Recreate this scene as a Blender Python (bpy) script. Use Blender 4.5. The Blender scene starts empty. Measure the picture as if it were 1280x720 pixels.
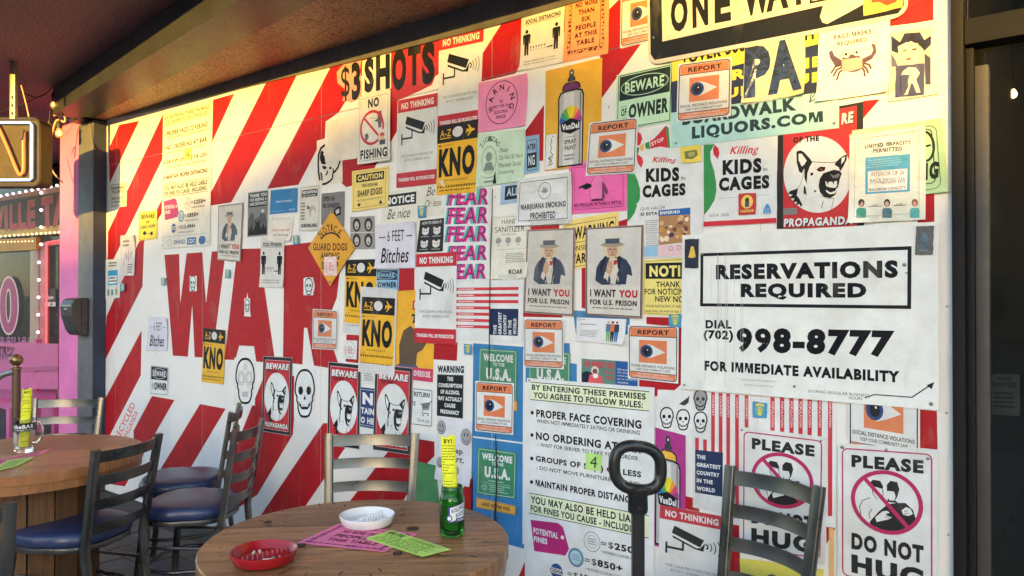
import bpy, bmesh, math, random
from mathutils import Vector, Matrix
random.seed(7)
R = math.radians
S = bpy.context.scene
COL = S.collection

# ---------------------------------------------------------------- camera, sky, sun, exposure
F, CX, CY = 960.0, 640.0, 360.0          # focal length and centre in photo pixels
YAW, PITCH, D, EYE = R(38.66), math.atan(8/960), 2.62, 1.475
cam = bpy.data.cameras.new('camera'); cam.lens = 27.0; cam.sensor_width = 36.0
cam.clip_start = 0.05; cam.clip_end = 2000
camo = bpy.data.objects.new('camera', cam); COL.objects.link(camo)
camo.location = (0, -D, EYE); camo.rotation_euler = (R(90)+PITCH, 0, YAW)
S.camera = camo
CAMP = Vector((0, -D, EYE))
CAMR = camo.rotation_euler.to_matrix()

SUN_EL, SUN_AZ = 5.5, -24.0              # low evening sun, coming from behind and to the right of the camera
w = bpy.data.worlds.new('World'); S.world = w; w.use_nodes = True
nt = w.node_tree
sky = nt.nodes.new('ShaderNodeTexSky'); sky.sky_type = 'NISHITA'; sky.sun_disc = False
sky.sun_elevation = R(SUN_EL); sky.sun_rotation = R(180+SUN_AZ)
sky.air_density = 0.75; sky.dust_density = 0.6; sky.ozone_density = 0.8
bg = nt.nodes['Background']; bg.inputs['Strength'].default_value = 0.15
nt.links.new(sky.outputs[0], bg.inputs[0])
sun = bpy.data.lights.new('sun', 'SUN'); sun.energy = 2.0; sun.angle = R(0.5); sun.color = (1.0, 0.57, 0.09)
suno = bpy.data.objects.new('sun', sun); COL.objects.link(suno)
SUNDIR = Vector((math.sin(R(SUN_AZ)), math.cos(R(SUN_AZ)), -math.tan(R(SUN_EL)))).normalized()
suno.rotation_euler = SUNDIR.to_track_quat('-Z', 'Y').to_euler(); suno.location = (-4, -20, 6)
S.view_settings.view_transform = 'Standard'; S.view_settings.look = 'None'
S.view_settings.gamma = 1.0; S.view_settings.exposure = 2.76
S.view_settings.use_curve_mapping = False

# ---------------------------------------------------------------- projection helpers
def ray(px, py):
    return (CAMR @ Vector(((px-CX)/F, (CY-py)/F, -1.0)))
def hit(px, py, p0, n):
    d = ray(px, py); t = (Vector(p0)-CAMP).dot(n)/d.dot(n)
    return CAMP + d*t
E1W, E2W, NW = Vector((1,0,0)), Vector((0,0,1)), Vector((0,-1,0))
cr, cf = Vector((math.cos(YAW), math.sin(YAW), 0)), Vector((-math.sin(YAW), math.cos(YAW), 0))
def wallpt(px, py, d=0.0):
    return hit(px, py, (0, -d, 0), NW)
def floorpt(px, py, z=0.0):
    return hit(px, py, (0, 0, z), Vector((0,0,1)))
def cw(x, z, h=0.0):                      # metres to the right of / ahead of the camera -> world
    v = Vector((0,-D,0)) + cr*x + cf*z; v.z = h; return v

# ---------------------------------------------------------------- materials
def lin(c):
    c = c/255.0
    return c/12.92 if c <= 0.04045 else ((c+0.055)/1.055)**2.4
WP = lin(216)
def alb(c):
    return tuple(min(0.86, max(0.008, lin(v)/WP*0.78)) for v in c)
MATS = {}
def nodes(name):
    m = bpy.data.materials.new(name); m.use_nodes = True
    n = m.node_tree; b = n.nodes['Principled BSDF']
    return m, n, b
def noise(n, scale, detail=4, rough=0.6, vec=None, dist=0.0):
    t = n.nodes.new('ShaderNodeTexNoise'); t.inputs['Scale'].default_value = scale
    t.inputs['Detail'].default_value = detail; t.inputs['Roughness'].default_value = rough
    t.inputs['Distortion'].default_value = dist
    if vec: n.links.new(vec, t.inputs['Vector'])
    return t
def mapr(n, src, a, b, c, d):
    t = n.nodes.new('ShaderNodeMapRange'); n.links.new(src, t.inputs[0])
    for i, v in enumerate((a, b, c, d)): t.inputs[i+1].default_value = v
    return t.outputs[0]
def mixc(n, fac, a, b, mode='MIX'):
    t = n.nodes.new('ShaderNodeMix'); t.data_type = 'RGBA'; t.blend_type = mode
    for s, v in ((0, fac), (6, a), (7, b)):
        if isinstance(v, (int, float)): t.inputs[s].default_value = v
        elif isinstance(v, tuple): t.inputs[s].default_value = (*v[:3], 1)
        else: n.links.new(v, t.inputs[s])
    return t.outputs[2]
def pos(n, sc=(1,1,1)):
    g = n.nodes.new('ShaderNodeNewGeometry'); m = n.nodes.new('ShaderNodeMapping')
    n.links.new(g.outputs['Position'], m.inputs[0]); m.inputs['Scale'].default_value = sc
    return m.outputs[0]
def bump(n, b, h, strength, dist=0.01):
    t = n.nodes.new('ShaderNodeBump'); t.inputs['Strength'].default_value = strength
    t.inputs['Distance'].default_value = dist; n.links.new(h, t.inputs['Height'])
    n.links.new(t.outputs[0], b.inputs['Normal'])
def ink(c, kind='paper'):
    key = (tuple(c), kind)
    if key in MATS: return MATS[key]
    m, n, b = nodes('print_%s_%02x%02x%02x' % (kind, *c))
    a = alb(c)
    rough, bs, coat = {'paper': (.72,.25,0), 'gloss': (.33,.45,.0), 'vinyl': (.42,.12,0), 'metal': (.36,.05,.0), 'plastic': (.16,.5,0), 'paint': (.55,.3,0)}[kind]
    p = pos(n)
    mott = noise(n, 9, 5, .65, p)
    fine = noise(n, 160, 3, .6, p)
    dark = tuple(v*.86*k for v, k in zip(a, (1, .985, .95)))
    lite = tuple(min(.9, v*1.03+.004) for v in a)
    base = mixc(n, mapr(n, mott.outputs[0], .35, .68, 0, 1), dark, lite)
    base = mixc(n, mapr(n, fine.outputs[0], .3, .7, 0, .16), base, tuple(v*.7+.012 for v in a))
    big = noise(n, 1.6, 4, .6, p)
    base = mixc(n, mapr(n, big.outputs[0], .35, .65, 0, .22), base, tuple(v*.82+.02 for v in a))
    gr = noise(n, 7, 5, .65, pos(n, (1, 1, .35)))
    base = mixc(n, mapr(n, gr.outputs[0], .58, .74, 0, .30), base, (.34, .32, .28))
    if kind in ('paint', 'metal', 'vinyl'):
        sc = noise(n, 34, 6, .75, pos(n, (1, 1, 2.4)))
        base = mixc(n, mapr(n, sc.outputs[0], .69, .72, 0, .6), base, (.55, .53, .5) if sum(a) < 1.6 else (.33, .3, .26))
    n.links.new(base, b.inputs['Base Color'])
    b.inputs['Roughness'].default_value = rough
    b.inputs['Specular IOR Level'].default_value = {'paper': .12, 'vinyl': .14, 'metal': .16, 'plastic': .5}.get(kind, .25)
    cr_ = noise(n, 26 if kind != 'plastic' else 15, 3, .55, p, 1.2)
    lo_ = noise(n, 5.5, 3, .5, p, .6)
    ad_ = n.nodes.new('ShaderNodeMath'); ad_.operation = 'MULTIPLY_ADD'; n.links.new(lo_.outputs[0], ad_.inputs[0])
    ad_.inputs[1].default_value = 3.0 if kind in ('paper', 'gloss', 'plastic') else 1.2; n.links.new(cr_.outputs[0], ad_.inputs[2])
    bump(n, b, ad_.outputs[0], bs*1.3, .007)
    MATS[key] = m; return m
def plain(name, col, rough=.5, metal=0.0, spec=.5, bs=0.0, bscale=40, var=.12, vscale=6, emit=None, es=0.0, stretch=(1,1,1)):
    if name in MATS: return MATS[name]
    m, n, b = nodes(name)
    p = pos(n, stretch); t = noise(n, vscale, 6, .65, p)
    c0 = tuple(v*(1-var) for v in col); c1 = tuple(min(1, v*(1+var)) for v in col)
    n.links.new(mixc(n, mapr(n, t.outputs[0], .3, .7, 0, 1), c0, c1), b.inputs['Base Color'])
    b.inputs['Roughness'].default_value = rough; b.inputs['Metallic'].default_value = metal
    b.inputs['Specular IOR Level'].default_value = spec
    if bs:
        t2 = noise(n, bscale, 5, .6, p); bump(n, b, t2.outputs[0], bs, .004)
        n.links.new(mapr(n, t2.outputs[0], .3, .7, rough*.8, min(1, rough*1.2)), b.inputs['Roughness'])
    if emit:
        b.inputs['Emission Color'].default_value = (*emit, 1); b.inputs['Emission Strength'].default_value = es
    MATS[name] = m; return m

# ---------------------------------------------------------------- object helpers
def link(name, verts, faces, mats, parent=None, loc=None, fm=None, smooth=False):
    me = bpy.data.meshes.new(name); me.from_pydata([tuple(v) for v in verts], [], faces)
    if not isinstance(mats, (list, tuple)): mats = [mats]
    for m in mats: me.materials.append(m)
    if fm: me.polygons.foreach_set('material_index', fm)
    if smooth: me.polygons.foreach_set('use_smooth', [True]*len(me.polygons))
    me.update()
    o = bpy.data.objects.new(name, me); COL.objects.link(o)
    if loc is not None: o.location = loc
    if parent: o.parent = parent
    return o
def tag(o, label=None, cat=None, group=None, kind=None):
    if label: o['label'] = label
    if cat: o['category'] = cat
    if group: o['group'] = group
    if kind: o['kind'] = kind
    return o
def empty(name, loc, label=None, cat=None, group=None, rz=0.0):
    o = bpy.data.objects.new(name, None); COL.objects.link(o); o.location = loc
    o.empty_display_size = .1; o.rotation_euler = (0, 0, rz)
    return tag(o, label, cat, group)
def from_bm(name, bm, mats, parent=None, loc=None, smooth=False, auto=None):
    me = bpy.data.meshes.new(name); bm.normal_update(); bm.to_mesh(me); bm.free()
    if not isinstance(mats, (list, tuple)): mats = [mats]
    for m in mats: me.materials.append(m)
    if smooth:
        me.polygons.foreach_set('use_smooth', [True]*len(me.polygons))
        if auto:
            try: me.set_sharp_from_angle(angle=R(auto))
            except Exception: pass
    o = bpy.data.objects.new(name, me); COL.objects.link(o)
    if loc is not None: o.location = loc
    if parent: o.parent = parent
    return o
def bm_box(bm, c, s, rot=None, bevel=0.0, seg=2):
    r = bmesh.ops.create_cube(bm, size=1.0); vs = r['verts']
    M = Matrix.Translation(Vector(c)) @ (rot.to_4x4() if rot else Matrix.Identity(4)) @ Matrix.Diagonal((*s, 1))
    bmesh.ops.transform(bm, matrix=M, verts=vs)
    if bevel:
        es = list({e for v in vs for e in v.link_edges})
        bmesh.ops.bevel(bm, geom=es, offset=bevel, segments=seg, affect='EDGES', profile=.6)
def box(name, c, s, mat, parent=None, rot=None, bevel=0.0, smooth=False):
    bm = bmesh.new(); bm_box(bm, (0,0,0), s, rot, bevel)
    return from_bm(name, bm, mat, parent, Vector(c), smooth=bevel > 0, auto=40)
def frames(pts):
    out = []
    n = len(pts); up = None
    for i in range(n):
        t = (pts[min(i+1, n-1)]-pts[max(i-1, 0)])
        t.normalize()
        if up is None:
            up = Vector((0,0,1)) if abs(t.z) < .9 else Vector((0,1,0))
        s = t.cross(up).normalized(); up = s.cross(t).normalized()
        out.append((s, up))
    return out
def tube_data(pts, rad, seg=8, closed=False, prof=None, cap=True):
    pts = [Vector(p) for p in pts]
    fr = frames(pts) if not closed else None
    if closed:
        n = len(pts); fr = []
        c = sum(pts, Vector())/n
        nrm = Vector()
        for i in range(n): nrm += (pts[i]-c).cross(pts[(i+1) % n]-c)
        nrm.normalize()
        for i in range(n):
            t = (pts[(i+1) % n]-pts[i-1]).normalized(); fr.append((t.cross(nrm).normalized(), nrm))
    V, Fc = [], []
    if prof is None:
        prof = [(math.cos(2*math.pi*k/seg), math.sin(2*math.pi*k/seg)) for k in range(seg)]
    m = len(prof)
    for i, p in enumerate(pts):
        r = rad[i] if isinstance(rad, (list, tuple)) else rad
        s, u = fr[i]
        for a, b in prof: V.append(p + s*a*r + u*b*r)
    L = len(pts)
    for i in range(L if closed else L-1):
        j = (i+1) % L
        for k in range(m):
            q = (k+1) % m
            Fc.append((i*m+k, i*m+q, j*m+q, j*m+k))
    if not closed and cap:
        Fc.append(tuple(range(m-1, -1, -1))); Fc.append(tuple((L-1)*m+k for k in range(m)))
    return V, Fc
def tube(name, pts, rad, mat, parent=None, seg=8, closed=False, prof=None, loc=None, smooth=True):
    V, Fc = tube_data(pts, rad, seg, closed, prof)
    if loc is None and parent is None:
        loc = Vector(pts[0]); V = [v-loc for v in V]
    o = link(name, V, Fc, mat, parent, loc, smooth=smooth)
    try: o.data.set_sharp_from_angle(angle=R(45))
    except Exception: pass
    return o
def lathe(name, prof, mat, parent=None, loc=(0,0,0), seg=40, smooth=True, auto=45):
    V, Fc = [], []
    m = len(prof)
    for k in range(seg):
        a = 2*math.pi*k/seg
        for r, z in prof: V.append((r*math.cos(a), r*math.sin(a), z))
    for k in range(seg):
        q = (k+1) % seg
        for i in range(m-1):
            if prof[i][0] < 1e-6 and prof[i+1][0] < 1e-6: continue
            Fc.append((k*m+i, q*m+i, q*m+i+1, k*m+i+1))
    bm = bmesh.new(); vs = [bm.verts.new(v) for v in V]
    for f in Fc:
        try: bm.faces.new([vs[i] for i in f])
        except ValueError: pass
    bmesh.ops.remove_doubles(bm, verts=bm.verts, dist=1e-6)
    bmesh.ops.recalc_face_normals(bm, faces=bm.faces)
    return from_bm(name, bm, mat, parent, Vector(loc), smooth=smooth, auto=auto)
def catrom(pts, n=6):
    pts = [Vector(p) for p in pts]; out = []
    P = [pts[0]]+pts+[pts[-1]]
    for i in range(1, len(P)-2):
        for k in range(n):
            t = k/n; a, b, c, d = P[i-1], P[i], P[i+1], P[i+2]
            out.append(.5*((2*b)+(c-a)*t+(2*a-5*b+4*c-d)*t*t+(3*b-a-3*c+d)*t**3))
    out.append(pts[-1]); return out

# ---------------------------------------------------------------- lettering
TCACHE, GCACHE = {}, {}
def raw_geo(t, bold=0.0, shear=0.0):
    key = (t, bold, shear)
    if key in GCACHE: return GCACHE[key]
    cu = bpy.data.curves.new('t', 'FONT'); cu.body = t; cu.size = 1.0
    cu.offset = bold; cu.shear = shear; cu.resolution_u = 3
    o = bpy.data.objects.new('t', cu); COL.objects.link(o)
    dg = bpy.context.evaluated_depsgraph_get()
    me = bpy.data.meshes.new_from_object(o.evaluated_get(dg))
    vs = [(v.co.x, v.co.y) for v in me.vertices]; fs = [tuple(p.vertices) for p in me.polygons]
    bpy.data.objects.remove(o); bpy.data.curves.remove(cu); bpy.data.meshes.remove(me)
    GCACHE[key] = (vs, fs); return GCACHE[key]
def xr_of(vs): return min(v[0] for v in vs), max(v[0] for v in vs)
def advance(ch):
    a, b = xr_of(raw_geo('H'+ch+'H')[0]); c, d = xr_of(raw_geo('HH')[0])
    return (b-a)-(d-c)
def text_geo(s, bold=0.0, shear=0.0, space=1.0):
    """a word laid out glyph by glyph, wider set when bolder; unit box"""
    key = (s, bold, shear, space)
    if key in TCACHE: return TCACHE[key]
    V, Fc, x = [], [], 0.0
    for ch in s:
        adv = advance(ch)*space
        if ch != ' ':
            if ch == 'M' and bold > 0:
                a, b = xr_of(raw_geo('M')[0]); a -= bold*.9; b += bold*.9
                h = max(v[1] for v in raw_geo('H')[0])+bold; y0 = -bold; w = b-a; H_ = h-y0; st = .10+1.9*bold
                P = [(0,0),(0,1),(1.25*st/w,1),(.5,.36),(1-1.25*st/w,1),(1,1),(1,0),(1-st/w,0),(1-st/w,.60),(.5+.40*st/w,.02),(.5-.40*st/w,.02),(st/w,.60)]
                vs = [(a+px_*w+shear*(y0+py_*H_), y0+py_*H_) for px_, py_ in P][::-1]; fs = [tuple(range(12))]
            else: vs, fs = raw_geo(ch, min(bold, {'=': .01, '$': .006, 'g': .008, '&': .01}.get(ch, .045 if ch in '96ea3@0' else 9)), shear)
            n = len(V); V += [(vx+x, vy) for vx, vy in vs]; Fc += [tuple(n+i for i in f) for f in fs]
        x += adv+max(0, bold)*1.7
    x0 = min(v[0] for v in V); x1 = max(v[0] for v in V); y0 = min(v[1] for v in V); y1 = max(v[1] for v in V)
    V = [((vx-x0)/(x1-x0), (vy-y0)/max(1e-6, y1-y0)) for vx, vy in V]
    TCACHE[key] = (V, Fc, (x1-x0)/max(1e-6, y1-y0)); return TCACHE[key]

# ---------------------------------------------------------------- flat printed things (posters, signs, stickers)
K = (26, 28, 32); W_ = (214, 220, 224)
class Sheet:
    """A real slab with printed lettering and pictures on its face. Corners are read off the photograph and
    put on the plane they hang on; everything printed is in sheet coordinates (0..1, y down)."""
    STEP = .00006
    def __init__(s, name, quad, label=None, cat='poster', col=W_, layer=1, th=.0008, group=None, kind='paper', rad=0.0, tilt=0.0,
                 p0=None, axes=(E1W, E2W, NW), depth=None, parent=None, curl=None, hidden=False):
        s.kind = kind; s.e1, s.e2, s.n = axes; s.tilt = tilt
        d = layer*.0021 if depth is None else depth
        s.d = d; p0 = Vector(p0) if p0 is not None else Vector((0,0,0))
        s.pl = p0 + s.n*d
        pts = [hit(x, y, s.pl, s.n) for x, y in quad]
        s.C = sum(pts, Vector())/4
        s.q = [((p-s.C).dot(s.e1), (p-s.C).dot(s.e2)) for p in pts]   # TL TR BR BL
        s.wd = (Vector(s.q[1])-Vector(s.q[0])).length; s.ht = (Vector(s.q[3])-Vector(s.q[0])).length
        s.buf = {'picture': ([], [], [], []), 'lettering': ([], [], [], [])}; s.k = 0
        s.root = None; s.name = name; s.fade = random.choice((0, .05, .10, .15)) if group else 0
        col = s.fd(col)
        s.curl = curl or {}
        # slab outline
        if rad:
            out = []
            for (cx_, cy_, a0) in ((1, 0, 90), (0, 0, 180), (0, 1, 270), (1, 1, 360)):
                rx, ry = rad/s.wd, rad/s.ht
                for t in range(5):
                    a = R(a0 - 90 + t*22.5 if False else a0-90+t*22.5)
                    out.append((cx_+(-rx if cx_ else rx)+rx*math.cos(a), cy_+(-ry if cy_ else ry)-ry*math.sin(a)))
        else:
            n_ = 5; out = []
            j = lambda: random.uniform(-.0012, .0012) if kind in ('paper', 'gloss') else 0.0
            for a, b in (((1,0),(0,0)), ((0,0),(0,1)), ((0,1),(1,1)), ((1,1),(1,0))):
                for t in range(n_):
                    f = t/n_; out.append((a[0]+(b[0]-a[0])*f + (j()/s.wd if t else 0), a[1]+(b[1]-a[1])*f + (j()/s.ht if t else 0)))
        if s.curl:
            N = 14; front = [s.v3(s.map(i/N, j_/N), 0) for j_ in range(N+1) for i in range(N+1)]
            back = [p - s.n*th for p in front]; n = len(front); W1 = N+1
            fc = [(j_*W1+i, (j_+1)*W1+i, (j_+1)*W1+i+1, j_*W1+i+1) for j_ in range(N) for i in range(N)]
            fc += [tuple(n+q for q in reversed(f)) for f in fc]
            rim = [i for i in range(W1)]+[j_*W1+N for j_ in range(1, W1)]+[N*W1+i for i in range(N-1, -1, -1)]+[j_*W1 for j_ in range(N-1, 0, -1)]
            fc += [(rim[i], rim[(i+1) % len(rim)], rim[(i+1) % len(rim)]+n, rim[i]+n) for i in range(len(rim))]
        else:
            front = [s.v3(s.map(x, y), 0, y) for x, y in out]
            back = [p - s.n*th for p in front]
            n = len(out)
            fc = [tuple(range(n)), tuple(range(2*n-1, n-1, -1))] + [(i, i+n, (i+1) % n+n, (i+1) % n) for i in range(n)]
        if not hidden:
            s.root = link(name, front+back, fc, ink(col, kind), parent, s.C if parent is None else s.C-parent.location)
            if parent is None: tag(s.root, label, cat, group)
            elif label: s.root['label'] = label
    def fd(s, c):
        return tuple(int(round(v+(g-v)*s.fade)) for v, g in zip(c, (168,160,148))) if s.fade else tuple(c)
    def map(s, x, y):
        (ax, ay), (bx, by), (cx_, cy_), (dx, dy) = s.q
        return ((1-y)*((1-x)*ax+x*bx)+y*((1-x)*dx+x*cx_), (1-y)*((1-x)*ay+x*by)+y*((1-x)*dy+x*cy_))
    def px(s, x, y):
        p = hit(x, y, s.pl, s.n)-s.C; return (p.dot(s.e1), p.dot(s.e2))
    def v3(s, ab, k, yl=None):
        h = s.tilt*(-ab[1]/max(.01, s.ht)+.5)
        if s.curl:
            x = ab[0]/s.wd+.5; y = .5-ab[1]/s.ht
            for c, a in s.curl.items():
                u = {'tl': 1-(x+y), 'tr': x-y, 'br': x+y-1, 'bl': y-x}.get(c)
                if u is not None: h += a*max(0, (u-.55)/.45)**2
                elif c == 'b': h += a*max(0, (y-.6)/.4)**2
                elif c == 'w': h += a*.5*(1+math.sin(x*7+y*3+s.wd*40))*.5
        return s.e1*ab[0]+s.e2*ab[1]+s.n*(h+(.00025+k*s.STEP if k else 0))
    def add(s, pts2, faces, col, kind='picture', k=None):
        V, Fc, M, names = s.buf[kind]
        if k is None: s.k += 1; k = s.k
        b = len(V); V.extend(s.v3(p, k+1) for p in pts2)
        key = col
        if key not in names: names.append(key)
        mi = names.index(key)
        for f in faces: Fc.append(tuple(b+i for i in f)); M.append(mi)
    def poly(s, pts, col, P=False, k=None):
        q = [s.px(*p) if P else s.map(*p) for p in pts]
        ar = sum(q[i-1][0]*q[i][1]-q[i][0]*q[i-1][1] for i in range(len(q)))
        if ar < 0: q = q[::-1]
        s.add(q, [tuple(range(len(q)))], col, k=k); return s
    def rect(s, x0, y0, x1, y1, col): return s.poly([(x0,y0),(x1,y0),(x1,y1),(x0,y1)], col)
    def ell(s, cx_, cy_, rx, ry, col, n=32, P=False):
        return s.poly([(cx_+rx*math.cos(2*math.pi*i/n), cy_+ry*math.sin(2*math.pi*i/n)) for i in range(n)], col, P)
    def line(s, pts, w, col, closed=False, P=False, k=None):
        q = [Vector(s.px(*p) if P else s.map(*p)) for p in pts]
        n = len(q); L, Rr = [], []
        for i in range(n):
            a = q[i-1] if (i or closed) else q[i]; b = q[(i+1) % n] if (i < n-1 or closed) else q[i]
            t1 = (q[i]-a); t2 = (b-q[i])
            t1 = t1.normalized() if t1.length > 1e-9 else t2.normalized()
            t2 = t2.normalized() if t2.length > 1e-9 else t1
            m = (t1+t2)
            if m.length < 1e-6: m = t1
            m.normalize(); nn = Vector((-m.y, m.x)); c = max(.35, nn.dot(Vector((-t1.y, t1.x))))
            ww = (w[i] if isinstance(w, (list, tuple)) else w)*.5/c
            L.append(q[i]+nn*ww); Rr.append(q[i]-nn*ww)
        V = [tuple(v) for v in L+Rr]
        fc = [(i, i+n, (i+1) % n+n, (i+1) % n) for i in range(n if closed else n-1)]
        s.add(V, fc, col, k=k); return s
    def frame(s, x0, y0, x1, y1, w, col, r=0.0):
        if r:
            rx, ry = r/s.wd, r/s.ht; pts = []
            for cx_, cy_, a0 in ((x1-rx, y0+ry, -90), (x1-rx, y1-ry, 0), (x0+rx, y1-ry, 90), (x0+rx, y0+ry, 180)):
                for t in range(5):
                    a = R(a0+t*22.5); pts.append((cx_+rx*math.cos(a), cy_+ry*math.sin(a)))
        else: pts = [(x0,y0),(x1,y0),(x1,y1),(x0,y1)]
        return s.line(pts, w, col, closed=True)
    def ring(s, cx_, cy_, rx, ry, w, col, n=40, a0=0, a1=360, P=False):
        full = (a1-a0) >= 360
        m = n if full else n+1
        pts = [(cx_+rx*math.cos(R(a0+(a1-a0)*i/n)), cy_+ry*math.sin(R(a0+(a1-a0)*i/n))) for i in range(m)]
        return s.line(pts, w, col, closed=full, P=P)
    def text(s, t, x0, y0, x1, y1, col=K, bold=.02, shear=0.0, space=1.0, quad=None, slope=0.0, k=None):
        if bold >= .015: bold = min(.06, bold*1.6)
        vs, fs, asp = text_geo(t, round(bold, 4), shear, space)
        if quad: c = [s.px(*p) for p in quad]       # TL TR BR BL in photo pixels
        else: c = [s.map(x0, y0), s.map(x1, y0+slope), s.map(x1, y1+slope), s.map(x0, y1)]
        out = []
        for x, y in vs:
            y = 1-y
            out.append(((1-y)*((1-x)*c[0][0]+x*c[1][0])+y*((1-x)*c[3][0]+x*c[2][0]),
                        (1-y)*((1-x)*c[0][1]+x*c[1][1])+y*((1-x)*c[3][1]+x*c[2][1])))
        s.add(out, fs, col, 'lettering', k=(s.k+2 if k is None else k)); return s
    def arctext(s, t, cx_, cy_, rx, ry, a0, a1, h, col=K, bold=.02):
        n = len(t)
        for i, ch in enumerate(t):
            if ch == ' ': continue
            a = R(a0+(a1-a0)*(i/(n-1) if n > 1 else .5)); vs, fs, asp = text_geo(ch, bold)
            w = h*min(.95, asp); c = Vector(s.map(cx_+rx*math.cos(a), cy_-ry*math.sin(a)))
            tv = Vector((math.sin(a), -math.cos(a))); nv = Vector((math.cos(a), math.sin(a)))
            s.add([tuple(c+tv*(x-.5)*w+nv*(y-.5)*h) for x, y in vs], fs, col, 'lettering', k=s.k+2)
        return s
    def scrib(s, x0, y0, x1, y1, rows, col=(90,92,96), fill=.5, ragged=.25, words=True):
        """rows of print too small to read: broken strokes"""
        h = (y1-y0)/rows; s.k += 1
        for r_ in range(rows):
            x = x0 + (random.uniform(0, ragged)*.2*(x1-x0)); xe = x1 - random.uniform(0, ragged)*(x1-x0)*.6
            y = y0+h*r_
            while x < xe:
                l = random.uniform(.05, .14)*(x1-x0); l = min(l, xe-x)
                s.poly([(x,y+h*.2),(x+l,y+h*.2),(x+l,y+h*(.2+fill)),(x,y+h*(.2+fill))], col, k=s.k); x += l+(x1-x0)*.022
        return s
    def done(s, parent=None):
        base = s.root if s.root else parent
        for nm, (V, Fc, M, names) in s.buf.items():
            if not Fc: continue
            off = Vector((0,0,0)) if s.root else (s.C-parent.location)
            link(nm, V, Fc, [ink(s.fd(c), s.kind) for c in names], base, off, fm=M)
        return s.root
    def screw(s, x, y, r=.006, mat=None, P=True):
        ab = s.px(x, y) if P else s.map(x, y)
        base = s.e1*ab[0]+s.e2*ab[1]
        V, Fc = [], []; n = 12
        for rr, h in ((r, .0), (r, .0016), (r*.7, .0026)):
            for i in range(n):
                a = 2*math.pi*i/n; V.append(base+s.e1*rr*math.cos(a)+s.e2*rr*math.sin(a)+s.n*(h+.0004))
        for l in range(2):
            for i in range(n): Fc.append((l*n+i, l*n+(i+1) % n, (l+1)*n+(i+1) % n, (l+1)*n+i))
        Fc.append(tuple(2*n+i for i in range(n)))
        link('screw', V, Fc, mat or M_SCREW, s.root, Vector((0,0,0)), smooth=True); return s
    def tape(s, x0, y0, x1, y1, w=.018):
        a = Vector(s.map(x0, y0)); b = Vector(s.map(x1, y1)); t = (b-a).normalized(); nn = Vector((-t.y, t.x))*w/2
        pts = [a+nn, a-nn, b-nn, b+nn]; k = s.n*.0016
        V = [s.e1*p.x+s.e2*p.y+k for p in pts]; V += [v-s.n*.0002 for v in V]
        link('tape', V, [(0,1,2,3),(7,6,5,4),(0,4,5,1),(1,5,6,2),(2,6,7,3),(3,7,4,0)], M_TAPE, s.root, Vector((0,0,0))); return s
M_SCREW = plain('screw_steel', (.3,.3,.3), .4, 1.0)
def mk_tape():
    m, n, b = nodes('clear_tape'); b.inputs['Base Color'].default_value = (.85,.84,.78,1)
    b.inputs['Alpha'].default_value = .28; b.inputs['Roughness'].default_value = .12
    t = noise(n, 60, 3, .5, pos(n)); bump(n, b, t.outputs[0], .5, .004); return m
M_TAPE = mk_tape()
# ================================================================ THE SETTING
UL = wallpt(132.5, 350).x; UR = wallpt(1192, 350).x
# ---- ground and porch floor
def asphalt():
    m, n, b = nodes('asphalt'); p = pos(n)
    a = noise(n, 1.2, 8, .7, p); f = noise(n, 260, 2, .5, p)
    c = mixc(n, a.outputs[0], (.035,.035,.037), (.075,.072,.07))
    n.links.new(mixc(n, mapr(n, f.outputs[0], .4, .6, 0, .4), c, (.14,.135,.13)), b.inputs['Base Color'])
    b.inputs['Roughness'].default_value = .85; bump(n, b, f.outputs[0], .5, .004); return m
tag(link('ground', [(-600,-600,-.15),(600,-600,-.15),(600,600,-.15),(-600,600,-.15)], [(0,1,2,3)], asphalt()), kind='structure')
def concrete(name, c0, c1, sc=3):
    m, n, b = nodes(name); p = pos(n)
    a = noise(n, sc, 9, .7, p); f = noise(n, 120, 4, .7, p); st = noise(n, 7, 3, .5, p)
    c = mixc(n, mapr(n, a.outputs[0], .3, .7, 0, 1), c0, c1)
    c = mixc(n, mapr(n, st.outputs[0], .62, .7, 0, .5), c, tuple(v*.45 for v in c0))
    n.links.new(mixc(n, mapr(n, f.outputs[0], .5, .75, 0, .5), c, tuple(v*.6 for v in c0)), b.inputs['Base Color'])
    b.inputs['Roughness'].default_value = .75; bump(n, b, f.outputs[0], .35, .005); return m
M_CONC = concrete('porch_concrete', (.10,.094,.088), (.17,.158,.145))
pf = tag(link('porch_floor', [(x,y,z) for z in (-.16,-.012) for x, y in ((-14,-6),(3,-6),(3,1.5),(-14,1.5))],
     [(4,5,6,7),(3,2,1,0),(0,1,5,4),(1,2,6,5),(2,3,7,6),(3,0,4,7)], concrete('joint_mortar', (.045,.042,.04), (.07,.066,.06))), kind='structure')
M_PAV = [concrete('paver_%s' % k, a, b_, 5) for k, a, b_ in (('grey', (.11,.1,.095), (.17,.155,.145)), ('brown', (.12,.098,.085), (.175,.15,.13)), ('dark', (.085,.08,.078), (.13,.12,.115)))]
bm = bmesh.new(); bm_box(bm, (0,0,-.025), (.392,.192,.05), bevel=.005, seg=1)
pm = []
tmp = from_bm('brick', bm, M_PAV[0]); base_me = tmp.data
for m in M_PAV:
    me = base_me.copy(); me.materials[0] = m; pm.append(me)
bpy.data.objects.remove(tmp)
nb = 0
far_v, far_f = [], []
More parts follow.
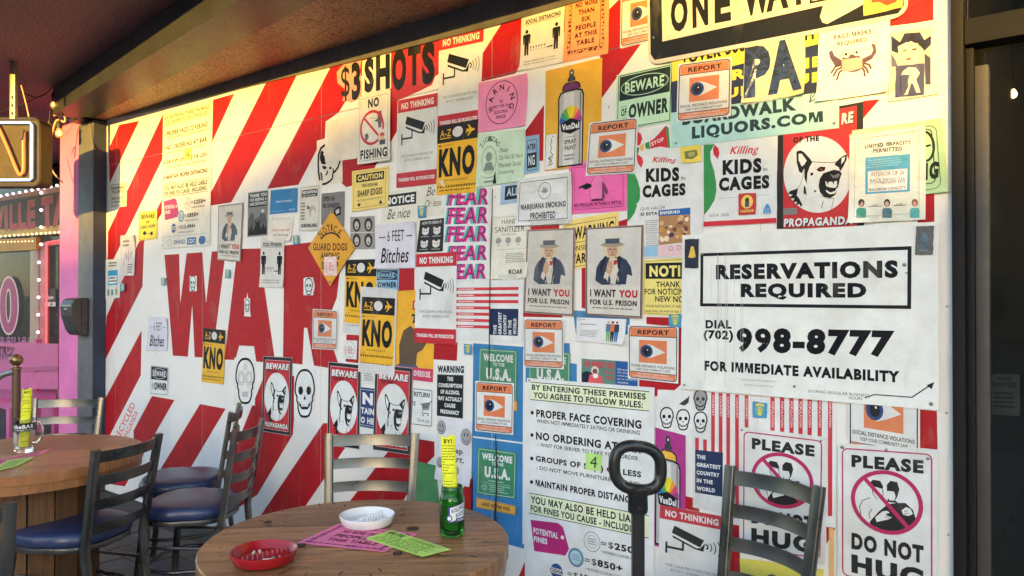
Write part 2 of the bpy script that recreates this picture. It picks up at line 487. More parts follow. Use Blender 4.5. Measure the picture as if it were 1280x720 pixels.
for j in range(-28, 1):
    for i in range(-26, 4):
        x = i*.4 + (.2 if j % 2 else 0); y = j*.2+.1-.2
        c = cw(0, 0); v = Vector((x, y, 0)) - c; zf = v.dot(cf); xr = v.dot(cr)
        if y > -.12: continue
        px = 640 + 960*xr/max(.05, zf); py = 368+960*1.475/max(.05, zf)
        vis = zf > .5 and -60 < px < 560 and 480 < py < 790
        if vis and nb < 290:
            nb += 1
            o = bpy.data.objects.new('brick', random.choice(pm)); COL.objects.link(o); o.parent = pf
            o.location = (x, y, random.uniform(-.0015, .0015)); o.rotation_euler = (random.uniform(-.003,.003), random.uniform(-.003,.003), 0)
        else:
            b0 = len(far_v); hz = random.uniform(-.0015,.0015)
            far_v += [(x+a*.196, y+b_*.096, hz+q) for q in (-.03, 0) for a, b_ in ((-1,-1),(1,-1),(1,1),(-1,1))]
            far_f += [tuple(b0+k for k in f) for f in ((4,5,6,7),(0,1,5,4),(1,2,6,5),(2,3,7,6),(3,0,4,7))]
o = link('brick', far_v, far_f, M_PAV[0], pf); o['kind'] = 'stuff'

# ---- ceiling, soffit and beam
def stucco(name, c0, c1, c2, rough=.35):
    m, n, b = nodes(name); p = pos(n)
    a = noise(n, .9, 5, .6, p); f = noise(n, 95, 5, .72, p); g = noise(n, 17, 6, .75, pos(n, (1,3.2,1)), .8)
    c = mixc(n, mapr(n, a.outputs[0], .35, .65, 0, 1), c0, c1)
    c = mixc(n, mapr(n, f.outputs[0], .51, .58, 0, .95), c, c2)
    c = mixc(n, mapr(n, g.outputs[0], .54, .63, 0, .8), c, c2)
    n.links.new(c, b.inputs['Base Color'])
    n.links.new(mapr(n, f.outputs[0], .35, .65, rough, rough+.35), b.inputs['Roughness'])
    h = n.nodes.new('ShaderNodeMath'); h.operation = 'ADD'; n.links.new(f.outputs[0], h.inputs[0]); n.links.new(g.outputs[0], h.inputs[1])
    bump(n, b, h.outputs[0], .5, .008); return m
M_CEIL = stucco('ceiling_plaster', (.20,.078,.082), (.26,.10,.10), (.07,.03,.032), .32)
M_SOFF = stucco('soffit_plaster', (.46,.33,.20), (.30,.12,.09), (.05,.03,.02), .24)  # gold and red tones hold warm light reflected off the wall
def slabz(name, poly, z0, z1, mat, kind=None, label=None, cat=None):
    n = len(poly); V = [(x,y,z0) for x,y in poly]+[(x,y,z1) for x,y in poly]
    o = link(name, V, [tuple(range(n-1,-1,-1)), tuple(range(n,2*n))]+[(i,(i+1) % n,(i+1) % n+n,i+n) for i in range(n)], mat)
    return tag(o, label, cat, kind=kind)
ZS = 2.79
bd = (cr*.70+cf*-.714).normalized()                    # direction the beam runs
b0 = Vector((UL-.02, -.10, 0))
nb_ = Vector((bd.y, -bd.x, 0))                          # away from the wall
if nb_.y > 0: nb_ = -nb_
b1 = b0 + bd*9.5
slabz('ceiling', [(-12,-1.55),(4,-1.55),(4,2.2),(-12,2.2)], 2.99, 3.12, M_CEIL, 'structure')
slabz('soffit', [(UL-.02,.0),(UL-.02,-.10),((b0+bd*6.6).x,(b0+bd*6.6).y),((b0+bd*6.6).x+.3,.0)], ZS+.004, 2.98, M_SOFF, 'structure')
M_BEAM = plain('beam_paint', (.034,.037,.045), .40, .0, .3, .25, 60, .35, 3)
bb = b0 + nb_*.245; 
P4 = [b0-bd*.05, b0+bd*9.5, bb+bd*9.5, bb-bd*.05]
bmv = [(p.x,p.y,z) for z in (ZS, 2.985) for p in P4]
tag(link('beam', bmv, [(0,1,2,3),(7,6,5,4),(0,4,5,1),(1,5,6,2),(2,6,7,3),(3,7,4,0)], M_BEAM),
    'dark grey painted beam running under the porch ceiling above the tables', 'beam')

# ---- mural wall
def wallpaint():
    m, n, b = nodes('white_wall_paint'); p = pos(n)
    a = noise(n, 2.2, 8, .7, p); f = noise(n, 90, 4, .6, p); sm = noise(n, 5, 5, .6, pos(n, (1,1,.28)))
    c = mixc(n, mapr(n, a.outputs[0], .35, .7, 0, 1), (.74,.745,.735), (.80,.80,.79))
    c = mixc(n, mapr(n, sm.outputs[0], .60, .75, 0, .38), c, (.47,.46,.43))
    sp = noise(n, 45, 5, .7, pos(n, (1,1,1.7)))
    c = mixc(n, mapr(n, sp.outputs[0], .70, .74, 0, .6), c, (.28,.26,.24))
    n.links.new(c, b.inputs['Base Color']); b.inputs['Roughness'].default_value = .5
    bump(n, b, f.outputs[0], .18, .004); return m
M_WHITE = wallpaint()
wall = empty('mural_wall', (UL, 0, 0), 'white plywood wall painted with red diagonal stripes and big red letters, covered in posters', 'wall')
ZSEAM = 2.447
us = [UL] + [-2.21+1.22*k for k in (-3,-2,-1,0,1)] + [UR]
us = sorted(u for u in us if UL <= u <= UR)
PANELS = []
G = .0022
for r_, (z0, z1) in enumerate(((0.0, ZSEAM), (ZSEAM, 2.985))):
    for i in range(len(us)-1):
        PANELS.append((us[i]+G*.5*(i > 0), us[i+1]-G*.5*(i < len(us)-2), z0+(G*.8 if r_ else 0), z1-(0 if r_ else G*.8)))
for (a, b_, z0, z1) in PANELS:
    dy = random.uniform(0, .0006)
    V = [(a-UL,y,z) for z in (z0,z1) for y in (-.0+dy*0,.018)] + [(b_-UL,y,z) for z in (z0,z1) for y in (0,.018)]
    link('panel', V, [(0,4,6,2),(1,3,7,5),(0,2,3,1),(4,5,7,6),(0,1,5,4),(2,6,7,3)], M_WHITE, wall, (0,0,0))
box('backing', ((UR-UL)/2, .025, 1.49), (UR-UL, .012, 2.98), plain('dark_gap', (.02,.02,.02), .9), wall)
V, Fc = [], []
for (a, b_, z0, z1) in PANELS:
    for x in (a+.02, b_-.02, (a+b_)/2):
        zz = z0+.06
        while zz < z1-.03:
            q0 = len(V); xx = x-UL+random.uniform(-.006,.006); r_ = .0045
            V += [(xx+r_*math.cos(t*math.pi/4), -.0003, zz+r_*math.sin(t*math.pi/4)) for t in range(8)]; Fc.append(tuple(range(q0+7, q0-1, -1)) if False else tuple(range(q0, q0+8))); zz += random.uniform(.28,.42)
o = link('screw_head', V, Fc, plain('painted_screw', (.45,.43,.40), .5, var=.4, vscale=30), wall, (0,0,0)); o['kind'] = 'stuff'
# trim between panels and soffit
def tz(px, py): p = wallpt(px, py, .012); return p
lo = [tz(134,148), tz(160,144.5), tz(390,89), tz(460,72), tz(620,31), tz(700,8)]
zs = [(p.x, p.z) for p in lo]; zs[0] = (UL, zs[0][1]); zs.append((UR, zs[-1][1]))
V, Fc = [], []
for x, z in zs:
    for y, zz in ((-.012, z),(-.012, ZS+.02),(0.0, ZS+.02),(0.0, z)): V.append((x-UL, y, zz))
for i in range(len(zs)-1):
    for k in range(4): q = (k+1) % 4; Fc.append((i*4+k, (i+1)*4+k, (i+1)*4+q, i*4+q))
Fc += [(0,1,2,3), tuple((len(zs)-1)*4+k for k in (3,2,1,0))]
link('top_trim', V, Fc, plain('trim_grey', (.11,.11,.115), .5, bs=.2, var=.3), wall, (0,0,0))

def clip(poly, a, b_, z0, z1):
    def c1(P, f, t):
        out = []
        for i in range(len(P)):
            A, B = P[i-1], P[i]; fa, fb = f(A), f(B)
            if fa >= 0: 
                if fb >= 0: out.append(B)
                else: out.append(t(A, B, fa, fb))
            elif fb >= 0: out += [t(A, B, fa, fb), B]
        return out
    it = lambda A, B, fa, fb: (A[0]+(B[0]-A[0])*fa/(fa-fb), A[1]+(B[1]-A[1])*fa/(fa-fb))
    for f in (lambda p: p[0]-a, lambda p: b_-p[0], lambda p: p[1]-z0, lambda p: z1-p[1]):
        poly = c1(poly, f, it)
        if len(poly) < 3: return None
    return poly
C_RED = (166, 20, 30)
M_RED = ink(C_RED, 'paint'); M_BLUEP = ink((52,122,178), 'paint'); M_GREENP = ink((86,150,98), 'paint')
def painted(name, pxs, mat, d=.0004, label=None):
    pts = [wallpt(x, y, d) for x, y in pxs]; P = [(p.x, p.z) for p in pts]
    ar = sum(P[i-1][0]*P[i][1]-P[i][0]*P[i-1][1] for i in range(len(P)))
    if ar < 0: P = P[::-1]
    for pn in PANELS:
        c = clip(P, *pn)
        if not c: continue
        cx_ = sum(p[0] for p in c)/len(c); cz = sum(p[1] for p in c)/len(c)
        n = len(c)
        V = [(p[0]-cx_, -d, p[1]-cz) for p in c]+[(p[0]-cx_, 0.0, p[1]-cz) for p in c]
        o = link(name, V, [tuple(range(n))]+[(i, i+n, (i+1) % n+n, (i+1) % n) for i in range(n)], mat, wall, (cx_-UL, 0, cz))
        if label: o['label'] = label
STR = [
 [(149,156),(174,151),(137,229),(136,186)],
 [(204,142),(203,199),(142,324),(134.5,326),(135,290)],
 [(206,243),(205,262),(180,302),(178,358),(131,451),(133,396),(172,306)],
 [(177,413),(176,469),(128,562),(129,503)],
 [(190,495),(218,500),(156,608),(131,604),(167,555),(167,538)],
 [(250,505),(282,511),(222,612),(186,628),(196,594)],
 [(330,470),(372,470),(366,543),(322,618),(276,650),(290,570)],
 [(404,529),(452,528),(440,547),(381,634),(322,650)],
 [(500,545),(543,552),(543,570),(535,578),(500,632),(436,628)],
 [(570,620),(591,596),(591,640),(575,636)],
 [(656,702),(656,760),(632,760)],
 [(265,125),(293,117),(264,180)],
 [(332,104),(371,94),(339,160),(299,235),(289,253),(263,257),(263,242)],
 [(414,82),(470,66),(423,141),(407,152),(406,173),(396,176),(396,187),(373,231),(334,236)],
 [(427,201),(448,196),(471,203),(462,226),(433,234),(427,229)],
 [(505,63),(549,46),(549,92),(497,126),(496,164),(480,192),(471,205),(460,180),(480,120)],
 [(630,25),(652,18),(651,80),(644,92),(602,102),(603,67)],
 [(657,163),(680,131),(679,201),(657,201)],
 [(758,15),(776,-3),(776,61),(801,55),(752,123),(750,72)],
 [(1112,-40),(1167,-40),(1167,25),(1112,34)],
 [(1079,126),(1100,124),(1079,148)],
 [(1147,241),(1168,241),(1168,278),(1147,279)],
 [(498,330),(518,330),(518,366),(497,366)],
 [(433,418),(449,419),(448,454),(432,452)],
 [(540,430),(572,428),(571,451),(540,449)],
 [(654,391),(703,393),(703,397),(654,396)],
 [(663,283),(699,281),(699,290),(663,290)],
 [(773,277),(785,273),(785,284),(773,284)],
 [(727,335),(732,333),(732,386),(727,385)],
 [(808,396),(840,397),(838,408),(808,405)],
 [(847,408),(853,410),(853,479),(842,489),(817,496),(799,485),(799,474),(836,470)],
 [(1150,512),(1171,514),(1172,562),(1150,560)],
 [(1033,640),(1044,642),(1044,662),(1033,680)],
 [(912,655),(925,657),(925,760),(912,760)],
 [(856,620),(874,624),(874,640),(856,636)],
]
for s_ in STR: painted('red_stripe', s_, M_RED)
sc36 = lambda L: [(180+x/3.6, 300+y/3.6) for x, y in L]
painted('painted_letter', sc36([(92,67),(158,63),(163,285),(192,60),(262,55),(279,285),(305,52),(368,48),(325,390),(322,530),(228,527),(217,290),(197,525),(130,520)]), M_RED, label='big red letter W painted on the wall')
painted('painted_letter', sc36([(420,40),(524,38),(527,212),(542,214),(586,520),(584,552),(505,547),(495,478),(428,475),(415,525),(412,540),(362,538)]), M_RED, label='big red letter A painted on the wall')
painted('painted_letter', [(355.5,307),(395,302),(425,297),(433,310),(424,345),(421,372),(414,390),(417,437),(422,452),(418,461),(392.5,457),(384,410),(380,409.7),(378,455.6),(353.6,452.8)], M_RED, label='big red letter R painted on the wall')
painted('letter_counter', sc36([(465,237),(481,345),(450,343)]), ink(W_, 'paint'), .0008)
painted('letter_counter', [(379.4,347.8),(388,347),(392,350),(393.5,357),(392.5,364),(388,368),(379.4,369)], ink(W_, 'paint'), .0008)
painted('blue_field', [(591.7,429),(656,433.7),(655,686),(589,668)], M_BLUEP)
painted('blue_field', [(657,429),(712,429),(713,454),(721,455),(721,480),(657,478)], M_BLUEP, .0006)
painted('blue_field', [(716,388),(787,392),(787,418),(781,418),(720,418)], M_BLUEP, .0006)
painted('green_field', [(519,576),(545,582),(550,636),(512,632)], M_GREENP, .0006)
painted('white_line', [(591,545),(658,553.5),(658,555.5),(591,547)], ink(W_, 'paint'), .0008)
painted('white_line', [(654,436),(656.2,436),(655,680),(653,680)], ink(W_, 'paint'), .0009)
# red script sprayed on the wall
sp = Sheet('t', [(140,500),(180,500),(180,560),(140,560)], hidden=True, depth=.0005, kind='paint')
sp.text('RECYCLED',0,0,0,0,(214,66,62),.012,quad=[(143,546),(164,502),(169.5,506),(149,551)])
sp.text('PROPAGANDA',0,0,0,0,(214,66,62),.008,quad=[(149,556),(169,512),(173,516),(154,560)])
sp.done(wall)

# ---- right side: door frame, glass and the dark room
M_FRAME = plain('black_frame_paint', (.018,.018,.018), .5, 0, .25, .35, 70, .5, 8)
def worn(name, base, wear, thr=.6):
    m, n, b = nodes(name); p = pos(n)
    a = noise(n, 22, 8, .75, p); c = noise(n, 5, 4, .6, p)
    n.links.new(mixc(n, mapr(n, a.outputs[0], thr, thr+.05, 0, .9), mixc(n, c.outputs[0], base, tuple(v*1.7 for v in base)), wear), b.inputs['Base Color'])
    b.inputs['Roughness'].default_value = .6; b.inputs['Specular IOR Level'].default_value = .2; bump(n, b, a.outputs[0], .4, .004); return m
M_WORN = worn('worn_black_paint', (.007,.007,.008), (.12,.09,.06), .70)
door = empty('glass_door', (UR+.1, -.03, 0), 'dark glass shop door with black worn frame at the right end of the wall', 'door')
dl = door.location
def dbox(name, x0, x1, y0, y1, z0, z1, mat, bevel=.002):
    return box(name, ((x0+x1)/2-dl.x, (y0+y1)/2-dl.y, (z0+z1)/2-dl.z), (x1-x0, y1-y0, z1-z0), mat, door, bevel=bevel)
xa = wallpt(1206, 350, .03).x; xb = wallpt(1219, 350, -.01).x; xc = wallpt(1237, 350, -.02).x
zt = wallpt(1240, 30, .03).z
dbox('jamb', UR+.001, xa, -.035, .03, 0, 2.985, M_WORN)
dbox('stop', xa+.001, xb, .0, .06, 0, zt-.05, M_WORN)
dbox('transom_bar', xa+.002, 1.2, -.028, .05, zt-.045, zt+.03, M_WORN)
dbox('stile', xb+.001, xc, .012, .05, 0.02, wallpt(1228, 82, -.02).z, plain('door_stile_grey', (.045,.042,.038), .5, var=.2, bs=.2))
dbox('bottom_rail', xc, 1.15, .012, .05, .02, .22, M_FRAME)
m, n, b = nodes('door_glass'); b.inputs['Base Color'].default_value = (.8,.82,.8,1)
b.inputs['Transmission Weight'].default_value = 1; b.inputs['Roughness'].default_value = .01; b.inputs['IOR'].default_value = 1.45
M_GLASS = m
dbox('pane', xc-.01, 1.15, .028, .034, .2, zt-.06, M_GLASS, 0)
dbox('transom_pane', xa+.004, 1.15, .01, .016, zt+.03, 2.985, M_GLASS, 0)
M_DARK = plain('dark_interior', (.012,.011,.01), .8)
room = link('dark_room', [(x,y,z) for z in (-.005,2.985) for x,y in ((UR+.012,.07),(2.4,.07),(2.4,3.4),(UR+.012,3.4))],
   [(0,1,2,3),(7,6,5,4),(1,5,6,2),(2,6,7,3),(3,7,4,0)], M_DARK)
tag(room, 'unlit room seen through the dark glass door', 'room')
M_BULB = plain('lit_bulb', (1,.8,.5), .4, emit=(1,.60,.25), es=.8)
for (px, py, r) in ((1267,118,.016),(1259,131,.009)):
    p = wallpt(px, py, -1.4); e = empty('pendant_lamp', p, 'small warm lamp glowing behind the dark glass, ' + ('upper and brighter one' if r > .01 else 'lower and dimmer one'), 'lamp')
    lathe('bulb', [(0,-r*1.2),(r*.7,-r*.8),(r,0),(r*.6,r),(.004,r*1.5),(0,r*1.5)], M_BULB, e, seg=16)
    tube('cord', [(0,0,r*1.4),(0,0,2.97-p.z)], .002, M_FRAME, e, 6, loc=(0,0,0))
sg = Sheet('notice', [(1237,467),(1275,468),(1275,520),(1238,518)], 'grey hand sanitizer notice hung inside the dark glass door', 'notice', (70,72,70), p0=(0,.06,0), depth=0)
sg.text('HAND', .25,.06,.75,.16,(20,20,20)).text('SANITIZER', .1,.2,.9,.32,(20,20,20)).scrib(.1,.42,.9,.85,4,(30,30,30)); sg.done()

# ---- column, pink pilaster, storefront to the left
M_NAVY = worn('navy_side_shade', (.03,.036,.062), (.08,.09,.11), .7)
M_COLG = plain('grey_column_paint', (.12,.125,.14), .55, bs=.3, bscale=20, var=.15, vscale=9)
col = empty('porch_column', ((UL-.14), -.05, 0), 'square grey column, side shade coloured navy, at the left end of the mural wall', 'column')
cl = col.location
a_ = .095
xl = -6.295
box('shaft', ((xl+UL-.003)/2-cl.x, -.045-cl.y, 1.39), (UL-.003-xl, .10, 2.78), M_COLG, col, bevel=.003)
box('shaded_side', (UL+.0005-cl.x, -.047-cl.y, 1.39), (.006, .092, 2.78), M_NAVY, col)  # darker side face of the column; its shade is put into the navy
box('cap', ((xl+UL)/2-cl.x, -.06-cl.y, 2.885), (UL-xl+.03, .2, .19), M_BEAM, col, bevel=.003)
M_PINK = worn('pink_paint', (.56,.15,.36), (.45,.10,.28), .64)
M_PINK2 = plain('pink_paint_gloss', (.58,.12,.32), .45, bs=.2, var=.15, vscale=4)
pil = box('pilaster', ((xl-6.745)/2-.0, -.02, 1.495), (xl-.003+6.745, .07, 2.98), M_PINK, None, bevel=.003)
tag(pil, 'pink painted pilaster between the grey column and the shop window', 'pilaster')
YF = 1.0
P0F = (0, YF, 0)
fac = empty('pink_storefront', (-9, YF, 0), 'pink storefront with lit window and a marquee of bulbs beside the porch', 'shop front')
def fbox(name, x0, x1, y0, y1, z0, z1, mat, bevel=0):
    return box(name, ((x0+x1)/2+9, (y0+y1)/2-YF, (z0+z1)/2), (x1-x0, y1-y0, z1-z0), mat, fac, bevel=bevel)
def fp(px, py, d=0): return wallpt(px, py, -YF+d)
xr_ = -6.3
zw0 = fp(40,431).z; zw1 = fp(40,236).z
fbox('wall', -14, xr_, YF+.02, YF+.12, 0, zw0-.02, M_PINK2)
fbox('wall', -14, xr_, YF+.02, YF+.12, zw1+.30, 2.99, plain('pink_header', (.75,.10,.27), .5, var=.2, vscale=2, bs=.3))  # brighter pink than the walls below; light on the header put into colour
fbox('wall', fp(62,350).x+.38, xr_, YF+.02, YF+.12, zw0-.02, zw1+.3, M_PINK2)
fbox('pilaster_return', -6.76, -6.70, .02, YF+.02, 0, 2.985, M_PINK2)
fbox('window_sill', -13.9, xr_-.1, YF-.05, YF+.02, zw0-.05, zw0, M_PINK2)
# glass and what is behind it
def winmat():
    m, n, b = nodes('shop_interior'); p = pos(n, (1,1,3)); a = noise(n, 4, 6, .7, p); c = noise(n, 18, 4, .7, pos(n, (.4,1,5)))
    col_ = mixc(n, mapr(n, a.outputs[0], .45, .7, 0, 1), (.010,.007,.006), (.05,.025,.022))
    n.links.new(mixc(n, mapr(n, c.outputs[0], .58, .66, 0, .7), col_, (.09,.07,.085)), b.inputs['Base Color'])
    b.inputs['Roughness'].default_value = .6; return m
fbox('interior_display', -14, -7.2, YF+.5, YF+.52, zw0-.2, zw1+.3, winmat())
m, n, b = nodes('shop_glass'); b.inputs['Base Color'].default_value = (.9,.88,.88,1); b.inputs['Transmission Weight'].default_value = 1
b.inputs['Roughness'].default_value = .02; b.inputs['IOR'].default_value = 1.06
fbox('pane', -14, fp(75,350).x+.4, YF+.03, YF+.036, zw0, zw1+.3, m)
M_POST = plain('cream_post', (.50,.36,.30), .5, var=.15)
xp0, xp1 = fp(41,350).x, fp(51,350).x
fbox('window_post', xp0, xp1, YF-.03, YF+.02, zw0, zw1, M_POST, .004)
M_ROSE = plain('rose_frame', (.62,.16,.2), .5)
fbox('window_frame', fp(52,350).x, fp(60,350).x, YF-.02, YF+.02, zw0, fp(56,303).z, M_ROSE, .003)
fbox('window_frame', fp(60,350).x+.002, fp(77,350).x+.2, YF-.02, YF+.02, fp(66,307).z, fp(66,302).z, M_ROSE, .003)
M_NEONR = plain('neon_red', (.4,.03,.03), .4, emit=(1,.10,.10), es=.32)
M_NEONO = plain('neon_orange', (.35,.08,.02), .4, emit=(1,.16,.03), es=.34)
M_NEONB = plain('neon_blue_white', (.2,.3,.4), .4, emit=(.42,.66,1), es=.26)
M_DEADN = plain('unlit_tube', (.08,.06,.06), .3)
M_LED = plain('marquee_bulb_glow', (1,.9,.8), .4, emit=(1,.66,.30), es=.42)
M_LEDW = plain('white_bulb_glow', (1,.95,1), .4, emit=(1,.80,.86), es=.5)
pa, pb = fp(59,303,.03), fp(57,430,.03)
tube('neon_tube', [Vector((pa.x+9, -.035, pa.z)), Vector((pa.x+9, -.035, zw0+.01))], .011, M_NEONR, fac, 8, loc=(0,0,0))
tube('neon_tube', [Vector((pa.x+9, -.035, pa.z)), Vector((pa.x+9.5, -.035, pa.z+.01))], .009, M_NEONR, fac, 8, loc=(0,0,0))
# marquee board
mq = Sheet('marquee_board', [(-20,249),(78,232),(78,292),(-20,297)], 'gold marquee board', col=(84,56,46), p0=P0F, depth=.10, th=.09, parent=fac, kind='paint')
mq.rect(0,0,1,.12,(196,140,110)).rect(0,.82,1,1,(236,190,110))
mq.text('SVILLE TA',0,0,0,0,(200,150,70),.045,quad=[(-16,262),(84,239),(85,284),(-16,291)])
mq.text('SVILLE TA',0,0,0,0,(214,96,104),.03,quad=[(-15,263),(83,241),(84,283),(-15,290)],k=12)
mq.done()
M_CREAM = plain('cream_signboard', (.75,.55,.28), .5)
cb = Sheet('canopy_board', [(-20,300),(45,297),(45,312),(-20,316)], 'cream board', col=(206,160,84), p0=P0F, depth=.06, th=.05, parent=fac, kind='paint'); cb.done()
def bulb(px, py, d, mat, r=.013):
    p = fp(px, py, d); lathe('bulb', [(0,-r),(r*.8,-r*.6),(r,0),(r*.8,r*.6),(0,r)], mat, fac, (p.x+9, p.y-YF, p.z), 8)
for i in range(11): bulb(1+i*7.8, 245-i*1.45, .13, M_LEDW, .017)
for i in range(14): bulb(1+i*5.6, 295.5-i*.4, .13, M_LED, .014)
for i in range(10): bulb(1+i*4.4, 302.5-i*.1, .09, M_LED, .009)
for i in range(4): bulb(51.5, 241+i*21.5, .13, M_LEDW, .019)
for i in range(6): bulb(48.8-i*.35, 328+i*21.8, .06, M_LEDW, .019)
# window lettering
wl = Sheet('t', [(-20,340),(40,340),(40,450),(-20,450)], hidden=True, p0=P0F, depth=.0, kind='vinyl')
wl.ell(11,382,12.6,37,(230,190,200),P=True).ell(11,382,11,34.5,(168,70,122),P=True).ell(10.6,382,3.6,21.5,(225,190,200),P=True).ell(10.4,382,2.4,18.5,(52,38,40),P=True)
wl.text('ERIERCILICO',0,0,0,0,(206,150,190),.03,quad=[(-18,421),(42,421),(41,445),(-18,449)])
wl.text('ERIERCILICO',0,0,0,0,(120,44,92),.005,quad=[(-18,422),(42,422),(41,444),(-18,448)],k=14)
wl.done(fac)
op = Sheet('open_sign', [(56.5,361),(69.5,360),(69.5,383),(56,383)], col=(40,46,66), p0=P0F, depth=.02, th=.006, parent=fac, kind='vinyl')
op.text('Open',.15,.38,.8,.66,(225,228,235),.02).rect(0,.76,1,1,(205,205,205)).rect(.55,.82,.7,.94,(60,70,110)); op.done()
# bench
bench = empty('bench', cw(-4.55, 7.0), 'pink painted wooden bench against the shop window', 'bench')
YB = .55; bl = Vector((-8.6, YB, 0)); bench.location = bl
def bx(name, pxq, d0, th, mat):
    """board with a face on plane y=d0"""
    pts = [hit(x, y, (0, d0, 0), NW)-bl for x, y in pxq]; n = len(pts)
    V = pts+[p+Vector((0,th,0)) for p in pts]
    link(name, V, [tuple(range(n-1,-1,-1)), tuple(range(n,2*n))]+[(i,(i+1) % n,(i+1) % n+n,i+n) for i in range(n)], mat, bench, (0,0,0))
bx('backrest', [(20,428),(72,430),(72,459),(12,459)], YB+.02, .04, M_PINK2)
bx('slat_gap_strip', [(12,459.5),(72,458),(72,463),(11,465)], YB+.0, .05, plain('pink_gap_shadow', (.42,.08,.22), .5))  # slat gap filled by a darker pink strip, its shade put into colour
bx('back_board', [(11,466),(72,463.5),(72,486),(6,486)], YB+.02, .04, M_PINK2)
pa, pb, pc, pd = [floorpt(x, y, .45)-bl for x, y in ((-14,487),(71,487),(70,493),(-14,499))]
V = [pa,pb,pc,pd]; V += [v-Vector((0,0,.05)) for v in V]
link('seat', V, [(3,2,1,0),(4,5,6,7),(0,1,5,4),(1,2,6,5),(2,3,7,6),(3,0,4,7)], M_PINK2, bench, (0,0,0))
for q in ((pd+Vector((.45,.02,0))), (pc-Vector((.15,-.03,0)))):
    box('leg', (q.x, q.y+.02, .2), (.07,.05,.4), M_PINK2, bench, bevel=.003)
box('back_post', (pb.x-.1, .08, .5), (.06,.05,1.0), M_PINK2, bench)

# unseen row added across the street: shades the lower wall, darkens door reflections
row = empty('sun_block_row', (-6, -30, -.15), 'unseen row of blocks added across the street to shade the wall', 'sun blocker')
M_ROW = plain('row_stucco', (.13,.10,.08), .8, var=.15, vscale=1); M_ROWW = plain('row_window', (.03,.035,.04), .2)
L0 = 60.0
def occ(u0, u1, zb, dep=6, abs_=False, y0=-30):
    sh = -(L0)*math.tan(R(SUN_AZ)); h = zb + L0/math.cos(R(SUN_AZ))*math.tan(R(SUN_EL))+.15
    a, b_ = (u0, u1) if abs_ else (u0+sh, u1+sh)
    if abs_: h = zb
    y0 = (0 if abs_ else -30)
    box('wall', ((a+b_)/2+6, y0-dep/2, h/2), (b_-a, dep, h), M_ROW, row)
    n_ = max(1, int((b_-a)/2.2))
    for fl in range(max(1, int(h//3.3))):
        for i in range(n_):
            f = box('window', (a+(i+.5)*(b_-a)/n_+6, y0+.02, fl*3.2+1.5), (min(1.5, (b_-a)*.6), .06, 1.5), M_ROWW, row)
OCC = [(-12,-5.1,1.93),(-5.1,-4.4,2.08),(-4.4,-3.8,2.28),(-3.8,-3.2,2.44),(-3.2,-2.6,2.56),(-2.6,-1.7,2.64),(-1.7,-1.2,2.52),(-1.2,-.9,2.34),(-.9,-.7,2.14),(-.7,.3,1.98),(.3,10,2.1)]
for o_ in OCC: occ(*o_)
occ(-46, -18, 8.5, 10, True); occ(-18, -7.5, 8.0, 10, True); occ(-7.5, 1.5, 14.0, 10, True); occ(1.5, 5.2, 8.0, 10, True); occ(25, 50, 8, 10, True)
# ================================================================ POSTERS, SIGNS AND STICKERS
OR_ = (214,124,84); YEL = (226,176,52); RED2 = (184,44,56); NAVY = (34,48,84); MAG = (176,40,112); PINK = (244,138,186); MINT = (184,222,192)
GRN = (58,128,98); LBLUE = (140,186,216)
def report(name, quad, label, layer=3, rot=False, grp='orange REPORT eye signs'):
    s = Sheet(name, quad, label, 'sign', W_, layer, group=grp, kind='vinyl')
    s.frame(.035,.03,.965,.97,.0035,K,r=.012)
    s.poly([(.05,.045),(.95,.045),(.95,.2),(.05,.2)],OR_).line([(.04,.205),(.96,.205)],.0025,K)
    s.text('REPORT',.2,.085,.82,.17,K,.022)
    s.rect(.23,.27,.78,.68,OR_)
    s.poly([(.33,.36),(.42,.345),(.52,.37),(.75,.475),(.52,.565),(.42,.59),(.33,.57)],W_)
    s.ell(.38,.47,.125,.115,(38,66,116)).ell(.385,.47,.075,.078,K).ell(.40,.445,.014,.014,W_)
    s.text('SOCIAL DISTANCE VIOLATIONS',.07,.72,.93,.765,K,.014).text('KEEP YOUR COMMUNITY SAFE',.18,.785,.84,.825,(60,62,66),.006)
    s.line([(.04,.855),(.96,.855)],.0025,K).rect(.05,.862,.95,.955,OR_)
    s.text('GATHERINGS, HAND SHAKES,',.2,.872,.82,.902,W_,.008).text("CONVERSATION UNDER 6' CONTACT",.1,.915,.9,.945,W_,.008)
    s.done(); return s
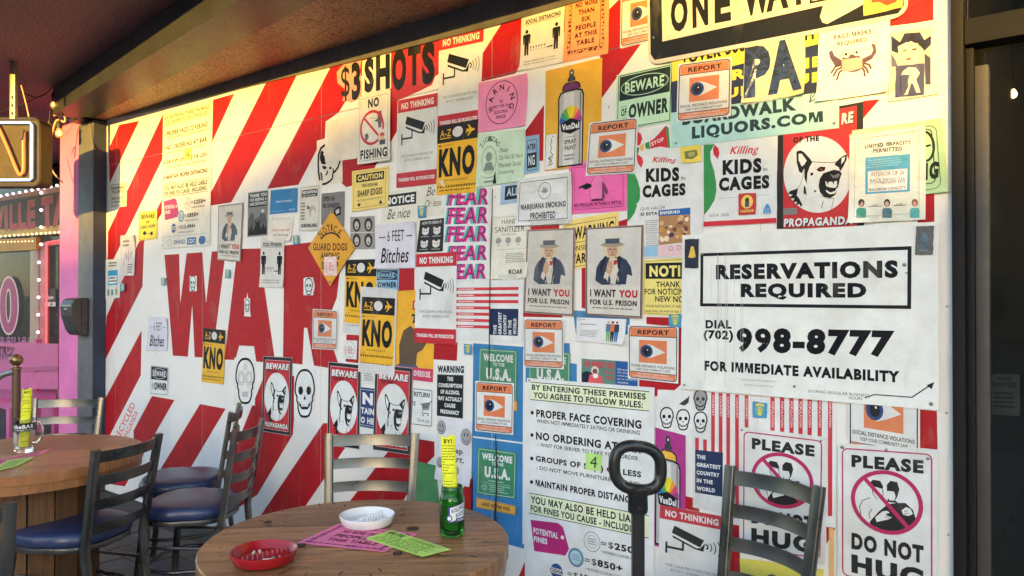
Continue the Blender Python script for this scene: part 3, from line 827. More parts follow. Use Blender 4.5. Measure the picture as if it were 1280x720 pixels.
def kno(name, quad, label, layer=2, sheet=None):
    s = Sheet(name, sheet or quad, label, 'poster', (204,206,210) if sheet else YEL, layer, group='yellow KNO luggage tag posters')
    a = quad
    def L(x, y):
        (ax,ay),(bx_,by),(cx_,cy_),(dx,dy) = a
        return ((1-y)*((1-x)*ax+x*bx_)+y*((1-x)*dx+x*cx_), (1-y)*((1-x)*ay+x*by)+y*((1-x)*dy+x*cy_))
    def T(t, x0,y0,x1,y1,c,b=.02,sh=0): s.text(t,0,0,0,0,c,b,sh,quad=[L(x0,y0),L(x1,y0),L(x1,y1),L(x0,y1)])
    def Pp(pts,c): s.poly([L(*p) for p in pts],c,P=True)
    if sheet: Pp([(0,0),(1,0),(1,1),(0,1)],YEL)
    Pp([(0,0),(1,0),(1,.255),(0,.255)],(36,36,38))
    T('A-Z',.07,.07,.34,.17,YEL,.01); Pp([(.07,.185),(.34,.185),(.34,.2),(.07,.2)],YEL)
    Pp([(.5+.13*math.cos(t*.3927),.125+.075*math.sin(t*.3927)) for t in range(16)],(206,208,210))
    Pp([(.70,.11),(.79,.11),(.74,.05),(.77,.05),(.85,.11),(.90,.115),(.93,.13),(.90,.145),(.85,.15),(.77,.21),(.74,.21),(.79,.15),(.74,.15),(.715,.17),(.70,.17),(.715,.13)],YEL)
    T('THE KNOWING',.14,.285,.42,.305,(90,70,30),0); Pp([(.03,.29),(.08,.283),(.12,.295),(.08,.307),(.03,.3)],K)
    T('KNO',.05,.335,.95,.75,K,.035)
    T('K N O W L E D G E',.2,.785,.76,.81,K,.015)
    T('Gate 06',.05,.83,.16,.845,(90,70,30),0)
    s.k += 1
    for i in range(15):
        x = .01+i*.066; s.poly([L(x,.9),L(x+.035,.868),L(min(1,x+.068),.868),L(x+.033,.9)],K,P=True,k=s.k)
    s.scrib(.03 if not sheet else .06,.925 if not sheet else .88,.97,.955 if not sheet else .895,1,(90,70,30))
    s.done(); return s
def camera_icon(s):
    s.poly([(.24,.20),(.70,.30),(.64,.385),(.20,.285)],K)
    s.poly([(.21,.31),(.58,.40),(.64,.395),(.72,.325),(.69,.425),(.56,.415),(.22,.335)],K)
    s.line([(.38,.355),(.38,.445)],.0085,K).line([(.12,.45),(.395,.45)],.0085,K).line([(.12,.395),(.12,.52)],.0085,K)
    for i, (x, h) in enumerate(((.745,.028),(.80,.045),(.86,.062),(.92,.08))):
        s.line([(x-.02,.365-h),(x+.012,.365-h*.4),(x+.014,.365+h*.3),(x-.01,.365+h)],.0035 if i else .006,K)
def nothinking(name, quad, label, layer=2):
    s = Sheet(name, quad, label, 'poster', W_, layer, group='NO THINKING camera posters', kind='vinyl')
    s.rect(0,0,1,.148,RED2).text('NO THINKING',.09,.04,.91,.115,W_,.03)
    camera_icon(s)
    s.text('THIS COUNTRY IS PROTECTED',.11,.635,.91,.662,(96,98,102),0,.15).text('BY P.E.T. SURVEILLANCE',.2,.685,.83,.712,(96,98,102),0,.15)
    s.rect(0,.835,1,1,RED2).text('THINKERS WILL BE PROSECUTED',.05,.895,.95,.935,W_,.03)
    s.done(); return s
def dogface(s, cx=.5, cy=.52, sx=1.0, sy=1.0):
    def q(L): return [(cx+(x-.47)*sx, cy+(y-.55)*sy) for x, y in L]
    B = K
    o = .0032
    s.poly(q([(.22,.36),(.245,.34),(.29,.355),(.36,.42),(.40,.45),(.385,.50),(.365,.60),(.345,.66),(.33,.61),(.345,.55),(.30,.52),(.27,.48),(.235,.43)]),B)
    s.poly(q([(.245,.365),(.275,.375),(.345,.435),(.335,.47),(.325,.51),(.29,.48),(.26,.43)]),W_)
    s.line(q([(.39,.44),(.46,.455),(.55,.46),(.64,.455),(.68,.44)]),o,B)
    s.poly(q([(.66,.45),(.72,.41),(.80,.375),(.82,.38),(.815,.44),(.77,.52),(.74,.54),(.755,.50),(.72,.48)]),B)
    s.poly(q([(.755,.43),(.795,.40),(.80,.42),(.77,.47)]),W_)
    s.poly(q([(.54,.51),(.60,.50),(.66,.505),(.72,.505),(.77,.52),(.755,.56),(.74,.62),(.72,.68),(.67,.74),(.62,.755),(.555,.73),(.515,.67),(.505,.60),(.52,.55)]),B)
    s.poly(q([(.64,.525),(.68,.535),(.73,.525),(.75,.535),(.735,.555),(.69,.56),(.65,.555)]),(120,122,126))
    s.poly(q([(.58,.60),(.60,.605),(.605,.64),(.615,.608),(.65,.605),(.66,.64),(.67,.605),(.70,.60),(.715,.645),(.72,.595),(.735,.60),(.72,.66),(.67,.67),(.60,.665)]),W_)
    s.poly(q([(.60,.69),(.64,.715),(.69,.69),(.70,.665),(.71,.68),(.68,.73),(.63,.735),(.595,.71)]),W_)
    s.poly(q([(.455,.515),(.50,.495),(.54,.51),(.51,.53),(.47,.53)]),B).ell(*q([(.495,.515)])[0],.012*sx,.007*sy,(190,60,70))
    s.poly(q([(.38,.545),(.42,.535),(.41,.565),(.385,.57)]),B)
    s.poly(q([(.335,.64),(.36,.66),(.355,.73),(.335,.70),(.325,.74)]),B)
    s.poly(q([(.255,.68),(.16,.735),(.12,.77),(.19,.785),(.15,.82),(.22,.81),(.20,.87),(.25,.85),(.24,.90),(.29,.87),(.30,.84),(.25,.79),(.28,.75)]),B)
    s.line(q([(.345,.55),(.33,.62),(.29,.68),(.25,.70)]),o*.6,B).line(q([(.67,.75),(.71,.77),(.685,.84),(.67,.92),(.655,.97)]),o*.6,B)
    s.line(q([(.60,.76),(.585,.80),(.57,.86)]),o*.8,B).poly(q([(.44,.70),(.465,.69),(.46,.72)]),B)
def dog(name, quad, label, layer=2):
    s = Sheet(name, quad, label, 'poster', (38,40,46), layer, group='BEWARE OF THE PROPAGANDA dog posters')
    s.frame(.006,.004,.994,.996,.002,(200,200,204))
    s.rect(.07,.045,.93,.955,RED2).frame(.075,.048,.925,.952,.002,(214,200,204))
    s.ell(.5,.52,.42,.315,W_)
    dogface(s,.51,.54,.9,1.0)
    for dx, c, b in ((.01,K,.07),(0,W_,.035)):
        s.text('BEWARE',.12+dx,.085+dx,.90+dx,.165+dx,c,b,.1).text('PROPAGANDA',.09+dx,.86+dx*.6,.91+dx,.925+dx*.6,c,b,.08); s.k += 2
    s.text('OF THE',.2,.178,.5,.21,K,.03)
    s.done(); return s
def manposter(name, quad, label, layer=3, small=False):
    s = Sheet(name, quad, label, 'poster', (150,118,112), layer, group='I WANT YOU FOR U.S. PRISON posters', kind='gloss', th=.0015)
    s.rect(.02,.014,.98,.986,(62,62,64)).rect(.035,.022,.965,.978,(203,201,196)).rect(.05,.03,.95,.66,(196,196,194))
    # a plain stand-in figure: an elderly man in a tall hat and dark coat
    J = (46,58,80); SK = (190,152,128); H = (205,192,160)
    s.poly([(.18,.60),(.20,.46),(.27,.38),(.38,.33),(.48,.31),(.60,.33),(.72,.37),(.80,.45),(.83,.55),(.74,.53),(.72,.64),(.30,.65),(.22,.62)],J)
    s.poly([(.33,.34),(.38,.32),(.34,.40),(.30,.50),(.26,.46)],(28,32,40)).poly([(.58,.32),(.64,.34),(.60,.50),(.56,.62),(.53,.55)],(30,36,48))
    s.poly([(.42,.36),(.56,.35),(.58,.48),(.54,.64),(.47,.64),(.42,.50)],(206,200,190))
    s.poly([(.50,.38),(.57,.37),(.56,.42),(.51,.43)],(170,46,54))
    s.poly([(.30,.20),(.36,.18),(.60,.19),(.66,.22),(.64,.29),(.58,.34),(.40,.345),(.32,.29)],H)
    s.poly([(.39,.20),(.56,.20),(.58,.27),(.54,.34),(.48,.37),(.42,.34),(.38,.27)],SK)
    s.poly([(.42,.25),(.46,.247),(.46,.258),(.42,.26)],(70,56,50)).poly([(.50,.247),(.54,.25),(.54,.26),(.50,.258)],(70,56,50)).poly([(.475,.26),(.49,.26),(.50,.295),(.47,.295)],(160,118,96)).poly([(.45,.31),(.52,.31),(.50,.32),(.46,.32)],(130,80,72))
    s.poly([(.43,.33),(.53,.33),(.51,.38),(.48,.40),(.45,.38)],H)
    s.poly([(.26,.205),(.34,.18),(.62,.18),(.70,.205),(.60,.225),(.36,.225)],(150,142,124)).poly([(.34,.08),(.42,.06),(.55,.06),(.62,.08),(.60,.19),(.36,.19)],(200,197,186)).poly([(.355,.135),(.605,.135),(.60,.19),(.36,.19)],(70,78,96))
    s.poly([(.40,.40),(.46,.38),(.50,.42),(.48,.50),(.42,.56),(.37,.53),(.38,.46)],SK).poly([(.36,.50),(.43,.53),(.40,.60),(.33,.57)],(206,200,190))
    s.k += 1
    for i in range(26):
        x = random.uniform(.22,.78); y = random.uniform(.42,.62)
        s.poly([(x,y),(x+.012,y+.01),(x+.006,y+.045),(x-.006,y+.04)], random.choice([(30,36,50),(66,78,100),(52,62,84)]) if (x < .4 or x > .6) else (186,178,168), k=s.k)
    s.text('I WANT',.09,.70,.55,.785,(44,44,48),.025).text('YOU',.60,.70,.92,.785,(178,44,52),.04)
    s.text('FOR U.S. PRISON',.09,.815,.91,.875,(44,44,48),.025).scrib(.13,.90,.88,.92,1,(90,90,90),.5,.05)
    s.done(); return s
def owner(name, quad, label, layer, paper, dark, text_c, cat='sign', cut=None):
    s = Sheet(name, quad, label, cat, paper, layer, kind='vinyl')
    s.frame(.04,.03,.96,.97,.003,dark).rect(.06,.05,.94,.48,dark).ring(.5,.265,.41,.17,.0028,paper)
    s.text('BEWARE',.16,.17,.84,.36,paper,.02).text('OF',.1,.62,.2,.76,dark,.02).line([(.09,.59),(.21,.59)],.002,dark).line([(.09,.80),(.21,.80)],.002,dark)
    s.text('OWNER',.24,.57,.93,.83,dark,.035); s.done(); return s
def plane_fig(s, x, y, h, c):        # little standing man
    wd = h*s.ht/s.wd
    s.ell(x, y+h*.08, wd*.075, h*.075, c, 14)
    s.poly([(x-.16*wd,y+.18*h),(x+.16*wd,y+.18*h),(x+.19*wd,y+.24*h),(x+.17*wd,y+.56*h),(x+.12*wd,y+.56*h),(x+.11*wd,y+.28*h),(x+.10*wd,y+h),(x+.015*wd,y+h),(x,y+.6*h),(x-.015*wd,y+h),(x-.10*wd,y+h),(x-.11*wd,y+.28*h),(x-.12*wd,y+.56*h),(x-.17*wd,y+.56*h),(x-.19*wd,y+.24*h)], c)
def social(name, quad, label, layer=2):
    s = Sheet(name, quad, label, 'poster', (208,208,206), layer, curl={'bl':.008,'br':.006})
    s.text('SOCIAL DISTANCING',.1,.10,.9,.18,K,.03).line([(.1,.195),(.9,.195)],.0016,K)
    plane_fig(s,.14,.28,.46,K); plane_fig(s,.82,.28,.46,K)
    s.k += 1
    for i in range(6):
        x = .24+i*.065; s.poly([(x-.018,.60),(x+.018,.60),(x+.003,.635),(x+.003,.67),(x+.015,.68),(x-.015,.68),(x-.003,.67),(x-.003,.635)],K,k=s.k)
    s.poly([(.6,.665),(.74,.655),(.76,.665),(.74,.68),(.6,.68)],K)
    s.text('Keep 6 glasses and an empty',.1,.84,.82,.872,(60,60,62),.006).text('bottle between you and others',.1,.89,.84,.922,(60,60,62),.006)
    s.done(); return s
def skull(s, cx, cy, rx, ry, P=True, w=.006, jaw=True, c=K, fill=None, sugar=False):
    """rx, ry half sizes"""
    def q(L): return [(cx+x*rx, cy+y*ry) for x, y in L]
    hf = [(0,-1),(.42,-.95),(.80,-.72),(1,-.30),(.98,-.02),(.82,.16),(.84,.30),(.72,.44),(.70,.66),(.52,.90),(.26,1.0)]
    out = hf+[(-a, b_) for a, b_ in hf[:0:-1]]
    out = [tuple(v)[:2] for v in catrom([(a,b_,0) for a,b_ in out+[out[0]]],3)][:-1]
    if fill: s.poly(q(out),fill,P=P)
    s.line(q(out),w,c,closed=True,P=P)
    if sugar:
        g = (150,152,156)
        for sx in (-1,1):
            s.ring(cx+sx*.42*rx,cy-.12*ry,.26*rx,.22*ry,w*.35,g,18,P=P); s.ring(cx+sx*.42*rx,cy-.12*ry,.36*rx,.32*ry,w*.25,g,18,P=P)
        s.ring(cx,cy-.62*ry,.14*rx,.12*ry,w*.3,g,12,P=P).line(q([(-.3,.55),(.3,.55)]),w*.3,g,P=P).line(q([(-.3,.66),(.3,.66)]),w*.3,g,P=P)
        for i in range(7): s.line(q([(-.27+i*.09,.48),(-.27+i*.09,.74)]),w*.25,g,P=P)
        return
    for sx in (-1,1):
        s.poly(q([(sx*.16,-.10),(sx*.24,-.25),(sx*.45,-.32),(sx*.66,-.22),(sx*.68,-.04),(sx*.52,.07),(sx*.28,.06)]),c,P=P)
    s.poly(q([(0,.06),(.13,.26),(.05,.30),(0,.24),(-.05,.30),(-.13,.26)]),c,P=P)
    s.poly(q([(-.62,.32),(-.5,.44),(-.2,.50),(.2,.50),(.5,.44),(.62,.32),(.56,.56),(.3,.70),(-.3,.70),(-.56,.56)]),c,P=P)
    s.k += 1
    for i in range(6): s.poly(q([(-.38+i*.13,.47),(-.28+i*.13,.47),(-.28+i*.13,.585),(-.38+i*.13,.585)]),fill or W_,P=P,k=s.k)
def sticker(name, quad, label, col, layer=5, kind='gloss'):
    return Sheet(name, quad, label, 'sticker', col, layer, kind=kind)
def small_kid(name, quad, label, layer=6, c=(70,140,190)):
    s = sticker(name, quad, label, c, layer)
    s.ell(.5,.5,.34,.36,(96,170,150)).poly([(.2,.14),(.5,.06),(.8,.14),(.78,.26),(.5,.2),(.22,.26)],(226,206,70)).ell(.5,.46,.18,.16,(214,186,120)).rect(.38,.6,.62,.86,(210,196,80)).ell(.43,.44,.03,.035,K,8).ell(.57,.44,.03,.035,K,8)
    s.done(); return s
def welcome(name, quad, label, layer=1):
    s = Sheet(name, quad, label, 'sign', GRN, layer, group='green WELCOME TO THE U.S.A. signs', kind='vinyl', rad=.006)
    s.frame(.03,.03,.97,.97,.0022,(190,220,200),r=.008)
    s.text('WELCOME',.12,.10,.90,.25,W_,.03).text('TO THE',.38,.27,.68,.34,W_,.02).text('U.S.A.',.20,.38,.86,.62,W_,.04)
    s.scrib(.3,.67,.7,.70,1,(190,220,200),.5).line([(.12,.735),(.88,.735)],.0012,(190,220,200)).scrib(.3,.76,.88,.93,4,(176,208,190),.35,.5).ring(.2,.84,.07,.055,.0018,(190,220,200),20).ring(.2,.84,.04,.03,.0012,(190,220,200),14)
    s.done(); return s
def spray(s, bx0, bx1, dome, fan=True):
    """can drawn in local coordinates between bx0..bx1"""
    w = bx1-bx0; cx = (bx0+bx1)/2
    def X(f): return bx0+f*w
    s.poly([(X(.42),.055),(X(.42),.11),(X(.36),.13),(X(.36),.16),(X(.66),.16),(X(.66),.13),(X(.60),.11),(X(.60),.055),(X(.51),.04)],(60,62,66)).ell(X(.51),.075,.03*w,.012,(206,208,210),10)
    s.poly([(X(.14),.24),(X(.18),.19),(X(.3),.165),(X(.7),.165),(X(.84),.19),(X(.88),.24)],K).poly([(X(.19),.24),(X(.23),.195),(X(.34),.175),(X(.66),.175),(X(.79),.195),(X(.83),.24)],dome)
    s.poly([(X(.0),.30),(X(.08),.255),(X(.25),.24),(X(.78),.24),(X(.94),.255),(X(1.0),.30),(X(1.0),.985),(X(0),.985)],K)
    s.poly([(X(.05),.31),(X(.12),.27),(X(.3),.255),(X(.72),.255),(X(.90),.27),(X(.95),.31),(X(.95),.97),(X(.05),.97)],(176,178,182))
    s.poly([(X(.22),.27),(X(.62),.265),(X(.62),.97),(X(.22),.97)],(204,206,208)).poly([(X(.84),.27),(X(.90),.28),(X(.90),.97),(X(.84),.97)],(120,122,128))
    cols = [(58,92,160),(52,150,120),(110,168,70),(206,200,62),(222,206,50),(222,150,60),(204,74,120),(150,66,140)]
    cy = .56; s.k += 1
    for i, c in enumerate(cols):
        a0, a1 = 180-i*22.5, 180-(i+1)*22.5
        pts = [(cx,cy)]+[(cx+.44*w*math.cos(R(a0+(a1-a0)*t/3)), cy-.165*math.sin(R(a0+(a1-a0)*t/3))) for t in range(4)]
        s.poly(pts,c,k=s.k)
    s.poly([(X(.10),.56),(X(.5),.515),(X(.90),.56),(X(.86),.635),(X(.5),.67),(X(.14),.635)],K)
    s.text('VanDal',X(.16),.565,X(.84),.625,W_,.04)
    s.text('SPRAY',X(.26),.72,X(.74),.765,(70,72,76),.02).text('PAINT',X(.28),.78,X(.72),.825,(70,72,76),.02).scrib(X(.26),.69,X(.74),.705,1,(110,112,116)).scrib(X(.26),.86,X(.7),.93,2,(110,112,116))
def hug(name, quad, label, layer):
    s = Sheet(name, quad, label, 'sign', W_, layer, group='PLEASE DO NOT HUG signs', kind='metal', th=.0018, rad=.008)
    M = (172,34,88)
    s.frame(.055,.035,.945,.955,.0042,M,r=.016)
    s.text('PLEASE',.15,.075,.87,.165,K,.035)
    cx, cy, rx, ry = .505, .385, .365, .222
    s.ell(cx,cy,rx,ry,W_)
    q = lambda L: [(cx+x*rx, cy+y*ry) for x, y in L]
    s.poly(q([(.28,-.02),(.52,-.06),(.72,.12),(.80,.40),(.72,.62),(.44,.84),(.0,.90),(-.42,.78),(-.46,.70),(-.22,.30),(-.05,.08)]),K)
    s.poly(q([(-.44,-.08),(-.20,-.20),(.02,-.08),(.0,.10),(-.20,.32),(-.44,.66),(-.70,.56),(-.72,.22)]),W_).line(q([(-.44,-.08),(-.66,.05),(-.74,.25),(-.70,.56)]),.0022,K).line(q([(-.40,.28),(-.48,.45),(-.44,.60)]),.0022,K)
    s.poly(q([(.02,-.55),(.12,-.68),(.30,-.66),(.36,-.45),(.30,-.20),(.24,-.10),(.34,-.02),(.02,-.02),(.08,-.20),(.02,-.38)]),K).poly(q([(.04,-.36),(.22,-.36),(.26,-.22),(.22,-.08),(.08,-.08),(.04,-.22)]),W_)
    s.poly(q([(-.48,-.52),(-.36,-.66),(-.16,-.64),(-.08,-.48),(-.10,-.40),(-.30,-.44),(-.46,-.46)]),K).line(q([(-.40,-.46),(-.36,-.20),(-.24,-.06)]),.002,K).line(q([(-.10,-.42),(-.08,-.22),(-.14,-.05)]),.002,K)
    s.poly(q([(-.30,.52),(-.10,.30),(.02,.26),(.10,.30),(-.02,.40),(.16,.44),(.06,.52),(-.12,.60),(-.26,.66)]),W_).poly(q([(.42,.18),(.54,.06),(.66,.10),(.72,.24),(.60,.32),(.46,.30)]),W_)
    s.line(q([(-.02,.36),(.10,.32)]),.0016,K).line(q([(-.04,.46),(.10,.46)]),.0016,K).line(q([(.48,.20),(.60,.16)]),.0016,K).line(q([(.48,.26),(.62,.24)]),.0016,K)
    s.ring(cx,cy,rx*.93,ry*.93,.0125,M).line(q([(-.62,-.70),(.62,.70)]),.0125,M)
    s.text('DO NOT',.15,.635,.87,.755,K,.035).text('HUG',.15,.79,.87,.925,K,.045)
    s.poly([(.40,.955),(.44,.93),(.52,.925),(.56,.95),(.54,.985),(.42,.985)],W_).ring(.48,.957,.06,.018,.002,K,14)
    return s

# ---- rule posters
def rules_content(s, T, band, tag_c=MAG, k1='('):
    pass
RT = Sheet('rules_poster', [(204,142),(266,125),(261.8,306.6),(201.4,311)], 'tall white rules poster at the sunlit left end of the wall, potential fines listed below', 'poster', (222,222,214), 3, th=.002, kind='vinyl', group='BY ENTERING THESE PREMISES rules posters')
RB = Sheet('rules_poster', [(658.7,472.5),(818,484.6),(817,789),(656,742)], 'large white rules poster behind the black handle, potential fines tag in magenta below', 'poster', W_, 4, th=.002, kind='vinyl', group='BY ENTERING THESE PREMISES rules posters')
def rules(s):
    g = (214,226,196)
    s.rect(.03,.018,.965,.098,g).line([(.03,.018),(.965,.018)],.003,K).line([(.03,.098),(.965,.098)],.003,K)
    s.text('BY ENTERING THESE PREMISES',.045,.027,.94,.053,K,.02).text('YOU AGREE TO FOLLOW RULES:',.06,.061,.92,.089,K,.02)
    for t, y, h, x1 in (('PROPER FACE COVERING',.14,.036,.91),('NO ORDERING AT BAR',.243,.036,.91),('GROUPS OF S. (6) OR LESS',.352,.034,.91),('MAINTAIN PROPER DISTANCING',.462,.031,.93)):
        s.text(t,.085,y,x1,y+h,K,.025).ell(.05,y+h*.5,.014,.009,K,12)
    for t, y, x0, x1 in (('WHEN NOT IMMEDIATELY EATING OR DRINKING',.184,.09,.9),('- WAIT FOR SERVER TO TAKE YOUR ORDER',.292,.1,.89),('- DO NOT MOVE FURNITURE AROUND',.398,.09,.9)):
        s.text(t,x0,y,x1,y+.017,K,.01)
    s.rect(.03,.53,.965,.622,g).line([(.03,.53),(.965,.53)],.003,K).line([(.03,.622),(.965,.622)],.003,K)
    s.text('YOU MAY ALSO BE HELD LIABLE',.045,.541,.93,.574,K,.02).text('FOR FINES YOU CAUSE - INCLUDING:',.045,.583,.93,.613,K,.02)
    s.poly([(.045,.652),(.28,.640),(.32,.655),(.37,.745),(.34,.778),(.08,.792)],(176,44,116))
    s.text('POTENTIAL',.07,.684,.28,.712,W_,.025).text('FINES',.075,.722,.19,.748,W_,.025).ell(.315,.70,.014,.009,W_,12)
    s.ring(.55,.69,.062,.042,.0025,(110,114,120)).ring(.55,.69,.04,.027,.0015,(110,114,120)).scrib(.52,.675,.58,.705,3,(130,134,140),.5)
    s.ell(.425,.775,.062,.042,(92,136,172)).ell(.425,.775,.045,.031,(170,200,214)).scrib(.39,.76,.46,.79,3,(110,150,180))
    s.text('=$250+',.62,.672,.91,.704,K,.025).text('=$850+',.495,.76,.78,.793,K,.025).text('=$13,494+',.36,.84,.72,.873,K,.025)
    for x0, x1, y in ((.62,.9,.716),(.5,.78,.806),(.37,.7,.886)): s.text('+ BUSINESS CLOSURE COSTS',x0,y,x1,y+.012,(60,62,66),.005)
    s.ell(.27,.857,.05,.034,(44,78,140)).rect(.21,.845,.33,.869,W_).text('OSHA',.215,.847,.325,.867,K,.02)
    s.line([(.03,.915),(.965,.915)],.0016,(70,110,160))
    s.ring(.18,.96,.05,.025,.002,(110,160,200)).text('SNHD',.28,.945,.52,.975,(70,110,150),.01).rect(.56,.935,.74,.985,(40,96,160)).text('CDC',.58,.945,.72,.975,W_,.02).ell(.86,.96,.07,.03,(40,96,160))
rules(RT); rules(RB)
for s, xs in ((RT, 1), (RB, 1)):
    for x, y in ((.03,.975),(.97,.975),(.02,.01)): s.screw(x, y, .005, P=False)
RT.done(); RB.done()
for (qd, lb) in (([(230,186),(239,184),(239,199),(230,201)],'yellow note with a 4 stuck on the sunlit left rules poster'),([(732.7,565.4),(752.5,569),(751,589),(732,586.7)],'green sticky note with a hand written 4 on the large rules poster')):
    s = Sheet('sticky_note', qd, lb, 'note', (236,214,120) if '230' in str(qd[0][0]) else (176,222,130), 5.6); s.text('4',.28,.15,.72,.85,(40,60,40),0); s.done()

# ---- far left of the wall
s = Sheet('notice', [(137,230),(159,227.5),(158,258),(137.5,259.5)], 'small white notice with black lines, highest of the papers at the far left wall end', 'notice', (212,208,196), 2)
s.line([(.05,.06),(.95,.06)],.003,K).line([(.05,.94),(.95,.94)],.003,K).text('EAPARTMENT',.1,.14,.9,.26,K,.02).text('THE CAPITAL',.15,.3,.8,.42,K,.02).text('Moat and Lions',.12,.56,.85,.68,K,.01).text('Throughout Yard',.08,.72,.92,.84,K,.01); s.done()
s = Sheet('chain_sign', [(174,265),(196.5,263),(196,298),(173,301)], 'yellow BEWARE OF CHAIN CHOMP sign left of the tall sunlit rules poster', 'sign', (240,216,74), 3, kind='vinyl')
s.frame(.06,.04,.94,.96,.0022,K).text('BEWARE',.14,.1,.86,.26,K,.025).text('OF',.38,.33,.6,.43,K,.015).text('CHAIN CHOMP',.1,.48,.9,.60,K,.015).ell(.34,.76,.09,.07,K,14).line([(.42,.79),(.7,.8)],.003,K).rect(.66,.74,.78,.86,K); s.done()
s = Sheet('scribbled_paper', [(150.5,295),(170,293),(167.5,344.5),(150.5,344.5)], 'crumpled white paper with dark scribble left of the blank squares', 'paper', (214,212,214), 3, curl={'tr':.02,'bl':.015})
s.scrib(.15,.1,.6,.3,2,(120,120,126)).line([(.2,.75),(.35,.45),(.45,.6),(.6,.3),(.55,.65),(.8,.4)],.004,(90,50,90)).scrib(.5,.7,.9,.95,4,(120,120,126)); s.tape(.0,.02,.5,.02).tape(.3,.98,.9,.97); s.done()
s = Sheet('capacity_notice', [(132,324.6),(150.5,323.6),(149.5,372),(131.5,374)], 'narrow capacity notice with a blue table at the far left wall end', 'notice', (216,220,214), 2)
s.scrib(.2,.06,.8,.2,2,(70,72,76)).rect(.18,.28,.84,.66,(60,160,200)).rect(.24,.42,.78,.62,(225,228,226)).scrib(.28,.44,.75,.6,2,(90,60,60)).rect(.15,.76,.3,.92,(110,160,150)).rect(.42,.78,.56,.92,(80,130,140)).rect(.7,.76,.84,.92,(150,160,120)); s.done()
for i, (q, lb) in enumerate((([(150,354.5),(155.5,354),(155.5,364),(150,364.5)],'tiny blue green sticker on the lower red stripe at the far left'),
      ([(201.5,347),(206.3,347),(206.3,356.5),(201.5,356.5)],'tiny blue sticker just left of the big red W'),
      ([(281.4,336.7),(287.2,336.7),(287,347.5),(281.2,347.5)],'tiny blue sticker between the red W and the red A'),
      ([(366,294),(373,294),(373.5,305.5),(366.5,305.5)],'small blue green sticker between the small arms length poster and the orange diamond sign'),
      ([(522,257.5),(531.8,256.5),(531.8,271),(522,271.8)],'small blue sticker above the black HOW TO WEAR IT paper'),
      ([(580,429.7),(589.7,430.3),(589.7,443),(580,442.5)],'small blue sticker at the top left corner of the blue painted field'),
      ([(836,392.6),(852,392.6),(851.6,409),(836,408)],'small blue kid sticker above the right eye sign beside the reservations board'),
      ([(941,501.7),(959,503.8),(958.4,522.8),(940.7,521.5)],'small blue kid sticker between the red and white flag bars'))):
    small_kid('sticker', q, lb, 6 if i < 7 else 4)
def feet(name, quad, label, layer, sc=1):
    s = Sheet(name, quad, label, 'paper', (206,206,222), layer, th=.0005, curl={'bl':.012,'tr':.012})
    s.text('6 FEET',.3,.16,.72,.40,K,-.004 if sc == 1 else .0).line([(.08,.3),(.25,.3)],.0025*sc,K).line([(.77,.3),(.92,.3)],.0025*sc,K).text('Bitches',.14,.54,.84,.88,K,.012,.25); s.done(); return s
feet('distance_paper', [(185.5,396),(209.7,396.7),(209,439),(184,437.5)], 'small white 6 FEET paper left of the big red W', 3)
owner('owner_sign', [(188,456),(211,459),(210,494.5),(187.5,493)], 'small black and white BEWARE OF OWNER sign low left below the 6 FEET paper', 2, W_, K, K)
kno('luggage_poster', [(255,409.7),(281.7,413),(279,480.5),(252,477)], 'yellow KNO poster over the foot of the big red W', 3)
manposter('prison_poster', [(273,257),(304,253.5),(300.6,327.6),(271.4,325)], 'smallest I WANT YOU FOR U.S. PRISON poster, above the red W', 4)
s = Sheet('distance_poster', [(310,240.5),(335.6,237),(334.6,294.7),(308.8,297)], 'grey THANK YOU FOR KEEPING A SAFE DISTANCE poster with dark forest picture', 'poster', (196,196,196), 2)
s.rect(.02,.015,.98,.985,(126,128,130)).rect(.05,.03,.95,.34,(50,50,52)).text('THANK YOU',.1,.05,.92,.13,W_,.03).text('FOR KEEPING A',.1,.15,.92,.22,W_,.02).text('SAFE DISTANCE',.1,.24,.92,.31,W_,.02)
s.poly([(.05,.6),(.2,.45),(.3,.5),(.35,.62),(.6,.55),(.7,.38),(.85,.5),(.95,.66),(.95,.96),(.05,.96)],(92,94,96)).poly([(.05,.96),(.08,.74),(.15,.86),(.2,.7),(.3,.88),(.42,.74),(.38,.6),(.45,.68),(.55,.68),(.62,.6),(.6,.76),(.7,.84),(.8,.72),(.85,.84),(.95,.76),(.95,.96)],(40,42,44)).ell(.75,.45,.08,.045,(190,190,190)); s.done()
s = Sheet('blue_sheet', [(338.5,238),(372,234.6),(371.4,265),(337,268)], 'plain blue sheet with one line of white print, above the red A', 'poster', (62,124,178), 2)
s.text('NOW IT IS POSSIBLE',.22,.47,.80,.54,(214,226,236),.012).scrib(.7,.84,.95,.93,2,(180,206,226)).scrib(.05,.88,.6,.92,1,(140,180,210)); s.done()
s = Sheet('creature_poster', [(375,234),(399.6,230.7),(398.6,289),(374,289.5)], 'white and grey film flyer between the blue sheet and the dark grey paper', 'poster', (206,206,200), 2)
s.frame(.03,.02,.97,.98,.0015,(90,90,90)).rect(.1,.08,.9,.24,(56,58,60)).text('MOGWAI',.14,.10,.86,.17,W_,.03).text('NOT ALLOWED',.16,.19,.82,.225,W_,.01).scrib(.08,.34,.3,.76,6,(90,90,92)).ell(.66,.56,.17,.13,(176,170,160)).ell(.7,.62,.1,.09,(214,210,200)).poly([(.4,.42),(.52,.46),(.5,.52),(.38,.5)],(100,96,90)).text('GREMLINS',.1,.83,.9,.91,K,.03); s.done()
s = Sheet('arms_paper', [(337,272),(366.5,271),(364,301),(336,301)], 'small white paper with red and black lines above the distancing sheet', 'paper', (218,216,210), 2, curl={'bl':.02,'br':.012})
s.text('TAKE ONE OFF',.12,.5,.9,.6,(190,70,70),.01,.1).text('OF THE STAGE',.2,.72,.86,.80,(70,70,72),.01); s.tape(.1,.02,.9,.04); s.done()
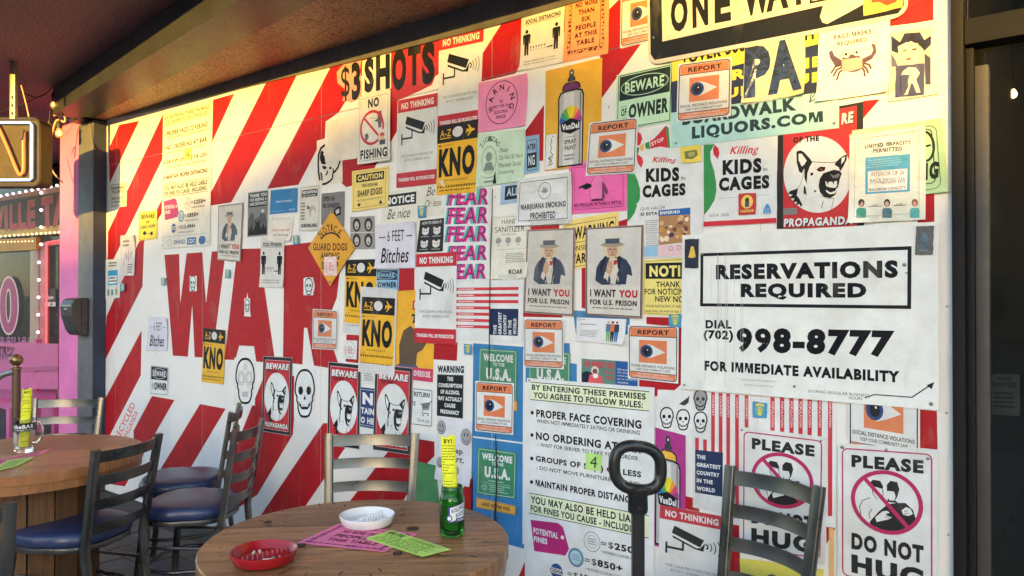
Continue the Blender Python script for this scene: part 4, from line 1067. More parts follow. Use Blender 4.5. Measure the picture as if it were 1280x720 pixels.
s = Sheet('open_poster', [(402,242),(430.7,239),(430,283.6),(401.5,281)], 'dark grey OPEN FOR BUSINESS paper half behind the orange diamond sign', 'poster', (122,124,126), 2)
s.text('OPEN for',.06,.1,.6,.25,K,.02).text('BUSINESS!',.08,.32,.8,.46,K,.02).poly([(.55,.5),(.85,.42),(.86,.66),(.58,.72)],K).poly([(.62,.54),(.78,.48),(.8,.6),(.66,.66)],(180,182,184)); s.done()
s = social('distancing_sheet', [(326,297),(355.4,297),(354.4,359.7),(325,359)], 'small white SOCIAL DISTANCING sheet between the red A and the red R', 3)
# skulls pasted on the letters and the wall
for nm, q, lb, args in (('skull_decal', [(237,345),(246,345),(246,364),(237,364)], 'tiny oval skull decal on the red W', (241,354,3.4,9)),
                  ('skull_decal', [(305.5,373),(312.5,373),(312.5,392),(305.5,392)], 'tiny skull decal in the opening of the red A letter', (309,382,2.6,7.5)),
                  ('skull_decal', [(381,346.8),(391.5,346.8),(391.5,369),(381,369)], 'small skull decal in the opening of the red R', (386,358,4.6,10))):
    s = Sheet(nm, q, lb, 'decal', W_, 2.2, kind='vinyl'); skull(s,*args,w=.006); s.done()
s = Sheet('skull_decal', [(368,461),(394.5,461),(393.5,522),(367.5,522)], 'white skull poster outlined in black between the two dog posters', 'decal', (218,222,224), 1)
skull(s,381,491.5,11.8,29,w=.013,fill=W_); s.done()
s = Sheet('skull_decal', [(293,447),(319.5,447),(318.5,507),(292,507)], 'white flowered skull outline above the backs of the two wall side chairs', 'decal', (218,222,224), 1)
skull(s,306.5,476,11.3,27.5,w=.014,sugar=True); s.done()
dog('dog_poster', [(329,445),(365.5,447),(363,545),(327,539)], 'red dog poster left of the white skull, leftmost of its kind', 2)
dog('dog_poster', [(410.5,452),(451,456),(449,562),(409,556)], 'red dog poster right of the white skull, behind the chair back', 2)
dog('dog_poster', [(469,455),(516,460),(513,569),(466,562)], 'red dog poster beside the cart return sign, behind the chair back', 2.6)
s = Sheet('navy_sign', [(451,484),(469,486),(468,536.5),(450,533)], 'navy blue sign mostly hidden between two red dog posters', 'sign', (38,62,112), 1, kind='vinyl')
s.frame(.0,.05,1,.95,.002,W_).text('N',.14,.12,.86,.42,W_,.04).text('TAIN',.05,.5,.95,.66,W_,.03).text('O HE',.05,.74,.95,.90,W_,.03); s.done()
s = Sheet('price_label', [(453,461),(468,463),(468,480),(453,480)], 'small white printed label under the central KNO poster', 'label', W_, 3.2); s.scrib(.1,.1,.9,.8,5,(120,124,128)); s.done()
s = Sheet('cart_sign', [(515.5,484.4),(541,487),(540.4,534.4),(513,531)], 'white cart RETURN sign with a shopping cart drawing', 'sign', W_, 2, kind='vinyl', rad=.006)
s.frame(.04,.03,.96,.97,.003,K,r=.008).text('RETURN',.1,.1,.86,.23,K,.02).text('ng',.02,.36,.2,.48,K,.01)
s.line([(.4,.42),(.5,.42),(.56,.56),(.82,.54),(.9,.32),(.98,.31)],.003,K).poly([(.48,.40),(.88,.34),(.8,.52),(.56,.54)],(110,112,116)).line([(.56,.56),(.54,.66),(.84,.64)],.003,K).ell(.58,.71,.03,.02,K,10).ell(.8,.69,.03,.02,K,10).text('Thank you',.3,.80,.88,.91,K,.0,.2); s.done()
s = Sheet('alcohol_sign', [(546,456.7),(580.4,457.3),(579.3,524.4),(545.5,520.4)], 'white and black WARNING alcohol sign under the middle camera poster', 'sign', W_, 2, kind='vinyl')
s.text('WARNING',.03,.0,.99,.14,K,.045).rect(.02,.175,.98,.985,(30,34,36)).frame(.05,.19,.95,.97,.0012,(90,92,94))
for i, t in enumerate(('THE','CONSUMPTION','OF ALCOHOL','MAY ACTUALLY','CAUSE','PREGNANCY')):
    wt = (.22,.86,.7,.88,.4,.7)[i]; s.text(t,.5-wt/2,.215+i*.127,.5+wt/2,.295+i*.127,W_,.035)
s.done()
s = Sheet('smiley_paper', [(547,522),(590,527),(589,608),(545,598)], 'pale lilac paper with grey smiling faces behind the yellow menu', 'paper', (206,210,222), 3, curl={'b':.014})
for x, y, r in ((.12,.15,.13),(.84,.25,.15),(.12,.72,.1),(.6,.8,.08)):
    ry_ = r*s.wd/s.ht*1.15
    s.ell(x,y,r,ry_,(70,74,80)).ell(x-.004,y-.002,r*.93,ry_*.93,(152,156,162)).ell(x-.3*r,y-.25*ry_,r*.1,ry_*.22,K,10).ell(x+.3*r,y-.25*ry_,r*.1,ry_*.22,K,10).ring(x,y,r*.6,ry_*.6,.0025,K,12,20,160)
s.text('keep',.30,.44,.76,.56,(90,94,100),.02).text('apart.',.25,.58,.80,.70,(90,94,100),.02); s.done()
# ---- centre left
kno('luggage_poster', [(432,325),(471,324),(469,408),(430.5,403)], 'yellow KNO poster half hidden behind the central one', 2, sheet=[(432,324),(471.5,323),(469,420),(428.4,416)])
kno('luggage_poster', [(452.6,370.8),(494,373),(491,457.4),(449.5,453)], 'whole yellow KNO poster on grey backing in the wall middle, above the navy sign', 4, sheet=[(451,358),(496.4,361.7),(492.8,470),(447.7,464.6)])
kno('luggage_poster', [(547,158),(598,148.5),(594.5,240),(545.5,244.5)], 'yellow KNO poster high up beside the green bordered smoking paper', 3)
s = Sheet('logo_sticker', [(429,425),(446.5,426),(445.5,449.5),(429,448)], 'white square sticker with a red ring logo left of the central KNO poster', 'sticker', W_, 3)
s.ring(.48,.5,.38,.42,.0018,(184,70,84)).text('18b',.2,.3,.78,.72,(184,70,84),-.008); s.done()
report('eye_sign', [(391,386),(422.4,388),(421,437.5),(390,436)], 'orange eye sign on the big red R, leftmost of its kind', 3)
s = Sheet('yellow_poster', [(497,364),(545,360),(541,478),(493,472)], 'yellow and magenta poster half behind the middle camera poster', 'poster', (226,172,58), 1.4)
s.rect(0,.86,1,1,(196,62,96)).text("D OVERDOSE.",.42,.89,.95,.955,W_,.02).rect(.42,.12,.62,.22,(196,50,70)).text('N',.46,.135,.6,.205,W_,.02).text('T',.4,.27,.6,.37,K,.03,.2)
s.poly([(.12,.84),(.1,.62),(.2,.45),(.38,.40),(.52,.45),(.58,.56),(.72,.54),(.82,.58),(.72,.66),(.58,.70),(.56,.84)],(96,80,66)).poly([(.05,.84),(.62,.84),(.6,.86),(.05,.86)],(60,92,130)).done()
nothinking('camera_poster', [(520.5,317.5),(571,315),(570,431),(518,428)], 'NO THINKING camera poster in the middle of the wall, left of the flag poster', 4)
nothinking('camera_poster', [(497.7,125.6),(547,116),(545.6,229.8),(495.6,235)], 'NO THINKING camera poster right of the NO FISHING sign', 2)
s = nothinking('camera_poster', [(549,46),(605,33.5),(599,157),(547,165)], 'NO THINKING camera poster at the top of the wall beside SHOTS', 1.4)
owner('owner_sign', [(464,337.4),(499,336.6),(498,364),(464,364)], 'blue BEWARE sign mostly hidden between the 6 FEET sheet and the central KNO poster', 1, LBLUE, (34,44,66), K)
s = Sheet('notice_sheet', [(478,241),(524,234.5),(523,277),(477,281.5)], 'white NOTICE Be nice sheet under the camera poster', 'poster', (214,214,206), 1.6, curl={'bl':.010})
s.rect(.05,.1,.93,.46,(50,52,54)).text('NOTICE',.1,.17,.88,.40,W_,.03).text('Be nice',.16,.54,.78,.84,K,-.006,.35); s.done()
s = Sheet('script_sheet', [(524,231),(557,226),(555,268),(523,272)], 'white sheet with black script lettering right of the NOTICE sheet', 'poster', (214,214,206), 1.2, curl={'tr':.012,'br':.01})
s.text('Be',.3,.12,.62,.38,K,-.006,.35).text('Or leave',.25,.5,.98,.72,K,-.006,.35); s.done()
s = Sheet('caution_sign', [(440,214),(486,207.5),(485,258),(440,265)], 'yellow orange CAUTION THIS SIGN HAS SHARP EDGES sign', 'sign', (240,204,120), 3, kind='vinyl')
s.frame(.05,.05,.93,.93,.002,(110,90,50)).rect(.12,.1,.88,.3,K).text('CAUTION',.16,.13,.84,.27,(240,204,120),.035).text('THIS SIGN HAS',.28,.36,.72,.44,K,.02).text('SHARP EDGES',.16,.50,.84,.66,K,.02).text("DON'T TOUCH THE EDGES OF THIS SIGN",.14,.73,.86,.77,(80,70,50),.01).poly([(.2,.80),(.25,.85),(.2,.9),(.15,.85)],K).poly([(.8,.8),(.85,.9),(.75,.9)],K); s.done()
s = Sheet('portrait_sheet', [(437.8,271),(468,270),(468,311),(438,311)], 'black and white sheet of four portraits above the KNO poster', 'poster', (150,150,150), 2)
for x, y in ((.27,.26),(.76,.26),(.27,.74),(.76,.74)):
    s.ell(x,y,.17,.21,(60,58,58),18).ell(x,y+.02,.09,.13,(188,184,180),14).ell(x,y+.07,.04,.025,(70,60,60),10)
s.rect(0,.485,1,.51,(206,206,206)); s.done()
feet('distance_paper', [(470,281),(520,276.3),(519,335),(469.5,336)], 'large taped 6 FEET paper in the middle left of the wall', 4, 2)
s = Sheet('mask_guide', [(525,275.5),(555,272.5),(553.5,314),(520.5,315)], 'black HOW TO WEAR IT paper with small animal faces', 'poster', (48,50,54), 2.4)
s.text('HOW TO WEAR IT:',.1,.06,.92,.15,W_,.015,.15)
for x, y in ((.28,.38),(.74,.38),(.28,.78),(.74,.78)):
    s.ell(x,y,.14,.10,(206,208,210),16).ell(x-.1,y-.09,.05,.05,(206,208,210),10).ell(x+.1,y-.09,.05,.05,(206,208,210),10).ell(x-.05,y-.02,.02,.02,K,8).ell(x+.05,y-.02,.02,.02,K,8)
    s.scrib(x-.16,y+.13,x+.16,y+.17,1,(190,190,190),.5,.0)
s.done()
# $3 SHOTS painted letters
s = Sheet('shots_lettering', [(424,82),(546,54),(544,108),(424,127)], 'black torn $3 SHOTS lettering at the top of the wall', 'lettering', depth=.0006, hidden=False, col=(212,190,176), th=.0004, kind='gloss')
bpy.data.objects.remove(s.root); 
s.root = empty('shots_lettering', s.C, 'black torn $3 SHOTS lettering at the top of the wall', 'lettering')
for pts, c in (([(421,90),(430,80),(452,75),(450,88),(455,120),(440,128),(428,126),(432,112),(422,104)],(206,150,140)),([(489,66),(515,58),(548,50),(549,82),(540,106),(524,114),(502,124),(488,122)],(170,48,58)),([(453,76),(488,66),(489,110),(478,120),(452,120)],(220,212,196))):
    s.poly(pts,c,P=True)
s.text('$',0,0,0,0,K,.05,quad=[(426,84),(437,81.5),(437.5,125),(427,128)])
s.text('3',0,0,0,0,K,.055,quad=[(439,79),(450.5,76),(451,122),(440,127)])
for t, q in (('S',[(455.5,74),(467.5,71),(467.5,114),(455.5,117.5)]),('H',[(470,70.5),(487.5,67),(487.5,110.5),(470,114)]),('O',[(490,63.5),(508,59),(508,111),(490,115.5)]),('T',[(510,57),(526,53),(526,105),(510,109)]),('S',[(527.5,54),(544,50.5),(543.5,103.5),(527.5,107.5)])):
    s.text(t,0,0,0,0,K,.06,quad=q)
s.done()
s = Sheet('blank_sheet', [(407,152.7),(447.7,142),(447.7,198.5),(409,202)], 'blank yellowed sheet left of the NO FISHING sign', 'paper', (222,216,204), 1.4, curl={'bl':.012,'br':.01})
for y in (.14,.34,.55,.75): s.line([(.08,y),(.95,y)],.0006,(180,180,170))
for x in (.08,.3,.5,.72,.95): s.line([(x,.14),(x,.75)],.0006,(180,180,170))
s.done()
s = Sheet('face_stencil', [(396,178),(428,170),(428,228),(396,233)], 'half covered black stencil of a face left of the caution sign', 'stencil', (218,212,202), 1)
P9 = lambda L: [(380+x/9, 160+y/9) for x, y in L]
s.line(P9([(235,190),(190,230),(165,300),(160,400),(165,500),(180,590)]),.014,K,P=True)
s.poly(P9([(200,250),(215,265),(228,270),(215,290),(235,330),(238,380),(250,400),(225,412),(195,400),(178,340),(185,280)]),K,P=True)
s.poly(P9([(205,425),(240,428),(258,445),(240,468),(212,458)]),K,P=True).poly(P9([(285,440),(305,432),(312,455),(298,468),(284,458)]),K,P=True)
s.poly(P9([(262,470),(272,500),(258,530),(232,535),(250,515),(256,490)]),K,P=True).line(P9([(190,500),(200,540),(205,590)]),.012,K,P=True)
s.line(P9([(205,635),(250,625),(290,600),(318,570),(328,500),(350,490),(385,440),(408,368)]),.012,K,P=True).line(P9([(325,455),(333,480),(350,490)]),.008,K,P=True); s.done()
s = Sheet('fishing_sign', [(447.7,121.5),(488,112.5),(489.5,200.6),(448.8,206)], 'white NO FISHING sign with red ring, hanging loose from the wall', 'sign', (216,214,206), 5, kind='gloss', tilt=.012, th=.0012)
s.frame(.06,.04,.93,.96,.0018,(70,72,74)).text('NO',.32,.06,.66,.20,K,.03).text('FISHING',.1,.80,.92,.94,K,.025)
s.poly([(.62,.28),(.72,.26),(.76,.34),(.74,.50),(.66,.52),(.62,.42),(.5,.40),(.62,.38)],(90,96,104)).line([(.62,.38),(.45,.34),(.36,.36)],.0018,(90,96,104)).poly([(.22,.58),(.32,.56),(.36,.62),(.26,.70)],(90,96,104))
s.ring(.45,.49,.345,.235,.014,(190,44,54)).line([(.20,.33),(.70,.65)],.012,(190,44,54))
s.rect(.66,.54,.88,.76,(214,206,190)).ell(.77,.62,.07,.035,(190,60,60),12).ell(.77,.66,.06,.03,(214,170,130),12).rect(.69,.69,.86,.76,(70,74,80))
s.screw(.03,.02,.004,P=False).screw(.97,.97,.004,P=False).screw(.04,.97,.004,P=False); s.done()
s = Sheet('diamond_sign', [(414.8,263.2),(444,309),(412.5,357.4),(385,310)], 'orange diamond NOTICE GUARD DOGS sign', 'sign', (214,156,44), 5, kind='metal', th=.002)
Q7 = lambda x0,y0,x1,y1: [(380+x0/5.14,230+y0/5.14),(380+x1/5.14,230+y0/5.14),(380+x1/5.14,230+y1/5.14),(380+x0/5.14,230+y1/5.14)]
for ch, x, y, a in zip('NOTICE',(107,133,158,178,200,230),(322,297,283,280,290,315),(-40,-28,-12,0,14,32)):
    c = Vector((380+x/5.14, 230+y/5.14)); w_ = 2.1 if ch != 'I' else .8; h_ = 4.2
    ca, sa = math.cos(R(a)), math.sin(R(a))
    s.text(ch,0,0,0,0,K,.012,quad=[(c.x+dx*ca-dy*sa, c.y+dx*sa+dy*ca) for dx, dy in ((-w_,-h_),(w_,-h_),(w_,h_),(-w_,h_))])
s.line([(380+x/5.14,230+y/5.14) for x, y in ((108,355),(135,326),(172,312),(208,322),(232,350))],.009,K,P=True)
s.text('GUARD DOGS',0,0,0,0,K,.015,quad=Q7(60,380,278,428)).text('AMONG',0,0,0,0,K,.015,quad=Q7(107,440,228,484)).text('SHEEP',0,0,0,0,K,.015,quad=Q7(112,500,222,548))
s.screw(415,266.5,.006).screw(412.6,352,.008).screw(388,310,.005).screw(441,309,.005); s.done()
s = sticker('logo_sticker', [(405.3,321.4),(420.5,320.5),(421,344.8),(405.3,344.4)], 'pale pink sticker with a ring logo on the orange diamond sign', (232,206,206), 6.2)
s.ring(.5,.5,.42,.44,.0018,(190,84,90)).text('18b',.2,.28,.8,.74,(190,84,90),-.008); s.done()

# ---- centre
s = social('distancing_sheet', [(652,20),(707,4),(704,78),(650,89)], 'sunlit SOCIAL DISTANCING sheet at the top of the wall beside the orange one', 2)
s = Sheet('table_rule_poster', [(707,-6),(762,-20),(760,67),(703,78)], 'orange NO MORE THAN SIX PEOPLE AT THIS TABLE poster with ornate border', 'poster', (236,152,104), 2)
BR = (72,44,40)
s.frame(.16,.09,.82,.86,.003,BR).frame(.1,.05,.9,.91,.0012,BR)
s.k += 1
for i in range(54):
    t = i/54*4; e = int(t); f = t-e
    x, y = [(.13+.74*f,.07),(.87,.07+.82*f),(.87-.74*f,.885),(.13,.885-.82*f)][e]
    x += random.uniform(-.02,.02); y += random.uniform(-.012,.012); r = random.uniform(.02,.042)
    s.poly([(x+r*math.cos(a)*(1 if k % 2 else .5), y+r*.75*math.sin(a)*(1 if k % 2 else .5)) for k, a in enumerate([j*math.pi/5 for j in range(10)])],BR,k=s.k)
for i, t in enumerate(('NO MORE','THAN','SIX','PEOPLE','AT THIS','TABLE')):
    wt = (.5,.36,.2,.46,.5,.40)[i]; s.text(t,.5-wt/2,.16+i*.112,.5+wt/2,.235+i*.112,(70,30,30),.03)
s.done()
report('eye_sign', [(776,-12),(832,-25),(830,48),(775,60)], 'orange eye sign at the top edge, cut by the one way sign', 2)
s = Sheet('fence_warning', [(598,103.6),(660.6,92),(657,157),(597,166)], 'pink WARNING DO NOT PEE ON ELECTRIC FENCE sheet', 'poster', (240,140,182), 2, curl={'tr':.012,'br':.008})
s.ring(.49,.47,.32,.42,.0035,K)
s.arctext('WARNING',.49,.47,.225,.30,200,-20,.027,K,.02)
for t, y, wt in (('DO',.42,.07),('NOT PEE ON',.51,.34),('ELECTRIC',.62,.28),('FENCE',.72,.20)): s.text(t,.49-wt/2,y,.49+wt/2,y+.062,(90,50,70),.016)
s.done()
s = Sheet('seating_sheet', [(597,167),(658,161),(654,226),(595.5,234)], 'mint Please Do Not Sit Here sheet with an oval portrait seal', 'poster', (188,214,196), 3, curl={'tr':.01,'bl':.008})
g = (84,100,96)
s.arctext('ZIG-ZAG',.27,.34,.2,.22,150,30,.022,g,.01).ring(.26,.52,.16,.26,.0018,g).ring(.26,.52,.14,.235,.001,g).ell(.26,.46,.07,.09,(130,146,140),16).poly([(.14,.72),(.2,.56),(.32,.56),(.38,.72)],(120,136,130)).line([(.1,.8),(.18,.85),(.34,.85),(.42,.8)],.0022,g).scrib(.16,.90,.38,.96,1,g)
for i, t in enumerate(('Please','Do Not Sit Here','Maintain Social','Distancing')): s.text(t,.48,.31+i*.145,(.66,.96,.94,.8)[i],.40+i*.145,(70,84,80),-.004,.2)
s.line([(.42,.5),(.47,.62),(.46,.98)],.001,g).poly([(.36,.98),(.38,.84),(.41,.74),(.42,.86),(.44,.98)],K); s.done()
s = Sheet('water_sheet', [(645,172.5),(674,168),(674,214.5),(645,220)], 'pale blue water warning sheet behind the mint seating sheet', 'poster', (136,172,206), 1.6)
s.frame(.5,.12,.9,.92,.0022,K).text('ATER',.5,.22,.86,.38,K,.02).rect(.48,.46,.88,.86,(40,44,52)).text('NG',.54,.52,.82,.80,(190,206,222),.02); s.done()
s = Sheet('signature_strip', [(683,169),(695.6,167),(694.7,210.6),(681.6,212)], 'white strip with a black upright signature beside the spray can poster', 'sticker', W_, 3.4)
s.line([(.55,.9),(.35,.82),(.6,.75),(.3,.68),(.7,.6),(.45,.5),(.55,.4),(.45,.3),(.55,.2),(.5,.12)],.003,K).line([(.2,.9),(.7,.85),(.3,.7),(.75,.66)],.0022,K).ell(.66,.06,.06,.02,K,8); s.done()
s = Sheet('spray_can_poster', [(682,89),(753,72),(750,205),(681,214)], 'mustard yellow poster of a grey spray paint can', 'poster', (216,168,62), 1.8)
s.rect(0,0,1,1,(216,168,62)); spray(s,.24,.70,(108,50,104)); s.done()
owner('owner_sign', [(771,94),(843,78),(840,152),(769,164)], 'mint green BEWARE OF OWNER sign left of the blue liquor banner', 1.8, MINT, (34,48,44), K)
report('eye_sign', [(736.7,153.5),(797.7,146),(794.6,216),(732,220)], 'orange eye sign between the yellow spray can poster and the STOP megaphone', 4)
s = Sheet('penguin_poster', [(711,203),(784,198),(783,263),(713,268)], 'hot pink NO PENGUIN poster with a penguin drawing', 'poster', (240,106,176), 2)
s.frame(.05,.08,.95,.92,.0016,(70,30,50),r=.008).frame(.09,.11,.92,.89,.001,(70,30,50))
s.poly([(.38,.72),(.36,.60),(.40,.42),(.46,.28),(.56,.26),(.62,.40),(.64,.60),(.62,.74)],(232,120,180)).line([(.38,.74),(.36,.60),(.40,.42),(.46,.28),(.56,.26),(.62,.40),(.64,.60),(.62,.74),(.38,.74)],.0012,K)
s.poly([(.58,.40),(.64,.48),(.69,.62),(.66,.68),(.62,.60),(.63,.74),(.58,.74)],(120,60,100)).poly([(.44,.28),(.48,.18),(.56,.18),(.58,.28)],K).poly([(.40,.50),(.30,.55),(.22,.50),(.17,.53),(.17,.49),(.28,.44),(.33,.42),(.40,.46)],K)
s.poly([(.40,.75),(.48,.73),(.60,.75),(.62,.78),(.38,.78)],(90,40,70)).text('NO PENGUIN W/TIARA & PISTOL',.08,.80,.92,.87,(90,20,50),.02); s.done()
s = Sheet('warning_sign', [(703,277),(773,264),(772,330),(703,338)], 'pale orange WARNING sign behind the two large prison posters', 'sign', (242,204,124), 1.6)
s.frame(.05,.1,.96,.95,.002,K).text('WARNING',.22,.16,.93,.42,K,.02).poly([(.08,.42),(.13,.2),(.18,.42)],K).line([(.05,.47),(.96,.47)],.002,K).text('CONSIDER',.1,.54,.6,.64,K,.0).text('WARNED',.1,.70,.74,.90,K,.02); s.done()
manposter('prison_poster', [(659,287),(719,284.6),(717,395.4),(654,391)], 'large framed U.S. PRISON poster, left of the pair, its top under the marijuana sheet', 4)
manposter('prison_poster', [(732,284.6),(804.6,281),(802.5,398),(731.7,394)], 'large framed U.S. PRISON poster, right of the pair, beside the yellow NOTICE sign', 4.4)
s = Sheet('smoking_sheet', [(646.7,224),(715,215),(714,279),(645.6,282.5)], 'laminated MARIJUANA SMOKING PROHIBITED sheet', 'sign', (208,212,214), 5, kind='plastic', th=.0012, curl={'bl':.014,'tr':.010})
s.frame(.055,.09,.93,.90,.0022,(50,52,56)).ring(.52,.31,.11,.17,.003,(110,114,118)).text('MARIJUANA SMOKING',.08,.55,.90,.70,(44,46,50),.02).text('PROHIBITED',.26,.74,.72,.88,(44,46,50),.02)
for a in (-70,-40,-15,15,40,70):
    s.poly([(.52,.36),(.52+.04*math.sin(R(a-12)),.36-.09*math.cos(R(a-12))),(.52+.085*math.sin(R(a)),.36-.18*math.cos(R(a))),(.52+.04*math.sin(R(a+12)),.36-.09*math.cos(R(a+12)))],(120,124,128))
s.screw(.02,.05,.003,P=False).screw(.97,.96,.003,P=False).tape(.02,.95,.97,.96,.02); s.done()
s = Sheet('sanitizer_sheet', [(614,270),(661,267),(660,347),(611,349)], 'taped HAND SANITIZER sheet with a small logo at its foot', 'poster', (216,218,208), 3, kind='gloss', curl={'br':.014,'bl':.01})
s.frame(.05,.03,.95,.54,.001,(120,120,120),r=.006).text('HAND',.30,.07,.70,.14,(60,62,64),-.004).text('SANITIZER',.12,.18,.90,.27,(60,62,64),-.002).text('AVAILABLE HERE',.3,.295,.68,.315,(60,62,64),.0)
for x in (.22,.48,.74): s.ell(x,.40,.075,.05,(150,152,150),14).rect(x-.03,.47,x+.04,.48,(120,120,120))
s.scrib(.42,.60,.92,.76,6,(110,112,110),.4).text('ROAR',.52,.86,.88,.94,(40,40,42),.02).tape(.1,.98,.8,.99,.02); s.done()
s = Sheet('fear_poster', [(552,240),(613,229),(611,350),(552,352)], 'white poster repeating FEAR in pink and teal shifted letters', 'poster', W_, 2)
for i, (x0,x1,y0,y1) in enumerate(((145,383,78,178),(140,380,190,290),(136,376,303,398),(146,374,420,510),(146,368,530,622))):
    def qq(dx): return [(530+(x0+dx)/4.8,220+y0/4.8),(530+(x1+dx)/4.8,220+(y0-6)/4.8),(530+(x1+dx-4)/4.8,220+(y1-6)/4.8),(530+(x0+dx-6)/4.8,220+y1/4.8)]
    for dx, c, k in ((-9,(96,184,180),4),(9,(206,58,138),6),(0,(74,52,110),8)):
        s.text('FEAR',0,0,0,0,c,(.03 if dx else -.02),.12,quad=qq(dx),k=k)
s.done()
s = Sheet('all_sheet', [(626,231),(655,228),(653,252),(625,256)], 'pale blue sheet with a black box above the sanitizer sheet', 'poster', (150,182,212), 1.4)
s.rect(.2,.1,.85,.8,(40,44,54)).text('ALL',.28,.2,.8,.62,(170,196,220),.02); s.done()
s = Sheet('flag_poster', [(571,351),(655,349),(653,428),(570,424)], 'red striped GREATEST COUNTRY IN THE WORLD flag poster on its side', 'poster', W_, 2)
for i in range(7):
    y = .12+i*.105; x1 = .93 if i < 3 else .53
    s.rect(.0,y,x1,y+.05,(196,60,72)).scrib(.03,y+.012,.28,y+.038,1,(240,220,224),.6,.0)
s.rect(.525,.47,.935,.90,NAVY)
for i, t in enumerate(('THE','GREATEST','COUNTRY','IN THE','WORLD')):
    x = 617+i*6.2; L_ = (12,28,25,18,20)[i]
    s.text(t,0,0,0,0,W_,.03,quad=[(x,417-L_),(x,417),(x+4,417.4),(x+4,417.4-L_)][0:0] or [(x,418.0),(x,418.0-L_),(x+4,418.2-L_),(x+4,418.2)])
s.done()
s = Sheet('noticing_sign', [(804,325),(856,322),(856,396),(803.5,393)], 'yellow NOTICE THANK YOU FOR NOTICING sign under the reservations board edge', 'sign', (244,214,128), 2, kind='vinyl', rad=.008)
s.frame(.03,.03,1.2,.97,.0016,(120,100,50),r=.008)
s.text('NOTICE',0,0,0,0,(244,214,128),.03,quad=[(812,332),(872,331),(872,346),(812,346)],k=14).poly([(807,329),(856,328),(856,348.5),(807,348.5)],K,P=True)
s.text('THANK YOU',0,0,0,0,K,.015,quad=[(820,352),(872,351),(872,359.5),(820,359)]).text('FOR NOTICING THIS',0,0,0,0,K,.015,quad=[(806,361),(880,360),(880,369.5),(806,368)]).text('NEW NOTICE',0,0,0,0,K,.015,quad=[(819,370),(874,370),(874,379),(819,377)]).text('YOUR NOTICING IT HAS BEEN NOTED',0,0,0,0,K,.005,quad=[(806.5,381),(880,382),(880,385.5),(806.5,384)]).text('AND WILL BE REPORTED TO THE AUTHORITIES',0,0,0,0,K,.005,quad=[(806.5,387.5),(890,389),(890,392),(806.5,390)])
# keep only the part of the print that lies on the sheet
for nm in ('lettering','picture'):
    V, Fc, M, names = s.buf[nm]; lim = max(p[0] for p in s.q)-.002
    keep = [i for i, f in enumerate(Fc) if max(V[j].dot(s.e1) for j in f) <= lim or nm == 'picture']
    s.buf[nm] = ([v if v.dot(s.e1) <= lim else v-s.e1*(v.dot(s.e1)-lim) for v in V], [Fc[i] for i in keep], [M[i] for i in keep], names)
s.done()
s = Sheet('cages_poster', [(785,165),(880,153),(879,292),(784,286)], 'KILLING KIDS IN CAGES poster with a STOP megaphone', 'poster', W_, 1.4)
c48 = lambda L: [(680+x/4.8, 140+y/4.8) for x, y in L]
GR2 = (58,142,84)
s.poly(c48([(500,370),(545,372),(562,410),(576,460),(576,520),(552,580),(545,605),(520,640),(500,660)]),GR2,P=True)
s.poly(c48([(560,250),(590,275),(596,300),(585,335),(565,310),(558,280)]),(196,54,66),P=True).poly(c48([(560,116),(582,130),(590,160),(578,195),(560,205)]),(196,54,66),P=True).poly(c48([(556,210),(572,215),(568,240),(556,268)]),GR2,P=True)
s.poly(c48([(570,205),(585,195),(598,190),(602,225),(585,238)]),(222,180,110),P=True)
s.poly(c48([(605,190),(632,176),(637,222),(612,220)]),GR2,P=True).poly(c48([(637,174),(660,160),(690,130),(730,82),(745,215),(700,208),(660,214),(640,222)]),(196,54,66),P=True).poly(c48([(730,82),(748,95),(758,215),(745,215)]),GR2,P=True)
s.text('STOP',0,0,0,0,W_,.02,quad=c48([(642,183),(716,150),(722,170),(648,206)]))
s.text('Killing',0,0,0,0,(196,54,66),.015,.35,quad=c48([(650,268),(798,275),(795,312),(650,312)])).text('KIDS',0,0,0,0,K,.07,quad=c48([(612,340),(812,330),(812,416),(612,422)])).text('IN',0,0,0,0,K,.01,quad=c48([(824,388),(848,388),(848,408),(824,408)])).text('CAGES',0,0,0,0,K,.07,quad=c48([(592,440),(850,425),(850,500),(592,516)])); s.done()
s = Sheet('cages_poster', [(880,181),(972,168),(971,279),(880,284)], 'KILLING KIDS IN CAGES poster with a red foot band, left of the big dog poster', 'poster', W_, 2)
c45 = lambda L: [(860+x/4.5, 150+y/4.5) for x, y in L]
s.poly(c45([(88,140),(150,135),(125,180),(128,225),(148,290),(158,350),(160,400),(150,450),(120,500),(90,535)]),GR2,P=True).poly(c45([(150,138),(172,160),(177,190),(168,220),(145,195),(140,165)]),(196,54,66),P=True)
s.text('Killing',0,0,0,0,(196,54,66),.015,.35,quad=c45([(235,150),(400,140),(398,200),(235,205)])).text('KIDS',0,0,0,0,K,.07,quad=c45([(195,226),(414,212),(414,296),(195,311)])).text('IN',0,0,0,0,K,.01,quad=c45([(424,270),(446,269),(446,288),(424,290)])).text('CAGES',0,0,0,0,K,.07,quad=c45([(174,325),(458,308),(458,385),(174,402)]))
s.line(c45([(168,442),(460,420)]),.001,(120,122,126),P=True).text('U.S.A. 2020',0,0,0,0,(90,92,96),.0,quad=c45([(122,530),(230,524),(230,540),(122,545)])).poly(c45([(88,572),(498,550),(498,578),(88,600)]),(196,54,66),P=True); s.done()
s = sticker('yellow_sticker', [(850,184),(876,181),(876,202),(852,204)], 'small yellow sticker under the liquor banner', (226,208,84), 4); s.poly([(.2,.3),(.8,.25),(.86,.6),(.6,.8),(.2,.75)],(110,120,70)).poly([(.35,.4),(.7,.36),(.7,.6),(.4,.66)],(170,160,90)); s.done()
